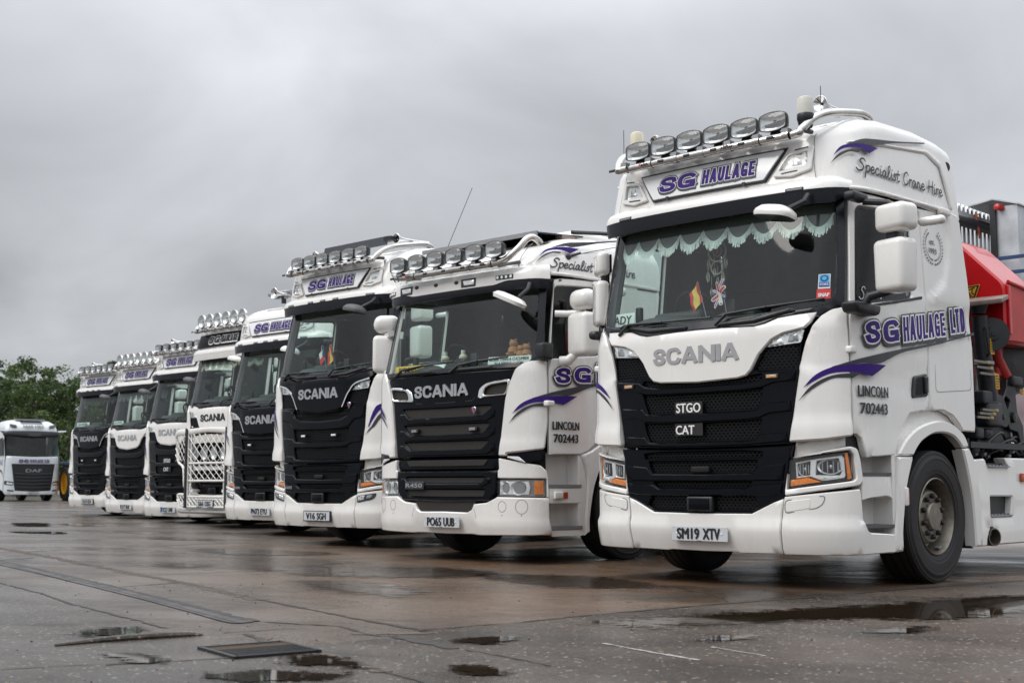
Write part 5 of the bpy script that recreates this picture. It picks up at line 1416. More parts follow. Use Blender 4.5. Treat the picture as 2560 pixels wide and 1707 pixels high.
# ---------------------------------------------------------------- the older lorry with rounded cab (second from the right)
B2 = mksurf([(.24, .06), (.30, .03), (.42, 0), (1.88, 0), (1.98, .03), (2.70, .20), (2.95, .24)], [(.3, 1.), (1.9, 1.), (2.1, .985), (2.8, .955), (3.0, .94), (3.4, .89)])
Br2 = mksurf([(2.7, .16), (2.9, .16), (3.0, .19), (3.15, .26), (3.3, .34)], [(.3, 1.), (1.9, 1.), (2.1, .985), (2.8, .955), (3.0, .94), (3.4, .89)], .012)
def build_old(T):
    P = T.part
    both = lambda A: (ccw(A), mir(A))
    UG = sym([(0, 1.895), (.80, 1.885), (.935, 1.880), (.865, 1.733), (.823, 1.60), (.770, 1.21), (.748, 1.048), (0, 1.045)])
    rows = [sym([(0, 1.545), (.66, 1.552), (.64, 1.52), (.545, 1.452, .02), (0, 1.447)]), sym([(0, 1.375), (.63, 1.378), (.61, 1.345), (.53, 1.272, .02), (0, 1.268)]), sym([(0, 1.203), (.62, 1.205), (.60, 1.18), (.51, 1.116, .02), (0, 1.112)])]
    rec = rnd([(.475, 1.622), (.498, 1.720), (.57, 1.765), (.70, 1.785), (.892, 1.798), (.845, 1.645), (.556, 1.632)], .03)
    rin = rnd([(.548, 1.652), (.575, 1.722), (.64, 1.752), (.862, 1.772), (.832, 1.662)], .03)
    def grille(n):
        mb = MB(); mb.add(*panel(UG, B2, 0, .05, rows + [ccw(rec), mir(rec)], g=.06, e=.008), 'black_gloss')
        for z in (1.41, 1.235, 1.08):
            slat(mb, [(0, z + .034), (.53, z + .038), (.62, z + .09), (.70, z + .095), (.70, z + .03), (.60, z - .012), (0, z - .02)], .014, B2)
        mb.add(*frib([(-.44, 1.63), (-.43, 1.605), (0, 1.597), (.40, 1.605), (.43, 1.63)], .008, B2, .0015), 'black_plastic')
        return mb.mesh(n, 30)
    g = P('grille', 'o_g', grille)
    P('maker_lettering', 'o_em', p_emblem('silver_letter', B2, -.445, .358, 1.660, 1.785, .003, .014), g)
    def meshes(n):
        mb = MB()
        for r in rows: mb.add(*panel(r, B2, -.02, 0, g=.08, e=0), 'mesh_brown')
        return mb.mesh(n)
    P('grille_mesh', 'o_gm', meshes, g)
    for k, r in enumerate(both(rec)):
        def chr_(n, k=k):
            mb = MB(); o = both(rec)[k]; i_ = both(rin)[k]
            mb.add(*panel(o, B2, .012, .02, [i_], g=.03, e=.008), 'chrome'); mb.add(*panel(i_, B2, -.02, 0, g=.08, e=0), 'mesh_brown'); return mb.mesh(n)
        P('chrome_air_inlet', f'o_ch{k}', chr_)
    LG = sym([(0, .905), (.735, .905), (.732, .80), (.722, .69, .05), (.640, .607, .06), (0, .595)])
    lrows = [sym([(0, .838), (.575, .838), (.54, .785, .02), (0, .782)]), sym([(0, .715), (.578, .715), (.545, .652, .02), (0, .647)])]
    def lower(n):
        mb = MB(); mb.add(*panel(LG, B2, .012, .05, lrows, g=.05, e=.014), 'black_gloss')
        for r in lrows: mb.add(*panel(r, B2, -.006, 0, g=.1, e=0), 'mesh_brown')
        slat(mb, [(0, .775), (.53, .778), (.60, .83), (.66, .83), (.66, .79), (.55, .745), (0, .742)], .024, B2)
        mb.add(*panel(sym([(0, 1.03), (.77, 1.028), (.742, .915), (0, .915)]), B2, -.02, .03, g=.08, e=.01), 'black_gloss')
        mb.add(*panel(sym([(0, 1.015), (.60, 1.013), (.55, .955), (0, .952)]), B2, -.008, .01, g=.1, e=.004), 'mesh_brown')
        return mb.mesh(n, 30)
    lg = P('lower_grille', 'o_lg', lower)
    bd = P('model_badge', 'o_bd', lambda n: MB().add(*panel(rnd([(-.575, .718), (-.275, .718), (-.275, .798), (-.575, .798)], .012), B2, .030, .014, g=.1, e=.004), 'decal_grey').mesh(n), lg)
    P('badge_lettering', 'o_bt', p_text([('R450', -.555, -.295, .738, .780, 0, .07)], B2, .0325, 'silver_letter'), bd)
    BUM = sym([(0, .497), (.345, .492), (.40, .520), (.43, .575), (.60, .590), (.70, .630), (.735, .648), (1.285, .640, .02), (1.287, .288, .03), (0, .270)])
    rel = lambda s, z: .012 * sstep(.428, .408, z) * sstep(.44, .50, abs(s)) - .008 * sstep(.45, .40, abs(s)) * sstep(.52, .40, z)
    def bumper(n):
        mb = MB(); mb.add(*panel(BUM, B2, .014, .06, g=.045, e=.012, relief=rel), 'white_paint')
        mb.add(*panel(sym([(0, .60), (.45, .60), (.37, .50), (0, .49)]), B2, -.012, 0, g=.1, e=0), 'mesh_brown')
        s = np.linspace(-1.27, 1.27, 41); Q0 = B2(s, np.full(41, .285)); Q0[:, 1] += .03; Q0[:, 0] *= .98; Q1 = Q0.copy(); Q1[:, 1] = np.maximum(Q1[:, 1], .5)
        mb.loft([[tuple(p) for p in Q0], [tuple(p) for p in Q1]], 'black_plastic', closed=False)
        for sg in (1, -1):
            mb.add(*frib([(sg * x, z) for x, z in [(.44, .53), (.47, .44), (.52, .29)]], .004, B2, .0145), 'tread_grey')
            for cx, r in ((.80, .052), (1.015, .068)):
                c = [(sg * (cx + r * .92 * math.cos(t)), .554 + r * math.sin(t)) for t in [k * math.pi / 14 for k in range(29)]]; mb.add(*frib(c, .0045, B2, .0145), 'tread_grey')
                mb.add(*panel([(sg * (cx + .006 * math.cos(t)), .47 + .006 * math.sin(t)) for t in [k * math.pi / 5 for k in range(10)]], B2, .0146, 0, g=.1, e=0), 'black_void')
        return mb.mesh(n)
    bp = P('bumper', 'o_bp', bumper)
    pl = P('number_plate', 'o_pl', p_plate('PO65 UUB')); P('plate_lettering', 'o_plt', p_platetext('PO65 UUB'), pl)
    def old_steps(n, M, sg):
        mb = MB(); mb.add(*panel(M([(1.25, .28), (1.80, .28), (1.80, 1.08), (1.25, 1.08)]), B2, -.15, 0, g=.1, e=0), 'white_paint')
        mb.add(*panel(M(rnd([(1.286, .735), (1.70, .735), (1.70, .585), (1.286, .585)], .01)), B2, .004, .15, g=.08, e=.006), 'white_paint')
        mb.add(*panel(M([(1.665, .27), (1.745, .27), (1.79, .80), (1.77, .92), (1.70, 1.06), (1.665, 1.06)]), B2, 0, .15, g=.08, e=.006), 'white_paint')
        mb.add(*panel(M([(1.286, .268), (1.68, .268), (1.68, .330), (1.286, .330)]), B2, .004, .15, g=.08, e=.005), 'white_paint')
        for z0, z1 in ((.738, .768), (.334, .366)):
            s = np.linspace(1.275, 1.705, 10) * sg; o = B2(s, np.full(10, z0)); i = o.copy(); i[:, 0] -= .16 * sg; o[:, 0] += .008 * sg
            mb.loft([[(p[0], p[1], z0) for p in i], [(p[0], p[1], z0) for p in o], [(p[0], p[1], z1) for p in o], [(p[0], p[1], z1) for p in i]], 'tread_alu', closed=False)
        p = B2(np.array(1.47 * sg), np.array(.665)); mb.box((p[0] + .006 * sg, p[1], p[2]), (.02, .065, .06), 'red_orange'); mb.rbox((p[0] + .01 * sg, p[1] - .10, p[2]), (.03, .12, .07), .01, 'white_paint')
        return mb.mesh(n)
    def old_arch(n, M, sg):
        mb = MB(); A = crv([(1.700, 1.06), (1.77, .91), (1.790, .78), (1.745, .32), (1.722, .275)], 4) + crv([(1.80, .30), (1.86, .62), (1.93, .82), (2.06, 1.0), (2.25, 1.10), (2.45, 1.13), (2.65, 1.09), (2.82, .97), (2.95, .75), (3.0, .30)], 4) + crv([(3.12, .30), (3.08, .75), (2.98, 1.0), (2.75, 1.22), (2.5, 1.29), (2.25, 1.26), (2.0, 1.17), (1.85, 1.10)], 4)
        mb.add(*panel(M(A), B2, .02, .10, g=.05, e=.014), 'white_paint')
        mb.add(*panel(M([(1.7, 1.04), (2.0, 1.14), (2.3, 1.2), (2.5, 1.2), (2.8, 1.12), (2.95, 1.0), (2.95, 1.4), (1.7, 1.4)]), B2, -.05, 0, g=.1, e=0), 'white_paint')
        V, F = [], []
        for k in range(21):
            a = math.pi * (-.08 + 1.16 * k / 20)
            for x in (1.215, .78): V.append((sg * x, 1.46 + .64 * math.cos(a), .50 + .63 * math.sin(a)))
        for k in range(20): F.append((2 * k, 2 * k + 1, 2 * k + 3, 2 * k + 2))
        mb.add(V, F, 'black_plastic'); mb.box((sg * 1.02, 2.06, .70), (.42, .03, .80), 'rubber'); return mb.mesh(n)
    def old_mirror(n, sg):
        mb = MB(); tp = lambda p: Vector((p.x * (1 - .5 * max(0, p.z)), p.y, p.z)); Rz = Matrix.Rotation(R_(-12 if sg > 0 else 40), 3, 'Z'); cx = 1.485 if sg > 0 else 1.43
        mb.rbox((sg * cx, .46, 2.565), (.30, .20, .205), .085, 'white_paint', Rz, 4, tp)
        mb.rbox((sg * (cx - .005), .46, 2.225), (.315, .20, .43), .06, 'white_paint', Rz, 4); mb.rbox((sg * (cx - .06), .48, 2.45), (.10, .10, .10), .03, 'white_paint', Rz)
        for z, hh in ((2.565, .15), (2.225, .37)): mb.rbox((sg * (cx - .005), .555, z), (.26, .03, hh), .02, 'black_gloss', Rz)
        mb.tube([(sg * 1.22, .34, 2.44), (sg * 1.32, .41, 2.435), (sg * 1.42, .45, 2.44)], .035, 'white_paint', 10)
        mb.tube([(sg * 1.27, .36, 1.965), (sg * 1.34, .40, 1.975), (sg * 1.40, .44, 2.04)], [.055, .05, .04], 'white_paint', 10)
        if sg > 0: mb.rbox((1.50, .90, 2.70), (.30, .12, .10), .045, 'white_paint', Matrix.Rotation(R_(12), 3, 'Y')); mb.tube([(1.25, .9, 2.79), (1.42, .9, 2.76)], .03, 'white_paint', 8)
        return mb.mesh(n)
    HL = [(.742, .818), (1.249, .816), (1.255, .654), (.736, .656)]
    for sg, M in ((1, ccw), (-1, mir)):
        def head(n, M=M, sg=sg):
            mb = MB(); mb.add(*panel(M(rnd(HL, .015)), B2, -.03, 0, g=.06, e=0), 'tread_alu')
            for cx, rx, rz in ((.815, .052, .062), (.965, .078, .072)):
                rings = []
                for q, dp in ((1, -.01), (.8, -.04), (.4, -.06), (.1, -.065)):
                    a = [k * math.pi / 10 for k in range(20)]; Q = B2(np.array([cx + rx * q * math.cos(t) for t in a]) * sg, np.array([.737 + rz * q * math.sin(t) for t in a])); Q[:, 1] -= dp; rings.append([tuple(p) for p in Q])
                mb.loft(rings, 'reflector', cap1=True)
            mb.add(*panel(M([(.755, .80), (1.08, .80), (1.10, .737), (1.08, .672), (.755, .672)]), B2, -.012, .01, [M([(.97 + .085 * math.cos(t), .737 + .063 * math.sin(t)) for t in [k * math.pi / 10 for k in range(20)]]), M([(.815 + .055 * math.cos(t), .737 + .060 * math.sin(t)) for t in [k * math.pi / 10 for k in range(20)]])], g=.04, e=.004), 'reflector')
            mb.add(*panel(M(rnd([(1.137, .803), (1.228, .803), (1.232, .672), (1.137, .672)], .008)), B2, -.002, .02, g=.03, e=.004), 'amber')
            mb.add(*panel(M(rnd(HL, .015)), B2, .010, .03, g=.06, e=.006), 'lens_glass'); return mb.mesh(n)
        P('headlight', f'o_hl{sg}', head)
        P('headlight_surround', f'o_hs{sg}', lambda n, M=M: MB().add(*panel(M(rnd([(.748, 1.026), (1.20, .952), (1.262, .895), (1.275, .828), (1.285, .64), (1.262, .645), (1.258, .824), (.738, .828), (.738, .905), (.755, .92)], .02)), B2, .012, .05, g=.05, e=.010), 'white_paint').add(*panel(M([(.70, .60), (1.28, .60), (1.28, 1.1), (.74, 1.1)]), B2, -.07, 0, g=.1, e=0), 'black_void').mesh(n))
        P('corner_panel', f'o_cp{sg}', lambda n, M=M: MB().add(*panel(M(rnd([(.950, 1.895), (1.02, 1.945), (1.089, 1.968), (1.250, 1.975), (1.268, 1.79), (1.268, 1.354), (1.235, 1.11), (1.04, 1.085), (.862, 1.07), (.858, 1.046), (.760, 1.046), (.780, 1.21), (.833, 1.60), (.875, 1.733)], .025)), B2, .024, .05, g=.04, e=.014, relief=lambda s, z: .012 * sstep(1.24, 1.14, z)), 'white_paint').mesh(n))
        P('corner_lamp', f'o_cl{sg}', lambda n, M=M: MB().add(*panel(M(rnd([(.865, 1.078), (1.225, 1.106), (1.225, .998), (1.062, .975), (.865, 1.03)], .015)), B2, .020, .06, g=.06, e=.010), 'black_gloss').add(*panel(M(rnd([(.868, 1.042), (.99, 1.038), (1.062, .978), (.868, 1.030)], .008)), B2, .028, .01, g=.05, e=.004), 'reflector').mesh(n))
        SIDE = [(1.282, 1.970), (1.262, 2.3), (1.245, 2.80), (1.32, 2.815), (2.4, 2.85), (3.05, 2.86), (3.16, 2.2), (3.16, 1.16), (2.9, 1.16), (2.75, 1.30), (2.56, 1.36), (2.35, 1.34), (2.12, 1.26), (1.929, 1.19), (1.80, 1.10), (1.692, 1.063), (1.285, 1.057)]
        WN = rnd([(1.252, 2.70), (1.275, 2.735), (1.62, 2.752), (2.08, 2.77), (2.10, 2.12), (1.93, 2.06), (1.36, 1.998), (1.290, 1.995)], .04)
        d = P('door', f'o_door{sg}', lambda n, M=M: MB().add(*panel(M(SIDE), B2, .010, .05, [M(WN)], g=.06, e=.010, relief=lambda s, z: .012 * sstep(1.75, 1.72, z) * sstep(1.6, 1.9, abs(s))), 'white_paint').add(*frib([(x, z) for x, z in ([(1.30, 2.79), (3.0, 2.835)] if M is ccw else [(-1.30, 2.79), (-3.0, 2.835)])], .016, B2, .02), 'decal_grey').mesh(n))
        P('window', f'o_win{sg}', lambda n, M=M: MB().add(*panel(M(WN), B2, -.004, 0, g=.12, e=0), 'side_glass').mesh(n), d)
        P('step_well', f'o_st{sg}', lambda n, M=M, sg=sg: old_steps(n, M, sg))
        P('wheel_arch', f'o_ar{sg}', lambda n, M=M, sg=sg: old_arch(n, M, sg))
        P('door_mirror', f'o_mi{sg}', lambda n, sg=sg: old_mirror(n, sg))
    GL2 = sym([(0, 2.72), (1.09, 2.715), (1.125, 2.3), (1.13, 2.02, .05), (1.06, 1.955, .05), (0, 1.950)])
    P('windscreen_surround', 'o_su', lambda n: MB().add(*panel(sym([(0, 2.76), (1.172, 2.755), (1.20, 2.3), (1.235, 1.985), (1.08, 1.962), (.97, 1.905), (0, 1.900)]), B2, .008, .03, [GL2], g=.07, e=.006), 'visor_black').mesh(n))
    P('windscreen', 'o_gl', lambda n: MB().add(*panel(GL2, B2, 0, 0, g=.1, e=0), 'windscreen_glass').mesh(n))
    def wip(k):
        def f(n):
            mb = MB(); Q = lambda s, z, o=.02: tuple(B2(np.array(s), np.array(z)) + np.array((0, -o, 0))); s0, z0, s1, z1 = ((.10, 1.94, .85, 2.02), (-.78, 1.94, .12, 2.02))[k]
            mb.tube([Q(s0, z0 - .04, .03), Q(s0 + .12, z0 + .03, .045), Q((s0 + s1) / 2, (z0 + z1) / 2 + .02, .04)], [.016, .013, .009], 'black_plastic', 6); mb.tube([Q(s0 + .15, z0 + .02), Q((s0 + s1) / 2, (z0 + z1) / 2 + .02), Q(s1, z1)], .010, 'black_plastic', 5)
            return mb.mesh(n)
        return f
    for k, a in enumerate((.10, -.75)): P('wiper', f'o_wi{k}', wip(k)); P('scuttle_moulding', f'o_sc{k}', lambda n, a=a: MB().add(*panel(rnd([(a, 1.905), (a + .62, 1.910), (a + .55, 1.945), (a + .10, 1.945)], .02), B2, .03, .03, g=.06, e=.01), 'black_plastic').mesh(n))
    P('pillar_camera', 'o_pc', lambda n: MB().rbox((1.20, .20, 2.06), (.12, .16, .17), .03, 'black_plastic').mesh(n))
    def visor(n):
        S_ = np.linspace(-1.20, 1.20, 61); mb = MB(); tp = 1 - .5 * sstep(1.06, 1.20, abs(S_))
        def ring(o, z, wave=0.0):
            Pn = B2(S_, np.full_like(S_, 2.78)); q = B2(S_ + 2e-2, np.full_like(S_, 2.78)) - B2(S_ - 2e-2, np.full_like(S_, 2.78)); nn_ = np.stack([q[:, 1], -q[:, 0]], -1); nn_ /= np.linalg.norm(nn_, axis=1)[:, None]
            Pn[:, :2] += nn_ * (o * tp)[:, None]; Pn[:, 2] = z + wave * sstep(.60, .80, abs(S_)); return [tuple(p) for p in Pn]
        mb.loft([ring(-.02, 2.765, .03), ring(-.02, 2.945), ring(.05, 2.94), ring(.095, 2.915), ring(.115, 2.87), ring(.122, 2.765, .03)][::-1], 'white_paint', closed=False)
        mb.loft([ring(.119, 2.765, .03), ring(.118, 2.735), ring(.110, 2.695), ring(.095, 2.70), ring(-.02, 2.765)], 'visor_black', closed=False)
        return mb.mesh(n, 35)
    v = P('sun_visor', 'o_vi', visor); sv = mksurf([(2.6, .215), (3.0, .215)], [(2.6, .96), (3.0, .95)])
    for k, (a, b, z0, z1) in enumerate(((.15, .365, 2.778, 2.868), (-.86, -.645, 2.790, 2.880), (.645, .865, 2.808, 2.856), (-1.14, -.96, 2.808, 2.856))):
        def vl(n, a=a, b=b, z0=z0, z1=z1, k=k):
            mb = MB(); mb.add(*panel(rnd([(a, z0), (b, z0), (b, z1), (a, z1)], .008), sv, .128, .02, g=.06, e=.004), 'decal_grey')
            if k < 2: mb.add(*panel([(a + .05, z0 + .02), (b - .02, z0 + .02), (b - .02, z1 - .02), (a + .03, z1 - .02)], sv, .131, .004, g=.03, e=.004), 'reflector')
            else:
                for i in range(4): c = a + (b - a) * (i + .5) / 4; mb.add(*panel([(c + .016 * math.cos(t), (z0 + z1) / 2 + .016 * math.sin(t)) for t in [j * math.pi / 6 for j in range(12)]], sv, .132, .004, g=.1, e=.003), 'reflector')
            return mb.mesh(n)
        P('visor_lamp', f'o_vl{k}', vl, v)
    for k, (s0, z0) in enumerate(((.073, 2.853), (-.249, 2.859), (-.57, 2.868))):
        P('marker_bulb', f'o_mb{k}', lambda n, s0=s0, z0=z0: MB().add(*panel([(s0 + .032 * math.cos(t), z0 - .01 + .02 * math.sin(t)) for t in [j * math.pi / 8 for j in range(16)]], sv, .130, .012, g=.1, e=.008), 'black_plastic').mesh(n), v)
    def roof(n):
        mb = MB(); zt = lambda y: np.interp(y, [.2, .4, .7, 1.1, 1.6, 2.1], [3.20, 3.245, 3.30, 3.345, 3.365, 3.35])
        roofshell(mb, Br2, 2.85, zt, 'white_paint', inset=((0, None), (0, -.24), (.02, -.17), (.06, -.09), (.12, -.035), (.20, -.008), (.34, .004), (.62, .012)))
        for sg in (1, -1):
            s = np.linspace(1.24, 3.0, 20) * sg; mb.tube([tuple(p) for p in Br2(s, np.full(20, 2.855))], .018, 'white_paint', 8)
            mb.add(*frib([(sg * x, z) for x, z in crv([(.885, 2.93), (.90, 3.03), (.945, 3.12), (1.00, 3.18)], 5)], .010, Br2, .004), 'decal_grey'); mb.add(*frib([(sg * .62, 2.975), (sg * .89, 2.985)], .035, Br2, .004), 'decal_grey')
        mb.rbox((0, 1.75, 3.40), (1.5, 1.1, .16), .07, 'white_paint')
        return mb.mesh(n, 45)
    P('roof_fairing', 'o_ro', roof)
    P('air_dam', 'o_ad', lambda n: MB().box((-.02, .86, 3.352), (1.72, .72, .016), 'solar', Matrix.Rotation(R_(4), 3, 'X')).box((-.02, .495, 3.322), (1.72, .02, .045), 'tread_alu').box((.80, .98, 3.335), (.10, .20, .045), 'rust_board').tube([(.78, 1.1, 3.42), (.98, 1.5, 3.43), (1.02, 2.05, 3.37)], .022, 'black_plastic', 6).mesh(n))
    def bar(n):
        mb = MB(); half = [(.66, .03, 2.965), (.80, .045, 2.985), (.88, .08, 3.04), (.935, .14, 3.12), (.97, .20, 3.20), (.985, .27, 3.225), (.995, .34, 3.20), (1.0, .37, 3.17)]
        mb.tube(crv([Vector((-x, y, z)) for x, y, z in reversed(half)] + [Vector((-.3, .01, 2.962)), Vector((.3, .01, 2.962))] + [Vector(p) for p in half], 5), .034, 'steel_tube', 14)
        for x in (-.71, -.42, -.14, .14, .42, .71): mb.box((x, .012, 2.998), (.06, .05, .03), 'tread_alu'); mb.lathe([(.038, -.012), (.038, .012)], 'tread_alu', (x - .06, .015, 2.963), (1, 0, 0), 14)
        for x in (-.80, -.28, 0, .28, .56): mb.rbox((x, -.022, 2.962), (.062, .014, .024), .006, 'black_plastic'); mb.rbox((x, -.030, 2.962), (.04, .006, .014), .003, 'lens_glass')
        for t, x, m in (('HiBar', .335, 'black_ink'), ('K', -.60, 'red_cap'), ('elsa', -.577, 'black_ink')):
            V, F = text2(t, .030, 1.15, .12, .03); mb.add([(x + q[0], -.0285, 2.949 + q[1]) for q in V], F, m)
        return mb.mesh(n)
    P('light_bar', 'o_ba', bar)
    for x in (-.72, -.432, -.144, .144, .432, .72):
        o = P('driving_lamp', 'o_dl', p_drivelamp('arched', .118, .085, .10)); o.location = (x, -.01, 3.098)
        P('lens', 'o_dlg', p_lampglass('arched', .118, .085), o); P('lamp_foot', 'o_dlf', p_lampstalk(.085), o)
    def old_fm(n):
        mb = MB(); Rm = Matrix.Rotation(R_(22), 3, 'Y') @ Matrix.Rotation(R_(-10), 3, 'X'); rings = []
        for sx, sy, z in ((0, 0, .045), (.5, .5, .044), (.8, .8, .032), (1, 1, .0), (.93, .9, -.035)): rings.append([Rm @ Vector((.21 * sx * math.copysign(abs(math.cos(t)) ** .7, math.cos(t)), .10 * sy * math.copysign(abs(math.sin(t)) ** .7, math.sin(t)), z)) + Vector((.995, -.07, 2.565)) for t in [2 * math.pi * i / 28 for i in range(28)]])
        mb.loft(rings[::-1], 'white_paint'); mb.loft([rings[-1], [p + Vector((.0, 0, .012)) for p in rings[-1]]], 'black_plastic', cap1=True)
        mb.tube([(1.08, -.03, 2.58), (1.12, .05, 2.66), (1.08, .12, 2.73)], .02, 'black_plastic', 8); return mb.mesh(n)
    P('front_mirror', 'o_fm', old_fm)
    def cab(n):
        mb = MB(); mb.box((0, 1.28, 1.25), (2.36, 1.66, .06), 'black_plastic'); mb.box((0, 2.10, 2.05), (2.34, .05, 1.6), 'cab_grey'); mb.box((0, 1.2, 2.80), (2.2, 1.7, .03), 'cab_grey')
        for M in (ccw, mir): mb.add(*panel(M([(2.13, 1.9), (2.12, 2.8), (3.0, 2.8), (3.1, 1.9)]), B2, -.05, 0, g=.2, e=0), 'cab_grey')
        return mb.mesh(n, 30)
    P('cab_shell', 'o_cab', cab)
    for nm, k, fn in (('dashboard', 'dash', p_dash), ('steering_wheel', 'swheel', p_wheel_steer), ('seat', 'seat-0.58', p_seat(-.58)), ('seat', 'seat0.58', p_seat(.58))):
        o = P(nm, k, fn); o.location.z -= .12
    P('chassis', 'chassis', p_chassis, fixed=True); add_wheels(T, True)
    for sg in (1, -1):
        q = swz(sg); A, B_, C_ = door_swoosh(sg)
        sc = lambda L, dz=-.02: [(p[0] * 1.0 + .02 * sg, p[1] + dz) for p in L]
        P('swoosh_decal', f'o_sw{sg}', p_swoosh([(sc(A[0]), sc(A[1]), A[2]), (sc(B_[0]), sc(B_[1]), B_[2])] + ([(sc(C_[0]), sc(C_[1]), C_[2])] if sg > 0 else []), B2, .034))
    def side_tx(n):
        mb = MB(); outlined(mb, B2, .026, [('S', 1.345, 1.53, 1.752, 1.900, .05, .058, 0, .033), ('G', 1.585, 1.83, 1.760, 1.910, .04, .066, 0, .036), ('HAULAGE', 1.92, 2.6, 1.765, 1.95, .0, .036, .016, .028)], slope=.04, drop=.016, rim=(.023, .0125)); return mb.mesh(n, 0)
    P('side_lettering', 'o_sl', side_tx)
    P('town_lettering', 'o_ph', p_text([('LINCOLN', 1.315, 1.655, 1.30, 1.378, 0, .06)], B2, .022, 'black_ink')); P('phone_lettering', 'o_ph2', p_text([('702443', 1.325, 1.64, 1.175, 1.255, 0, .06)], B2, .022, 'black_ink'))
    P('roof_lettering', 'o_rt', p_script('Specialist Crane Hire', Br2, 1.235, 2.62, 2.915, .10, .006, slope=.02))
    P('swoosh_decal', 'o_rs', p_swoosh([([(p[0] - .02, p[1] - .205) for p in a], [(p[0] - .02, p[1] - .205) for p in b], m) for a, b, m in roof_swoosh(lambda q: q)], Br2, .016))
    P('shield_badge', 'o_gr', p_griffin(.445, 1.505, .036, B2))
    for s in (-.44, .42): P('strobe_light', f'o_led{s}', lambda n, s=s: MB().add(*panel(rnd([(s - .055, 1.300), (s + .06, 1.303), (s + .06, 1.340), (s - .055, 1.337)], .006), B2, .02, .03, g=.1, e=.004), 'black_plastic').add(*panel([(s - .045, 1.306), (s + .035, 1.308), (s + .035, 1.334), (s - .045, 1.332)], B2, .023, .004, g=.03, e=.002), 'tread_alu').mesh(n))
    P('hinge_cover', 'o_hi', lambda n: MB().rbox((1.262, .20, 1.548), (.07, .10, .055), .015, 'white_paint').mesh(n))
    P('aerial', 'o_ae', p_aerial([(-.62, .55, 3.22), (-.36, .75, 4.02)], .0035)); P('aerial_whip', 'o_ae2', p_aerial([(1.14, .62, 3.05), (1.16, .70, 3.08), (1.20, 2.4, 3.50)], .004))
    P('aerial_base', 'o_ae3', lambda n: MB().lathe([(.035, 0), (.03, .03), (.015, .04)], 'black_plastic', (1.155, .60, 3.045), (1, -.2, 0), 14, cap=True).tube([(1.18, .60, 3.05), (1.20, .75, 3.10)], .014, 'black_plastic', 8).mesh(n))
T2 = Truck(thing('rounded_cab_lorry', 'white lorry with rounded black grille, R450 badge and plate PO65 UUB', 'lorry', (-3.75, .82, 0), 0, GROUP))
build_old(T2)

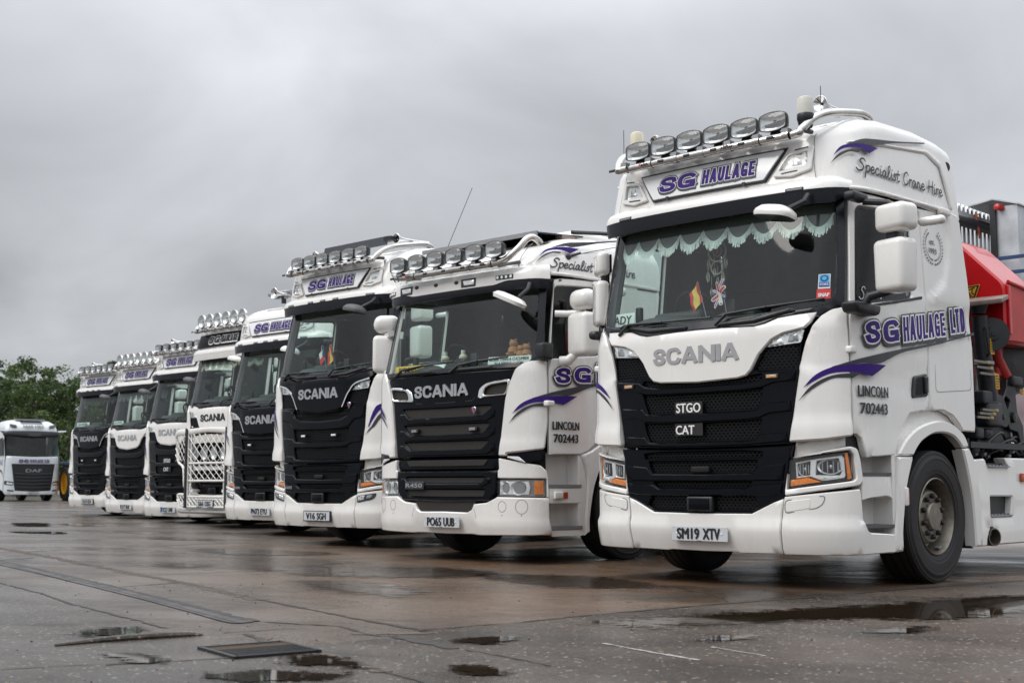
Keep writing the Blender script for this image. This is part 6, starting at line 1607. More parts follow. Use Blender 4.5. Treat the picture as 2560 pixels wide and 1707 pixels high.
# ---------------------------------------------------------------- yard
def groundmat():
    m, t, o = newmat('yard_concrete'); b = nn(t, 'ShaderNodeBsdfPrincipled'); t.links.new(b.outputs[0], o.inputs[0])
    tc = nn(t, 'ShaderNodeTexCoord'); P = tc.outputs['Object']
    def noise(sc, det=4.0, ro=.55, vec=None, dist=0.0): return nn(t, 'ShaderNodeTexNoise', {'Vector': vec or P, 'Scale': sc, 'Detail': det, 'Roughness': ro, 'Distortion': dist}).outputs[0]
    def mr(v, a, b_, c=0.0, d=1.0): return nn(t, 'ShaderNodeMapRange', {'Value': v, 'From Min': a, 'From Max': b_, 'To Min': c, 'To Max': d}).outputs[0]
    def mt(op, a, b_): return nn(t, 'ShaderNodeMath', {0: a, 1: b_}, operation=op).outputs[0]
    def mixc(f, a, b_):
        n = nn(t, 'ShaderNodeMixRGB'); t.links.new(f, n.inputs[0])
        for i, c in ((1, a), (2, b_)):
            if isinstance(c, tuple): n.inputs[i].default_value = (*c, 1)
            else: t.links.new(c, n.inputs[i])
        return n.outputs[0]
    rt0 = nn(t, 'ShaderNodeMapping', {'Vector': P}); rt0.inputs['Rotation'].default_value = (0, 0, R_(-20)); rot = nn(t, 'ShaderNodeMapping', {'Vector': rt0.outputs[0]}); rot.inputs['Scale'].default_value = (.55, 1.2, 1)
    sx = nn(t, 'ShaderNodeSeparateXYZ', {0: P})
    big = noise(.16, 3, .5); mid = noise(.75, 5, .6, rot.outputs[0], .4); fine = noise(9, 6, .7); grit = noise(70, 3, .6)
    # brown, oily ground before the lorries; greyer out in the yard; bare tarmac with pale stones to the right of the slab edge
    edge = mt('SUBTRACT', sx.outputs['X'], mt('ADD', .80, mt('MULTIPLY', mt('POWER', mt('MAXIMUM', mt('ADD', sx.outputs['Y'], 3.2), 0.0), 2.0), .024)))
    tarmac = mr(edge, -.015, .03); fore = mr(mt('ADD', sx.outputs['Y'], mt('MULTIPLY', sx.outputs['X'], .27)), -4.2, -5.0)
    stony = mt('MAXIMUM', tarmac, mt('MULTIPLY', fore, .85))
    brown = mt('MULTIPLY', mr(mt('ADD', sx.outputs['X'], mt('MULTIPLY', big, 8.0)), -8.5, 1.5), mr(mt('ADD', mt('SUBTRACT', sx.outputs['Y'], mt('MULTIPLY', sx.outputs['X'], -.36)), mt('MULTIPLY', mid, 3.0)), -3.6, .2))
    c = mixc(brown, (.128, .108, .094), (.128, .070, .036))
    c = mixc(mr(mid, .42, .57, 0, .85), c, (.042, .028, .019))
    c = mixc(mr(fine, .35, .7, 0, .35), c, (.17, .155, .14))
    gr2 = noise(48, 3, .75); gs = nn(t, 'ShaderNodeVectorMath', operation='SCALE'); t.links.new(c, gs.inputs[0]); t.links.new(mr(gr2, .36, .64, .55, 1.45), gs.inputs['Scale']); c = gs.outputs[0]
    c = mixc(mt('MULTIPLY', stony, .75), c, mixc(mr(mid, .42, .58), (.060, .052, .046), (.030, .025, .022)))
    v1 = nn(t, 'ShaderNodeTexVoronoi', {'Vector': P, 'Scale': 30.0, 'Randomness': 1.0}); v2 = nn(t, 'ShaderNodeTexVoronoi', {'Vector': P, 'Scale': 62.0})
    hs = nn(t, 'ShaderNodeSeparateColor', {0: v1.outputs['Color']}); hs2 = nn(t, 'ShaderNodeSeparateColor', {0: v2.outputs['Color']})
    st = mt('MULTIPLY', mt('MULTIPLY', mr(v1.outputs['Distance'], .30, .22), mt('GREATER_THAN', hs.outputs[0], .72)), mr(stony, 0, 1, .15, 1))
    st2 = mt('MULTIPLY', mt('MULTIPLY', mr(v2.outputs['Distance'], .34, .24), mt('GREATER_THAN', hs2.outputs[0], .60)), mr(stony, 0, 1, .25, 1))
    stc = mixc(hs.outputs[1], (.42, .30, .18), (.48, .46, .44)); stc2 = mixc(hs2.outputs[1], (.26, .19, .12), (.30, .29, .28))
    c = mixc(mt('MULTIPLY', st2, .45), c, stc2); c = mixc(mt('MULTIPLY', st, .6), c, stc)
    t.links.new(c, b.inputs['Base Color'])
    wet = mr(noise(.55, 6, .62, rot.outputs[0], .6), .40, .62)
    r = mt('ADD', mr(wet, 0, 1, .38, .14), mt('MULTIPLY', mt('SUBTRACT', grit, .5), .25))
    t.links.new(mt('ADD', r, mt('MULTIPLY', stony, .10)), b.inputs['Roughness'])
    t.links.new(mt('SUBTRACT', mr(wet, 0, 1, .22, .50), mt('MULTIPLY', stony, .08)), b.inputs['Specular IOR Level'])
    h = mt('ADD', mt('MULTIPLY', fine, .30), mt('ADD', mt('MULTIPLY', grit, .35), mt('MULTIPLY', st, .5)))
    bp = nn(t, 'ShaderNodeBump', {'Height': h, 'Strength': .7, 'Distance': .008}); t.links.new(bp.outputs[0], b.inputs['Normal'])
    MATS['yard_concrete'] = m
groundmat()
pm('joint_dark', (0.030, 0.024, 0.019), 0.55, var=.4, vs=30, bump=.4)
pm('joint_crumb', (0.12, 0.088, 0.062), 0.7, var=.6, vs=45, bump=.8, bs=120)
pm('grate_iron', (0.035, 0.034, 0.036), 0.35, metal=.6, var=.4, vs=40)
pm('rust_yellow', (0.12, 0.075, 0.035), 0.7)
pm('faded_line', (0.42, 0.42, 0.40), 0.5, var=.5, vs=25)
def settmat():
    m, t, o = newmat('channel_setts'); b = nn(t, 'ShaderNodeBsdfPrincipled'); t.links.new(b.outputs[0], o.inputs[0]); tc = nn(t, 'ShaderNodeTexCoord')
    mp = nn(t, 'ShaderNodeMapping', {'Vector': tc.outputs['Object']}); mp.inputs['Rotation'].default_value = (0, 0, R_(15))
    br = nn(t, 'ShaderNodeTexBrick', {'Vector': mp.outputs[0], 'Scale': 1.0, 'Mortar Size': .006, 'Brick Width': .16, 'Row Height': .075}); br.inputs['Color1'].default_value = (.052, .050, .052, 1); br.inputs['Color2'].default_value = (.10, .094, .092, 1); br.inputs['Mortar'].default_value = (.02, .02, .02, 1)
    t.links.new(br.outputs['Color'], b.inputs['Base Color']); b.inputs['Roughness'].default_value = .55; b.inputs['Specular IOR Level'].default_value = .25
    bp = nn(t, 'ShaderNodeBump', {'Height': br.outputs['Fac'], 'Strength': .9, 'Distance': .01}, invert=True); t.links.new(bp.outputs[0], b.inputs['Normal']); MATS['channel_setts'] = m
settmat()
def watermat(name, thr, col, soft=.10):
    m, t, o = newmat(name); b = nn(t, 'ShaderNodeBsdfPrincipled'); b.inputs['Base Color'].default_value = (*col, 1); b.inputs['Roughness'].default_value = .035 if name == 'puddle_water' else .17; b.inputs['Specular IOR Level'].default_value = .5
    at = nn(t, 'ShaderNodeAttribute', attribute_name='depth'); tc = nn(t, 'ShaderNodeTexCoord')
    m0 = nn(t, 'ShaderNodeMapping', {'Vector': tc.outputs['Object']}); m0.inputs['Rotation'].default_value = (0, 0, R_(-30)); mp = nn(t, 'ShaderNodeMapping', {'Vector': m0.outputs[0]}); mp.inputs['Scale'].default_value = (.7, 1.8, 1)
    n1 = nn(t, 'ShaderNodeTexNoise', {'Vector': mp.outputs[0], 'Scale': 7.0, 'Detail': 10.0, 'Roughness': .78})
    n2 = nn(t, 'ShaderNodeTexNoise', {'Vector': tc.outputs['Object'], 'Scale': 55.0, 'Detail': 2.0})
    k1 = nn(t, 'ShaderNodeMath', {0: n1.outputs[0], 1: 1.5}, operation='MULTIPLY'); k2 = nn(t, 'ShaderNodeMath', {0: n2.outputs[0], 1: .35}, operation='MULTIPLY'); k3 = nn(t, 'ShaderNodeMath', {0: k1.outputs[0], 1: k2.outputs[0]}, operation='ADD')
    a = nn(t, 'ShaderNodeMath', {0: at.outputs['Fac'], 1: k3.outputs[0]}, operation='ADD'); mr = nn(t, 'ShaderNodeMapRange', {'Value': a.outputs[0], 'From Min': thr, 'From Max': thr + soft})
    tr = nn(t, 'ShaderNodeBsdfTransparent'); mx = nn(t, 'ShaderNodeMixShader', {0: mr.outputs[0], 1: tr.outputs[0], 2: b.outputs[0]}); t.links.new(mx.outputs[0], o.inputs[0]); MATS[name] = m
watermat('puddle_water', 1.13, (.024, .016, .010), .05); watermat('damp_film', 1.27, (.040, .026, .017), .14)
flat = lambda z: (lambda x, y: np.stack([np.asarray(x, float), np.asarray(y, float), np.full_like(np.asarray(x, float), z)], -1))
def structure(name, me): return tag(link(name, me), kind='structure')
structure('ground', MB().add([(-900, -400, 0), (500, -400, 0), (500, 900, 0), (-900, 900, 0)], [(0, 1, 2, 3)], 'yard_concrete').mesh('ground'))
def water_sheet(P, z, mat, w):
    V, F, d = cdt2(ccw(crv(P, 4, closed=True)), (), .05 if w < .2 else .15, 0); V3, F3 = shell(V, F, flat(z)); me = mesh_of('puddle', V3, F3, mat)
    a = me.attributes.new('depth', 'FLOAT', 'POINT'); a.data.foreach_set('value', np.clip(d / w, 0, 1).astype(np.float32) * .52); return structure('puddle_water', me)
PUD = [([(-.40, -5.12), (-.60, -4.90), (-.70, -4.62), (-.55, -4.46), (-.22, -4.55), (-.12, -4.85)], .22), ([(.27, -5.26), (.42, -5.08), (.62, -5.06), (.85, -5.14), (.97, -5.27), (.70, -5.36), (.45, -5.32)], .15),
       ([(1.2, -5.45), (1.15, -5.15), (1.35, -4.92), (1.62, -4.78), (1.82, -4.84), (1.90, -5.05), (1.55, -5.42)], .27), ([(1.05, -4.88), (1.0, -4.56), (1.28, -4.50), (1.60, -4.62), (1.85, -4.82), (1.45, -4.92)], .20),
       ([(1.80, -4.52), (1.82, -4.28), (2.12, -4.28), (2.25, -4.46), (2.10, -4.62)], .17), ([(1.12, -3.90), (1.10, -3.55), (1.22, -3.38), (1.40, -3.45), (1.46, -3.78)], .17),
       ([(-19.4, 3.65), (-18.7, 4.3), (-17.0, 3.5), (-16.4, 3.1), (-17.2, 2.7), (-18.4, 3.2)], .35), ([(-18.1, 3.95), (-17.1, 4.35), (-15.9, 4.1), (-16.9, 3.75)], .22), ([(-14.9, 1.5), (-14.0, 2.1), (-13.0, 1.6), (-13.9, 1.25)], .22),
       ([(.95, -2.75), (1.10, -1.95), (1.32, -1.15), (1.60, -.4), (1.95, .9), (2.7, 1.2), (2.85, .2), (2.80, -.9), (2.55, -1.4), (2.25, -1.6), (1.95, -2.2), (1.60, -2.85)], .52), ([(2.35, -2.0), (2.55, -1.4), (2.75, -1.5), (2.7, -2.1)], .22), ([(1.9, -2.9), (2.1, -2.4), (2.3, -2.5), (2.2, -3.0)], .2)]
for P, wd in PUD: water_sheet(P, .006, 'puddle_water', wd)
for P, wd in [([(-4.5, -1.2), (-3.5, .2), (-2.0, .3), (-1.6, -.8), (-3.0, -1.8)], .5), ([(-3.2, -1.9), (-2.2, -1.2), (-.9, -1.6), (-.5, -2.6), (-1.9, -2.6)], .5), ([(-8.2, .6), (-6.5, 1.4), (-5.0, .9), (-5.8, -.2), (-7.2, -.2)], .5), ([(-5.8, -1.0), (-4.8, -.9), (-4.2, -1.7), (-5.2, -1.9)], .4), ([(-2.6, -.2), (-1.2, .5), (.2, -.2), (-.4, -1.2), (-1.8, -1.0)], .5), ([(-12, 2.2), (-10, 2.6), (-9, 1.8), (-10.5, 1.2)], .5)]: water_sheet(P, .004, 'damp_film', wd)
def crack(pts, w, mat='joint_dark', z=.003, seed=0, wob=.012):
    rn = random.Random(seed + len(pts)); D = []
    for a, b in zip(pts[:-1], pts[1:]):
        L = math.dist(a, b); n = max(2, int(L / .06))
        D += [(a[0] + (b[0] - a[0]) * k / n, a[1] + (b[1] - a[1]) * k / n) for k in range(n)]
    D.append(pts[-1]); D = [(x + rn.gauss(0, wob * .5), y + rn.gauss(0, wob * .5)) for x, y in D]; ws = [w * rn.uniform(.35, 1.5) for _ in D]
    V, F = ribbon(D, ws); return structure('slab_joint', mesh_of('slab_joint', *shell(V, F, flat(z)), mat))
L1 = [(-30, 3.6), (-14, -.05), (-9.57, -1.06), (-7.51, -1.52), (-5.7, -1.97), (-4.09, -2.38), (-3.03, -2.61), (-1.51, -3.05), (.16, -3.46), (.72, -3.56)]
crack(L1, .035, seed=1, wob=.008); crack(L1[2:8], .11, 'joint_crumb', .002, 2, .02)
for k, (pts, w) in enumerate(([[(-4.157, -3.595), (-3.0, -3.84), (-2.1, -4.09), (-1.2, -4.27), (-.38, -4.45)], .022], [[(-.24, -3.89), (.23, -3.74), (.64, -3.88), (.84, -3.86)], .025], [[(.045, -4.364), (.15, -3.99)], .014], [[(.71, -3.557), (.76, -3.2), (.805, -2.971), (.846, -2.258), (1.008, -1.123), (1.164, -.296), (1.281, .578), (1.585, 2.204)], .022],
        [[(.184, -4.317), (.36, -4.37), (.598, -4.48)], .03], [[(1.043, -4.552), (1.39, -4.604), (1.707, -4.706), (2.051, -4.792), (2.5, -4.9)], .03], [[(.842, -3.858), (1.1, -3.93), (1.358, -3.978)], .07], [[(1.441, -3.97), (1.736, -4.026), (2.1, -4.1)], .02], [[(.70, -5.4), (.84, -5.065), (.892, -4.922)], .02],
        [[(-8.55, -1.2), (-8.57, -.1), (-8.73, 1.64)], .035], [[(-3.11, -3.15), (-3.14, -2.63)], .02], [[(-7.15, -2.19), (-7.29, -1.76)], .03], [[(-3.886, -1.362), (-4.277, .041), (-4.096, 1.155), (-3.684, 2.161)], .022], [[(-4.09, -2.38), (-3.886, -1.362)], .018], [[(-13, .2), (-13.1, 2.6)], .04], [[(.51, -5.78), (.62, -5.5), (.707, -5.258)], .012], [[(-.30, -.22), (.5, -.6), (1.0, -1.1)], .008])):
    crack(pts, w, seed=10 + k)
crack([(.35, -4.35), (.60, -4.46)], .10, 'joint_crumb', .0022, 40, .03); crack([(1.1, -4.55), (1.7, -4.70)], .08, 'joint_crumb', .0022, 41, .02); crack([(.6, -3.9), (.85, -3.6)], .09, 'joint_crumb', .0022, 42, .03)
crack([(1.789, -3.344), (2.1, -3.44), (2.458, -3.524)], .022, 'faded_line', .0025, 50, .004); crack([(2.25, -3.1), (2.6, -3.2)], .016, 'faded_line', .0025, 51, .004)
crack([(-2.35, -1.75), (-2.05, -1.70)], .05, 'faded_line', .0025, 52, .02); crack([(-1.95, -1.70), (-1.6, -1.60)], .05, 'faded_line', .0025, 53, .02)
up = [(-14, -.65), (-9.5, -1.7), (-6.958, -2.282), (-4.987, -2.743), (-3.095, -3.211), (-1.777, -3.542), (-.677, -3.843), (-.31, -3.91)]; lo = [(-14, -1.0), (-9.5, -2.0), (-6.33, -2.576), (-3.593, -3.221), (-1.887, -3.646), (-.941, -3.906), (-.356, -4.061), (-.27, -3.97)]
V, F, d = cdt2(band(up, lo), (), .3, 0); structure('drain_channel', mesh_of('drain_channel', *shell(V, F, flat(.0045)), 'channel_setts'))
crack([(x, y + .01) for x, y in up], .05, 'joint_dark', .0052, 60, .003)
def ridge():
    P = crv([Vector((-.07, -5.24, .004)), Vector((-.05, -4.94, .012)), Vector((.03, -4.60, .012)), Vector((.06, -4.50, .003))], 8); return MB().tube(P, [.008 + .010 * math.sin(math.pi * i / (len(P) - 1)) for i in range(len(P))], 'yard_concrete', 8).mesh('kerb_strip')
structure('kerb_strip', ridge())
def grate():
    o = thing('drain_grate', 'rusty iron drain grate of parallel bars set in the cracked concrete', 'drain grate', (.78, -4.665, .0), math.atan2(.408, .087))
    mb = MB(); 
    for s in (1, -1): mb.box((s * .205, 0, .006), (.022, .44, .014), 'grate_iron'); mb.box((0, s * .209, .006), (.40, .022, .014), 'grate_iron')
    link('frame', mb.mesh('frame'), o); mb = MB()
    for k in range(9): mb.box((0, -.165 + k * .041, .005), (.39, .018, .014), 'grate_iron' if k not in (6, 7) else 'rust_yellow')
    link('grate_bars', mb.mesh('grate_bars'), o); link('drain_pit', MB().box((0, 0, .002), (.42, .42, .003), 'black_void').mesh('drain_pit'), o)
grate()
# loose grit and small stones on the slabs
def grit_mesh():
    rn = random.Random(8); mb = MB()
    for k in range(230):
        d = rn.uniform(2.5, 13); a = rn.uniform(-.42, .42); F0 = Vector((-math.sin(YAW), math.cos(YAW), 0)); R0 = Vector((math.cos(YAW), math.sin(YAW), 0)); p = Vector((5.907, -8.348, 0)) + F0 * d + R0 * (a * d); r = rn.uniform(.002, .0065)
        bm = bmesh.new(); bmesh.ops.create_icosphere(bm, subdivisions=1, radius=r)
        V = [Vector((v.co.x * rn.uniform(.8, 1.4), v.co.y, v.co.z * .7)) + Vector((p.x, p.y, r * .5)) for v in bm.verts]; bm.verts.index_update(); mb.add(V, [[v.index for v in f.verts] for f in bm.faces], rn.choice(('joint_dark', 'joint_crumb', 'joint_dark'))); bm.free()
    return mb.mesh('loose_grit')
tag(link('loose_grit', grit_mesh()), 'dark crumbs of grit scattered over the wet concrete slabs', 'grit', kind='stuff')

# ---------------------------------------------------------------- lorry facing the camera at the far left
def front(xc=0.0, bow=.05):
    def f(x, z):
        x = np.asarray(x, float); z = np.asarray(z, float); lean = np.interp(z, [.3, 1.9, 2.9, 3.2, 3.7], [0, .03, .20, .30, .75])
        return np.stack([x, bow * (abs(x) / .9) ** 2 + .30 * np.maximum(0, (abs(x) - .95) / .3) ** 2 + lean, z], -1)
    return f
def build_far():
    o = thing('small_lorry', 'pale lorry reading HIAB HIRE above its windscreen, parked before the trees', 'lorry', (-50.33, 19.57, 0), R_(81)); f = front(); L = lambda n, mb, par=o: link(n, mb.mesh(n), par)
    mb = MB()
    mb.add(*panel(sym([(0, 1.98), (1.18, 2.02), (1.25, 1.4), (1.25, .45), (1.18, .30), (0, .28)]), f, 0, .25, [sym([(0, 1.66), (.97, 1.66), (.80, .46), (0, .42)])], g=.12, e=.02), 'daf_white')
    for sg in (1, -1):
        x = 1.25 * sg; mb.add([(x, .35, .45), (x, 2.3, .9), (x, 2.3, 3.3), (x * .95, .75, 3.3), (x * .97, .30, 2.0)], [(0, 1, 2, 3, 4)], 'daf_white')
    mb.add([(-1.25, 2.3, .9), (1.25, 2.3, .9), (1.2, 2.3, 3.6), (-1.2, 2.3, 3.6)], [(0, 1, 2, 3)], 'daf_white'); L('cab_body', mb)
    rings = []
    for z, sx, y0 in ((3.12, 1.20, .34), (3.3, 1.18, .36), (3.5, 1.10, .55), (3.62, .95, .85), (3.68, .7, 1.15)): rings.append([(sx * math.copysign(abs(math.cos(t)) ** .35, math.cos(t)), y0 + (2.3 - y0) * .5 + (2.3 - y0) * .5 * math.copysign(abs(math.sin(t)) ** .35, math.sin(t)), z) for t in [2 * math.pi * k / 40 for k in range(40)]])
    mb = MB(); mb.loft(rings, 'daf_white', cap1=True); L('roof', mb)
    mb = MB(); mb.box((0, .95, 3.70), (1.3, .3, .05), 'tread_alu'); L('roof_light_bar', mb); mb = MB(); mb.add([(-.5, .52, 3.50), (.48, .52, 3.50), (.46, .82, 3.63), (-.48, .82, 3.63)], [(0, 1, 2, 3)], 'solar'); L('roof_hatch', mb)
    mb = MB(); mb.add(*panel(sym([(0, 3.14), (1.22, 3.12), (1.20, 2.92), (0, 2.86)]), f, .12, .14, g=.12, e=.03), 'black_plastic'); L('sun_visor', mb)
    mb = MB(); mb.add(*panel(sym([(0, 2.92), (1.16, 2.92), (1.18, 2.05), (0, 1.99)]), f, -.02, .0, g=.2, e=0), 'windscreen_glass'); L('windscreen', mb)
    mb = MB(); mb.box((0, 1.2, 1.4), (2.3, 1.6, 1.0), 'dash_dark'); mb.box((0, 2.2, 2.5), (2.4, .1, 1.8), 'cab_grey'); mb.box((0, 1.3, 3.1), (2.4, 1.9, .05), 'cab_grey'); L('interior', mb)
    mb = MB(); mb.add(*panel(sym([(0, 1.66), (.97, 1.66), (.80, .46), (0, .42)]), f, -.03, .05, g=.15, e=.01), 'black_plastic')
    for k in range(5): z = 1.18 - k * .15; mb.add(*panel(rnd(sym([(0, z + .06), (.84 - k * .02, z + .08), (.80 - k * .02, z), (0, z - .03)]), .02), f, .015, .05, g=.1, e=.012), 'crane_black')
    g = L('grille', mb); mb = MB(); put_text(mb, 'DAF', -.35, .35, 1.30, 1.44, 0, .05, f, .01, 'tread_alu', .01); L('maker_lettering', mb, g)
    for sg, M in ((1, ccw), (-1, mir)):
        mb = MB(); O = M(rnd([(.86, .86), (1.20, .92), (1.20, .74), (.88, .70)], .03)); mb.add(*panel(O, f, .01, .02, g=.08, e=.01), 'decal_grey'); mb.add(*panel(M([(.90, .80), (1.12, .84), (1.12, .76), (.90, .75)]), f, .016, .01, g=.05, e=.006), 'reflector'); L('headlight', mb)
        mb = MB(); mb.add(*panel(M([(.85, .50), (1.1, .52), (1.1, .45), (.85, .43)]), f, .012, .02, g=.1, e=.01), 'decal_grey'); L('fog_lamp', mb)
        mb = MB(); mb.add(*panel(M(rnd([(.72, 3.24), (1.0, 3.29), (1.0, 3.42), (.72, 3.36)], .04)), f, .10, .02, g=.1, e=.01), 'decal_grey'); L('roof_spotlight', mb)
        mb = MB(); mb.tube([(sg * 1.2, .6, 3.14), (sg * 1.55, .5, 3.18)], [.05, .035], 'daf_white', 8); L('mirror_camera', mb)
        t = link('wheel', MC['tyre'], o, (sg * 1.05, 1.45, .52), (0, 0, 0 if sg > 0 else math.pi)); link('rim', MC['rim'], t)
        mb = MB(); s = sideplane(sg * 1.256); mb.add(*panel([(.42, 2.05), (1.45, 2.05), (1.45, 2.75), (.60, 2.85)], s, .0, .01, g=.3, e=0), 'black_gloss'); L('side_window', mb)
        mb = MB(); V, F = fit_text('SG HAULAGE', .5, 1.9, 1.62, 1.86); V3, F3 = shell(V, F, s, .004); mb.add(V3 if sg > 0 else [(a, 2.4 - b, c) for a, b, c in V3], F3, 'purple'); 
        mb.add(*shell(*cdt2(band([(.35, 1.1), (.6, 1.35), (1.0, 1.45), (1.5, 1.47)], [(.35, 1.08), (.6, 1.28), (1.0, 1.34), (1.4, 1.36)]), (), .2, 0)[:2], s, .004), 'decal_grey'); L('side_lettering', mb)
    mb = MB(); outlined(mb, f, .012, [('S', -.66, -.48, 1.735, 1.86, 0, .05, 0, .028), ('G', -.44, -.25, 1.735, 1.86, 0, .05, 0, .028), ('HAULAGE', -.18, .40, 1.74, 1.855, 0, .03, .013, .024), ('LTD', .47, .69, 1.74, 1.855, 0, .03, .013, .024)]); L('front_lettering', mb)
    mb = MB(); put_text(mb, 'HIAB HIRE', -.43, .47, 3.24, 3.36, 0, .06, f, .10, 'decal_grey'); L('roof_lettering', mb)
    mb = MB(); mb.box((0, -.03, .36), (.56, .02, .12), 'plate_grey'); p = L('number_plate', mb); mb = MB(); put_text(mb, 'SG69 FLY', -.22, .22, .325, .40, 0, .03, frontplane(-.042), 0, 'black_ink'); L('plate_lettering', mb, p)
    mb = MB(); mb.box((0, 4.0, 1.0), (2.2, 5, .3), 'crane_black'); mb.box((0, 1.2, .55), (1.0, 1.6, .3), 'black_void'); mb.box((0, 4.4, 1.9), (2.45, 4.2, 1.4), 'tread_alu'); L('chassis', mb)
    for sg in (1, -1): t = link('wheel', MC['tyre'], o, (sg * 1.0, 5.0, .52)); link('rim', MC['rim'], t)
build_far()
# farm tractor half hidden behind the last lorry
def build_tractor():
    o = thing('tractor', 'blue tractor with yellow wheels half hidden behind the leftmost parked lorry', 'tractor', (-47.6, 21.6, 0), R_(80)); L = lambda n, mb, par=o: link(n, mb.mesh(n), par)
    for sg in (1, -1):
        for y, r, wd in ((2.4, .80, .5), (0.2, .56, .36)):
            mb = MB(); mb.lathe([(r * .62, -wd / 2), (r * .9, -wd / 2), (r, -wd * .36), (r, wd * .36), (r * .9, wd / 2), (r * .62, wd / 2)], 'rubber', (0, 0, 0), (1, 0, 0), 32)
            for k in range(20): a = k * math.pi / 10; mb.box((0, r * math.cos(a), r * math.sin(a)), (wd * .9, .05, .05), 'rubber', Matrix.Rotation(a, 3, 'X'))
            t = L('wheel', mb); t.location = (sg * .85, y, r); mb = MB(); mb.lathe([(r * .64, -wd * .45), (r * .60, -.02), (r * .2, .05), (0, .06), ], 'yellow_rim', (0, 0, 0), (sg, 0, 0), 28); mb.lathe([(r * .64, wd * .45), (r * .58, wd * .3), (r * .3, .10), (0, .12)], 'yellow_rim', (0, 0, 0), (sg, 0, 0), 28); L('rim', mb, t)
        mb = MB(); mb.rbox((sg * .85, 2.35, 1.72), (.55, 1.5, .10), .04, 'tractor_blue'); L('mudguard', mb)
    mb = MB(); mb.rbox((0, .5, 1.25), (.75, 1.9, .65), .12, 'tractor_blue'); L('bonnet', mb); mb = MB(); mb.box((0, 1.6, .8), (.5, 2.6, .4), 'crane_black'); L('transmission', mb)
    mb = MB()
    for x in (-.6, .6):
        for y in (1.6, 2.8): mb.box((x, y, 2.0), (.07, .07, 1.3), 'crane_black')
    mb.rbox((0, 2.2, 2.68), (1.45, 1.5, .14), .05, 'tractor_blue'); mb.box((0, 2.3, 1.5), (1.0, .9, .4), 'seat_dark'); L('cab', mb)
    for sg in (1, -1): mb = MB(); mb.box((sg * .25, -.46, 1.35), (.16, .02, .12), 'reflector'); L('headlight', mb)
build_tractor()
# ---------------------------------------------------------------- trees
def leafmat():
    m, t, o = newmat('leaf'); at = nn(t, 'ShaderNodeAttribute', attribute_name='tint'); r = nn(t, 'ShaderNodeValToRGB', {0: at.outputs['Fac']}); e = r.color_ramp.elements; e[0].color = (.026, .052, .016, 1); e[1].color = (.12, .165, .050, 1); q = e.new(.5); q.color = (.064, .108, .028, 1)
    d = nn(t, 'ShaderNodeBsdfPrincipled', {'Base Color': r.outputs[0]}); d.inputs['Roughness'].default_value = .55
    tl = nn(t, 'ShaderNodeBsdfTranslucent', {0: r.outputs[0]}); mx = nn(t, 'ShaderNodeMixShader', {1: d.outputs[0], 2: tl.outputs[0]}); mx.inputs[0].default_value = .3; t.links.new(mx.outputs[0], o.inputs[0]); MATS['leaf'] = m
leafmat()
def crown_mesh(seed, h, r, nclump, nleaf, leaf=.17, low=.25):
    rn = np.random.default_rng(seed); V, F, T = [], [], []
    for c in range(nclump):
        while True:
            p = rn.uniform(-1, 1, 3); q = np.linalg.norm(p)
            if q < 1 and q > .35: break
        lump = 1 + .22 * math.sin(3.1 * math.atan2(p[1], p[0]) + seed) + .15 * math.sin(7 * p[2] + seed * 2)
        cen = np.array([p[0] * r * lump, p[1] * r * lump, h * (low + (1 - low) * .5 + p[2] * (1 - low) * .5 * (1 + .10 * math.sin(5 * p[0] + seed)))]); cr_ = rn.uniform(.35, .95) * r * .30; tint = rn.uniform(.1, .9)
        n = int(nleaf * rn.uniform(.5, 1.3)); d = rn.normal(0, 1, (n, 3)); d /= np.linalg.norm(d, axis=1)[:, None]; pos = cen + d * (cr_ * rn.uniform(.2, 1, n) ** .5)[:, None] * np.array((1, 1, .75))
        a = rn.normal(0, 1, (n, 3)); a[:, 2] -= .3; a /= np.linalg.norm(a, axis=1)[:, None]; b = np.cross(a, rn.normal(0, 1, (n, 3))); b /= np.linalg.norm(b, axis=1)[:, None]; s = leaf * rn.uniform(.6, 1.25, n)[:, None]
        k = len(V) if isinstance(V, list) else 0; base = sum(len(x) for x in V)
        V.append(np.stack([pos - a * s * .5, pos + b * s * .30, pos + a * s * .5, pos - b * s * .30], 1).reshape(-1, 3)); F += [(base + 4 * i, base + 4 * i + 1, base + 4 * i + 2, base + 4 * i + 3) for i in range(n)]; T.append(np.clip(tint + rn.normal(0, .16, n), 0, 1))
    V = np.concatenate(V); T = np.repeat(np.concatenate(T), 4); me = bpy.data.meshes.new('crown'); me.from_pydata(V.tolist(), [], F); me.materials.append(MATS['leaf'])
    at = me.attributes.new('tint', 'FLOAT', 'POINT'); at.data.foreach_set('value', T.astype(np.float32)); me.update(); return me
def trunk_mesh(seed, h, r):
    rn = random.Random(seed); mb = MB(); mb.tube([(0, 0, 0), (.1, .05, h * .3), (-.05, .1, h * .55), (.05, 0, h * .85)], [.22, .17, .11, .03], 'bark', 8)
    for k in range(9): a = rn.random() * 6.28; z = h * rn.uniform(.18, .6); L = r * rn.uniform(.5, .95); mb.tube([(0, 0, z), (L * .5 * math.cos(a), L * .5 * math.sin(a), z + L * .35), (L * math.cos(a), L * math.sin(a), z + L * .8)], [.09, .05, .015], 'bark', 6)
    return mb.mesh('trunk')
F0 = Vector((-math.sin(YAW), math.cos(YAW), 0)); R0 = Vector((math.cos(YAW), math.sin(YAW), 0)); CW = Vector((5.907, -8.348, 0))
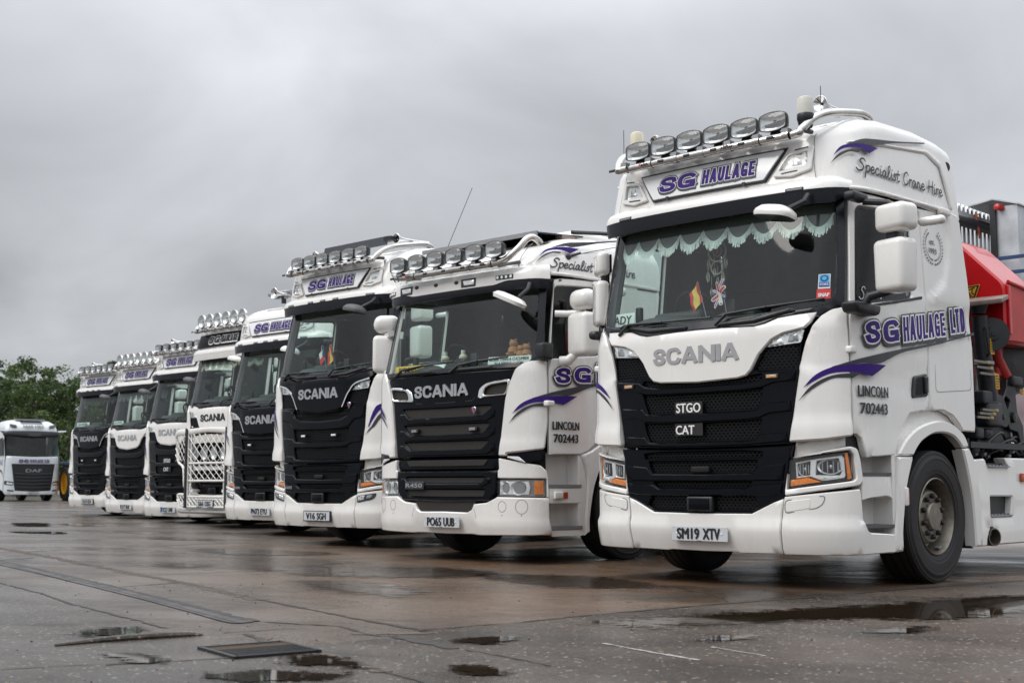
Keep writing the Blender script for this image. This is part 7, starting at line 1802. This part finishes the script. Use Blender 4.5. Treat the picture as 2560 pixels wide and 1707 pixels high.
TREES = [(-1420, 92, 10.2, 3.6, 'broad leafy tree cut by the left picture edge, behind the pale lorry'), (-1290, 96, 10.6, 3.4, 'tall leafy tree rising straight behind the roof light bar of the pale lorry'), (-1195, 92, 9.9, 3.0, 'round leafy tree just right of the pale lorry, above its right roof corner'), (-1115, 98, 9.4, 2.9, 'leafy tree left of the leftmost Scania-fronted lorry roof, above the tractor'), (-1055, 104, 9.6, 2.6, 'thin topped tree partly hidden by the leftmost lorry of the row'),
         (-1350, 84, 4.6, 3.2, 'low dark bush at the foot of the trees, left of the pale lorry'), (-1160, 86, 5.2, 3.0, 'low dark bush between the pale lorry and the tractor'), (-1000, 100, 9.9, 2.2, 'tree whose top twigs show above the round lamps of a parked lorry'), (-930, 105, 9.0, 3.0, 'tree hidden behind the parked row, glimpsed through a cab window'), (-1235, 108, 9.6, 3.6, 'darker tree standing in the second rank behind the others')]
for k, (u, D, h, r, lab) in enumerate(TREES):
    p = CW + F0 * D + R0 * (u / 3250 * D); bush = h < 6; o = thing('leafy_tree' if not bush else 'bush', lab.replace('Scania-fronted ', ''), 'tree' if not bush else 'bush', (p.x, p.y, 0), k * 1.3, 'trees and bushes along the yard edge')
    link('trunk', trunk_mesh(k, h, r), o); link('crown', crown_mesh(k + 3, h, r, 150 if not bush else 80, 125, .21, .08 if not bush else .02), o)

structure('grass_bank', MB().add([(-160, 40, .0), (-60, 110, .0), (-70, 124, 1.2), (-172, 54, 1.2)], [(0, 1, 2, 3)], (pm('bank_green', (.045, .065, .018), .9, var=.5, vs=1.5) and 'bank_green')).mesh('grass_bank'))
# ---------------------------------------------------------------- steel load behind the crane
o = thing('palisade_fence', 'galvanised steel palisade fence section with pointed pales behind the red crane', 'fence', (0, 5.1, 0)); L = lambda n, mb, par: link(n, mb.mesh(n), par)
for k in range(13):
    y = -.65 + k * .103; mb = MB(); mb.add(*panel([(y, 1.1), (y + .062, 1.1), (y + .062, 3.68), (y + .045, 3.74), (y + .031, 3.70), (y + .017, 3.74), (y, 3.68)], sideplane(0), .0, .012, g=.5, e=0), 'galvanised'); L('pale', mb, o)
for z, hh, m in ((3.612, .046, 'galvanised'), (1.6, .046, 'galvanised')): mb = MB(); mb.box((.04, 0, z), (.05, 1.32, hh), m); L('rail', mb, o)
mb = MB(); mb.tube([(.07, -.66, 3.525), (.07, .66, 3.54)], .06, 'crane_black', 12); L('top_tube', mb, o)
mb = MB(); mb.box((.115, -.12, 3.50), (.006, .045, .26), 'strap_orange', Matrix.Rotation(R_(14), 3, 'X')); mb.box((.06, -.08, 3.64), (.12, .045, .006), 'strap_orange'); tag(L('load_strap', mb, None), 'orange webbing strap looped over the rail of the steel palisade fence', 'strap').location = (0, 5.1, 0)
o = thing('steel_cabinet', 'galvanised steel cabinet with sloping lid and red cap lamp, right of palisade fence', 'cabinet', (.40, 5.3, 0))
mb = MB(); mb.box((.0, .1, 2.38), (.25, .75, 2.62), 'galvanised'); L('body', mb, o)
mb = MB(); mb.add([(-.40, -.30, 3.745), (-.13, -.30, 3.785), (.145, -.30, 3.70), (.145, .6, 3.70), (-.13, .6, 3.785), (-.40, .6, 3.745), (-.40, -.30, 3.73), (-.13, -.30, 3.77), (.145, -.30, 3.685), (.145, .6, 3.685), (-.13, .6, 3.77), (-.40, .6, 3.73)], [(0, 1, 4, 5), (1, 2, 3, 4), (0, 6, 7, 1), (1, 7, 8, 2), (2, 8, 9, 3), (6, 11, 10, 7), (7, 10, 9, 8)], 'galvanised'); L('lid', mb, o)
mb = MB(); mb.box((-.13, -.29, 2.42), (.06, .05, 2.6), 'crane_black'); L('corner_post', mb, o); mb = MB(); mb.lathe([(.0, -.06), (.026, -.06), (.032, -.03), (.034, .05), (0, .06)], 'red_cap', (-.05, -.31, 3.675), (-.3, -1, .05), 18); L('red_lamp', mb, o)
o = thing('blue_rail_rack', 'blue painted steel rail rack beside the galvanised cabinet', 'rack', (.75, 4.85, 0))
for z in (3.105, 2.95, 2.80): mb = MB(); mb.box((0, 0, z), (1.16, .03, .035), 'blue_rail'); L('rail', mb, o)
for x in (-.54, .56): mb = MB(); mb.box((x, .03, 2.12), (.05, .04, 2.1), 'blue_rail'); L('upright', mb, o)
T1.part('flat_bed', 'bed', lambda n: MB().box((0, 5.6, 1.10), (2.4, 3.2, .10), 'crane_black').mesh(n), fixed=True)

# ---------------------------------------------------------------- things on the dashboards
def at(T, p): return T.root.matrix_basis @ Vector((p[0], p[1], p[2] - T.drop))
def board(T, nm, lab, txt, x0, x1, z0, z1, y, col, ink, rot=0.0, two=None):
    c = at(T, ((x0 + x1) / 2, y, z0)); o = thing(nm, lab, 'name board', c, T.root.rotation_euler.z, None); w, h = x1 - x0, z1 - z0; o.rotation_euler.x = R_(-8); o.rotation_euler.y = R_(rot)
    mb = MB(); mb.rbox((0, 0, h / 2), (w, .008, h), .003, col); L('card', mb, o); mb = MB(); f = frontplane(-.006)
    if two: put_text(mb, txt, -w * .46, w * .46, h * .54, h * .88, 0, .03, f, 0, ink); put_text(mb, two, -w * .33, w * .33, h * .10, h * .42, 0, .03, f, 0, ink)
    else: put_text(mb, txt, -w * .36, w * .36, h * .2, h * .8, 0, .03, f, 0, ink)
    L('lettering', mb, o); return o
board(T1, 'name_board', 'mint card reading ADY standing in the windscreen of the SM19 XTV lorry', 'ADY', -1.10, -.845, 2.10, 2.215, .27, 'card_white', 'black_ink')
board(T2, 'name_board', 'yellow card reading BIG BOY lying in the corner of the PO65 UUB windscreen', 'BIG BOY !', -1.0, -.545, 1.960, 2.04, .21, 'plate_yellow', 'black_ink')
board(T2, 'name_board', 'long pale two line card standing in the PO65 UUB windscreen beneath soft toys', 'BUSIER THAN A CUCUMBER', .455, 1.045, 1.945, 2.04, .17, 'card_white', 'black_ink', 1.5, 'IN A FEMALE PRISON')
board(T8, 'name_board', 'pale card reading CROWSTER in the windscreen of the SG74 SGH lorry', 'CROWSTER', -1.09, -.48, 2.26, 2.365, .24, 'card_white', 'black_ink')
board(T7, 'name_board', 'pale card in the windscreen of the FX17 KUK lorry below its lace curtain', 'JAMIE', -1.08, -.66, 2.26, 2.345, .24, 'card_white', 'black_ink')
tag(L('white_card', MB().rbox((0, 0, .035), (.24, .006, .075), .002, 'card_white', Matrix.Rotation(R_(-35), 3, 'X')), None), 'plain white paper card beside the yellow BIG BOY card in the PO65 UUB windscreen', 'card').location = at(T2, (-.38, .25, 1.965))
def flag(T, lab, x, z0, y, top, kind):
    c = at(T, (x, y, z0)); o = thing('flag_pennant', lab, 'flag', c, T.root.rotation_euler.z); a, b, H = top
    mb = MB(); mb.tube([(b, 0, -.04), (a, 0, H)], .0035, 'tread_alu', 6); L('flag_stick', mb, o); dx = (b - a)
    def cloth(P, m, off):
        V, F, d = cdt2(ccw([(u, v) for u, v in P]), (), .02, 0); W = [(u + .006 * math.sin(v * 60), -.006 - off + .012 * math.sin(u * 40 + v * 25), v) for u, v in V]; mb.add(W, F, m)
    mb = MB(); k = kind
    if k == 'spain':
        q = lambda s, t: (a + dx * .62 * t - (.075 + .02 * t) * s, H - (H * .62) * t - .10 * s)
        for s0, s1, m in ((0, .28, 'flag_red'), (.28, .72, 'flag_yellow'), (.72, 1, 'flag_red')): cloth([q(s0, 0), q(s1, 0), q(s1, 1), q(s0, 1)] if True else 0, m, 0)
    elif k == 'czech':
        q = lambda s, t: (a + dx * .6 * t - (.07) * s, H - (H * .55) * t - .11 * s)
        cloth([q(0, .5), q(0, 0), q(1, 0), q(1, .5)], 'flag_white', 0); cloth([q(0, 1), q(0, .5), q(1, .5), q(1, 1)], 'flag_red', 0); cloth([q(0, 0), q(.55, .5), q(0, 1)], 'flag_blue', .003)
    else:
        q = lambda s, t: (a + dx * .5 * t - (.10) * s + .02, H - (H * .55) * t - .09 * s)
        cloth([q(0, 0), q(1, 0), q(1, 1), q(0, 1)], 'flag_blue', 0)
        ln = lambda P, w, m, off: mb.add([(u, -.0075 - off + .012 * math.sin(u * 40 + v * 25), v) for u, v in ribbon([q(P[0][0] + (P[1][0] - P[0][0]) * i / 10, P[0][1] + (P[1][1] - P[0][1]) * i / 10) for i in range(11)], w)[0]], ribbon([q(P[0][0] + (P[1][0] - P[0][0]) * i / 10, P[0][1] + (P[1][1] - P[0][1]) * i / 10) for i in range(11)], w)[1], m)
        for P in (((.05, .05), (.95, .95)), ((.05, .95), (.95, .05))): ln(P, .020, 'flag_white', .001); ln(P, .008, 'flag_red', .002)
        for P in (((0, .5), (1, .5)), ((.5, 0), (.5, 1))): ln(P, .036, 'flag_white', .003); ln(P, .022, 'flag_red', .004)
    L('flag_cloth', mb, o)
flag(T1, 'small red and yellow flag on the dashboard of the SM19 XTV lorry', -.19, 2.16, .34, (-.05, .03, .26), 'spain')
flag(T1, 'small Union flag on the dashboard below the dreamcatcher', .01, 2.14, .34, (-.02, .03, .28), 'union')
flag(T3, 'small blue, white and red flag, left one of two in the V16 SGH windscreen', -.36, 2.30, .36, (-.06, .02, .31), 'czech')
flag(T3, 'small yellow and red flag, right one of two in the V16 SGH windscreen', -.20, 2.30, .36, (-.04, .05, .31), 'spain')
def dreamcatcher():
    o = thing('dreamcatcher', 'cream dreamcatcher with feathers hanging inside the windscreen of the SM19 XTV lorry', 'ornament', at(T1, (-.085, .40, 2.76)))
    ring = lambda c, r, w: MB().tube([(c[0] + r * math.cos(t), 0, c[1] + r * math.sin(t)) for t in [k * math.pi / 16 for k in range(33)]], w, 'feather', 6, cap=False)
    L('hoop', ring((0, -.10), .085, .007), o); L('hoop', ring((-.005, -.235), .055, .006), o); L('hoop', ring((0, -.10), .04, .003), o); mb = MB(); mb.tube([(0, 0, .08), (0, 0, -.02)], .003, 'feather', 5); mb.tube([(0, 0, -.18), (0, 0, -.19)], .003, 'feather', 5); mb.rbox((0, 0, -.10), (.02, .01, .035), .004, 'flag_red'); L('cord', mb, o); rn = random.Random(2)
    for x, z, Lf in ((-.085, -.14, .09), (.08, -.14, .09), (-.095, -.24, .09), (.05, -.26, .10), (0, -.30, .10), (-.06, -.38, .07), (.06, -.42, .08), (-.03, -.22, .07)):
        mb = MB(); mb.tube([(x, 0, z + .08), (x, 0, z)], .0022, 'feather', 4)
        for k in range(26): t = k / 26; s = .020 * math.sin(math.pi * min(1, t * .9 + .1)); sg = 1 if k % 2 else -1; mb.add([(x, 0, z - Lf * t), (x + sg * s, rn.uniform(-.005, .005), z - Lf * t - .022), (x + sg * s * .8, .002, z - Lf * t - .03)], [(0, 1, 2)], 'feather')
        L('feather', mb, o)
dreamcatcher()
for k, x in enumerate((-.354, -.082)):
    o = thing('air_freshener', ('cream capped bottle on the PO65 UUB dashboard, beside the white paper card', 'cream capped bottle on the PO65 UUB dashboard, nearer the middle of the windscreen')[k], 'bottle', at(T2, (x, .35, 1.97)))
    mb = MB(); mb.rbox((0, 0, .05), (.09, .07, .11), .01, 'lens_glass'); L('jar', mb, o); mb = MB(); mb.lathe([(.02, .10), (.042, .115), (.045, .135), (.03, .155), (.02, .16)], 'cream', n=18); mb.lathe([(.022, .16), (.024, .165), (.024, .20), (0, .203)], 'card_white', n=18); L('cap', mb, o)
def toy(nm, lab, p, r, m):
    c = at(T2, p); o = thing(nm, lab, 'soft toy', c); mb = MB(); rn = random.Random(int(p[0] * 1000))
    mb.lathe([(0, 0), (r * .7, .01), (r, r * .8), (r * .8, r * 1.5), (r * .35, r * 1.8), (0, r * 1.85)], m, n=16); mb.lathe([(0, r * 1.6), (r * .6, r * 1.75), (r * .75, r * 2.2), (r * .5, r * 2.7), (0, r * 2.85)], m, n=16)
    for sg in (1, -1): mb.lathe([(0, -r * .25), (r * .25, 0), (0, r * .25)], m, (sg * r * .55, 0, r * 2.75), n=10); mb.lathe([(0, -r * .4), (r * .35, 0), (0, r * .5)], m, (sg * r * .85, -r * .4, r * .5), (sg, -1, 0), 10)
    L('toy_body', mb, o)
toy('teddy_bear', 'brown teddy bear, leftmost soft toy above the two line card in the PO65 UUB lorry', (.60, .40, 2.06), .062, 'toy_brown'); toy('teddy_bear', 'brown teddy bear, middle one of three soft toys above the two line card', (.70, .40, 2.03), .050, 'toy_brown'); toy('teddy_bear', 'tan teddy bear, rightmost soft toy beside the windscreen pillar of the PO65 UUB lorry', (.80, .38, 2.03), .052, 'toy_brown')
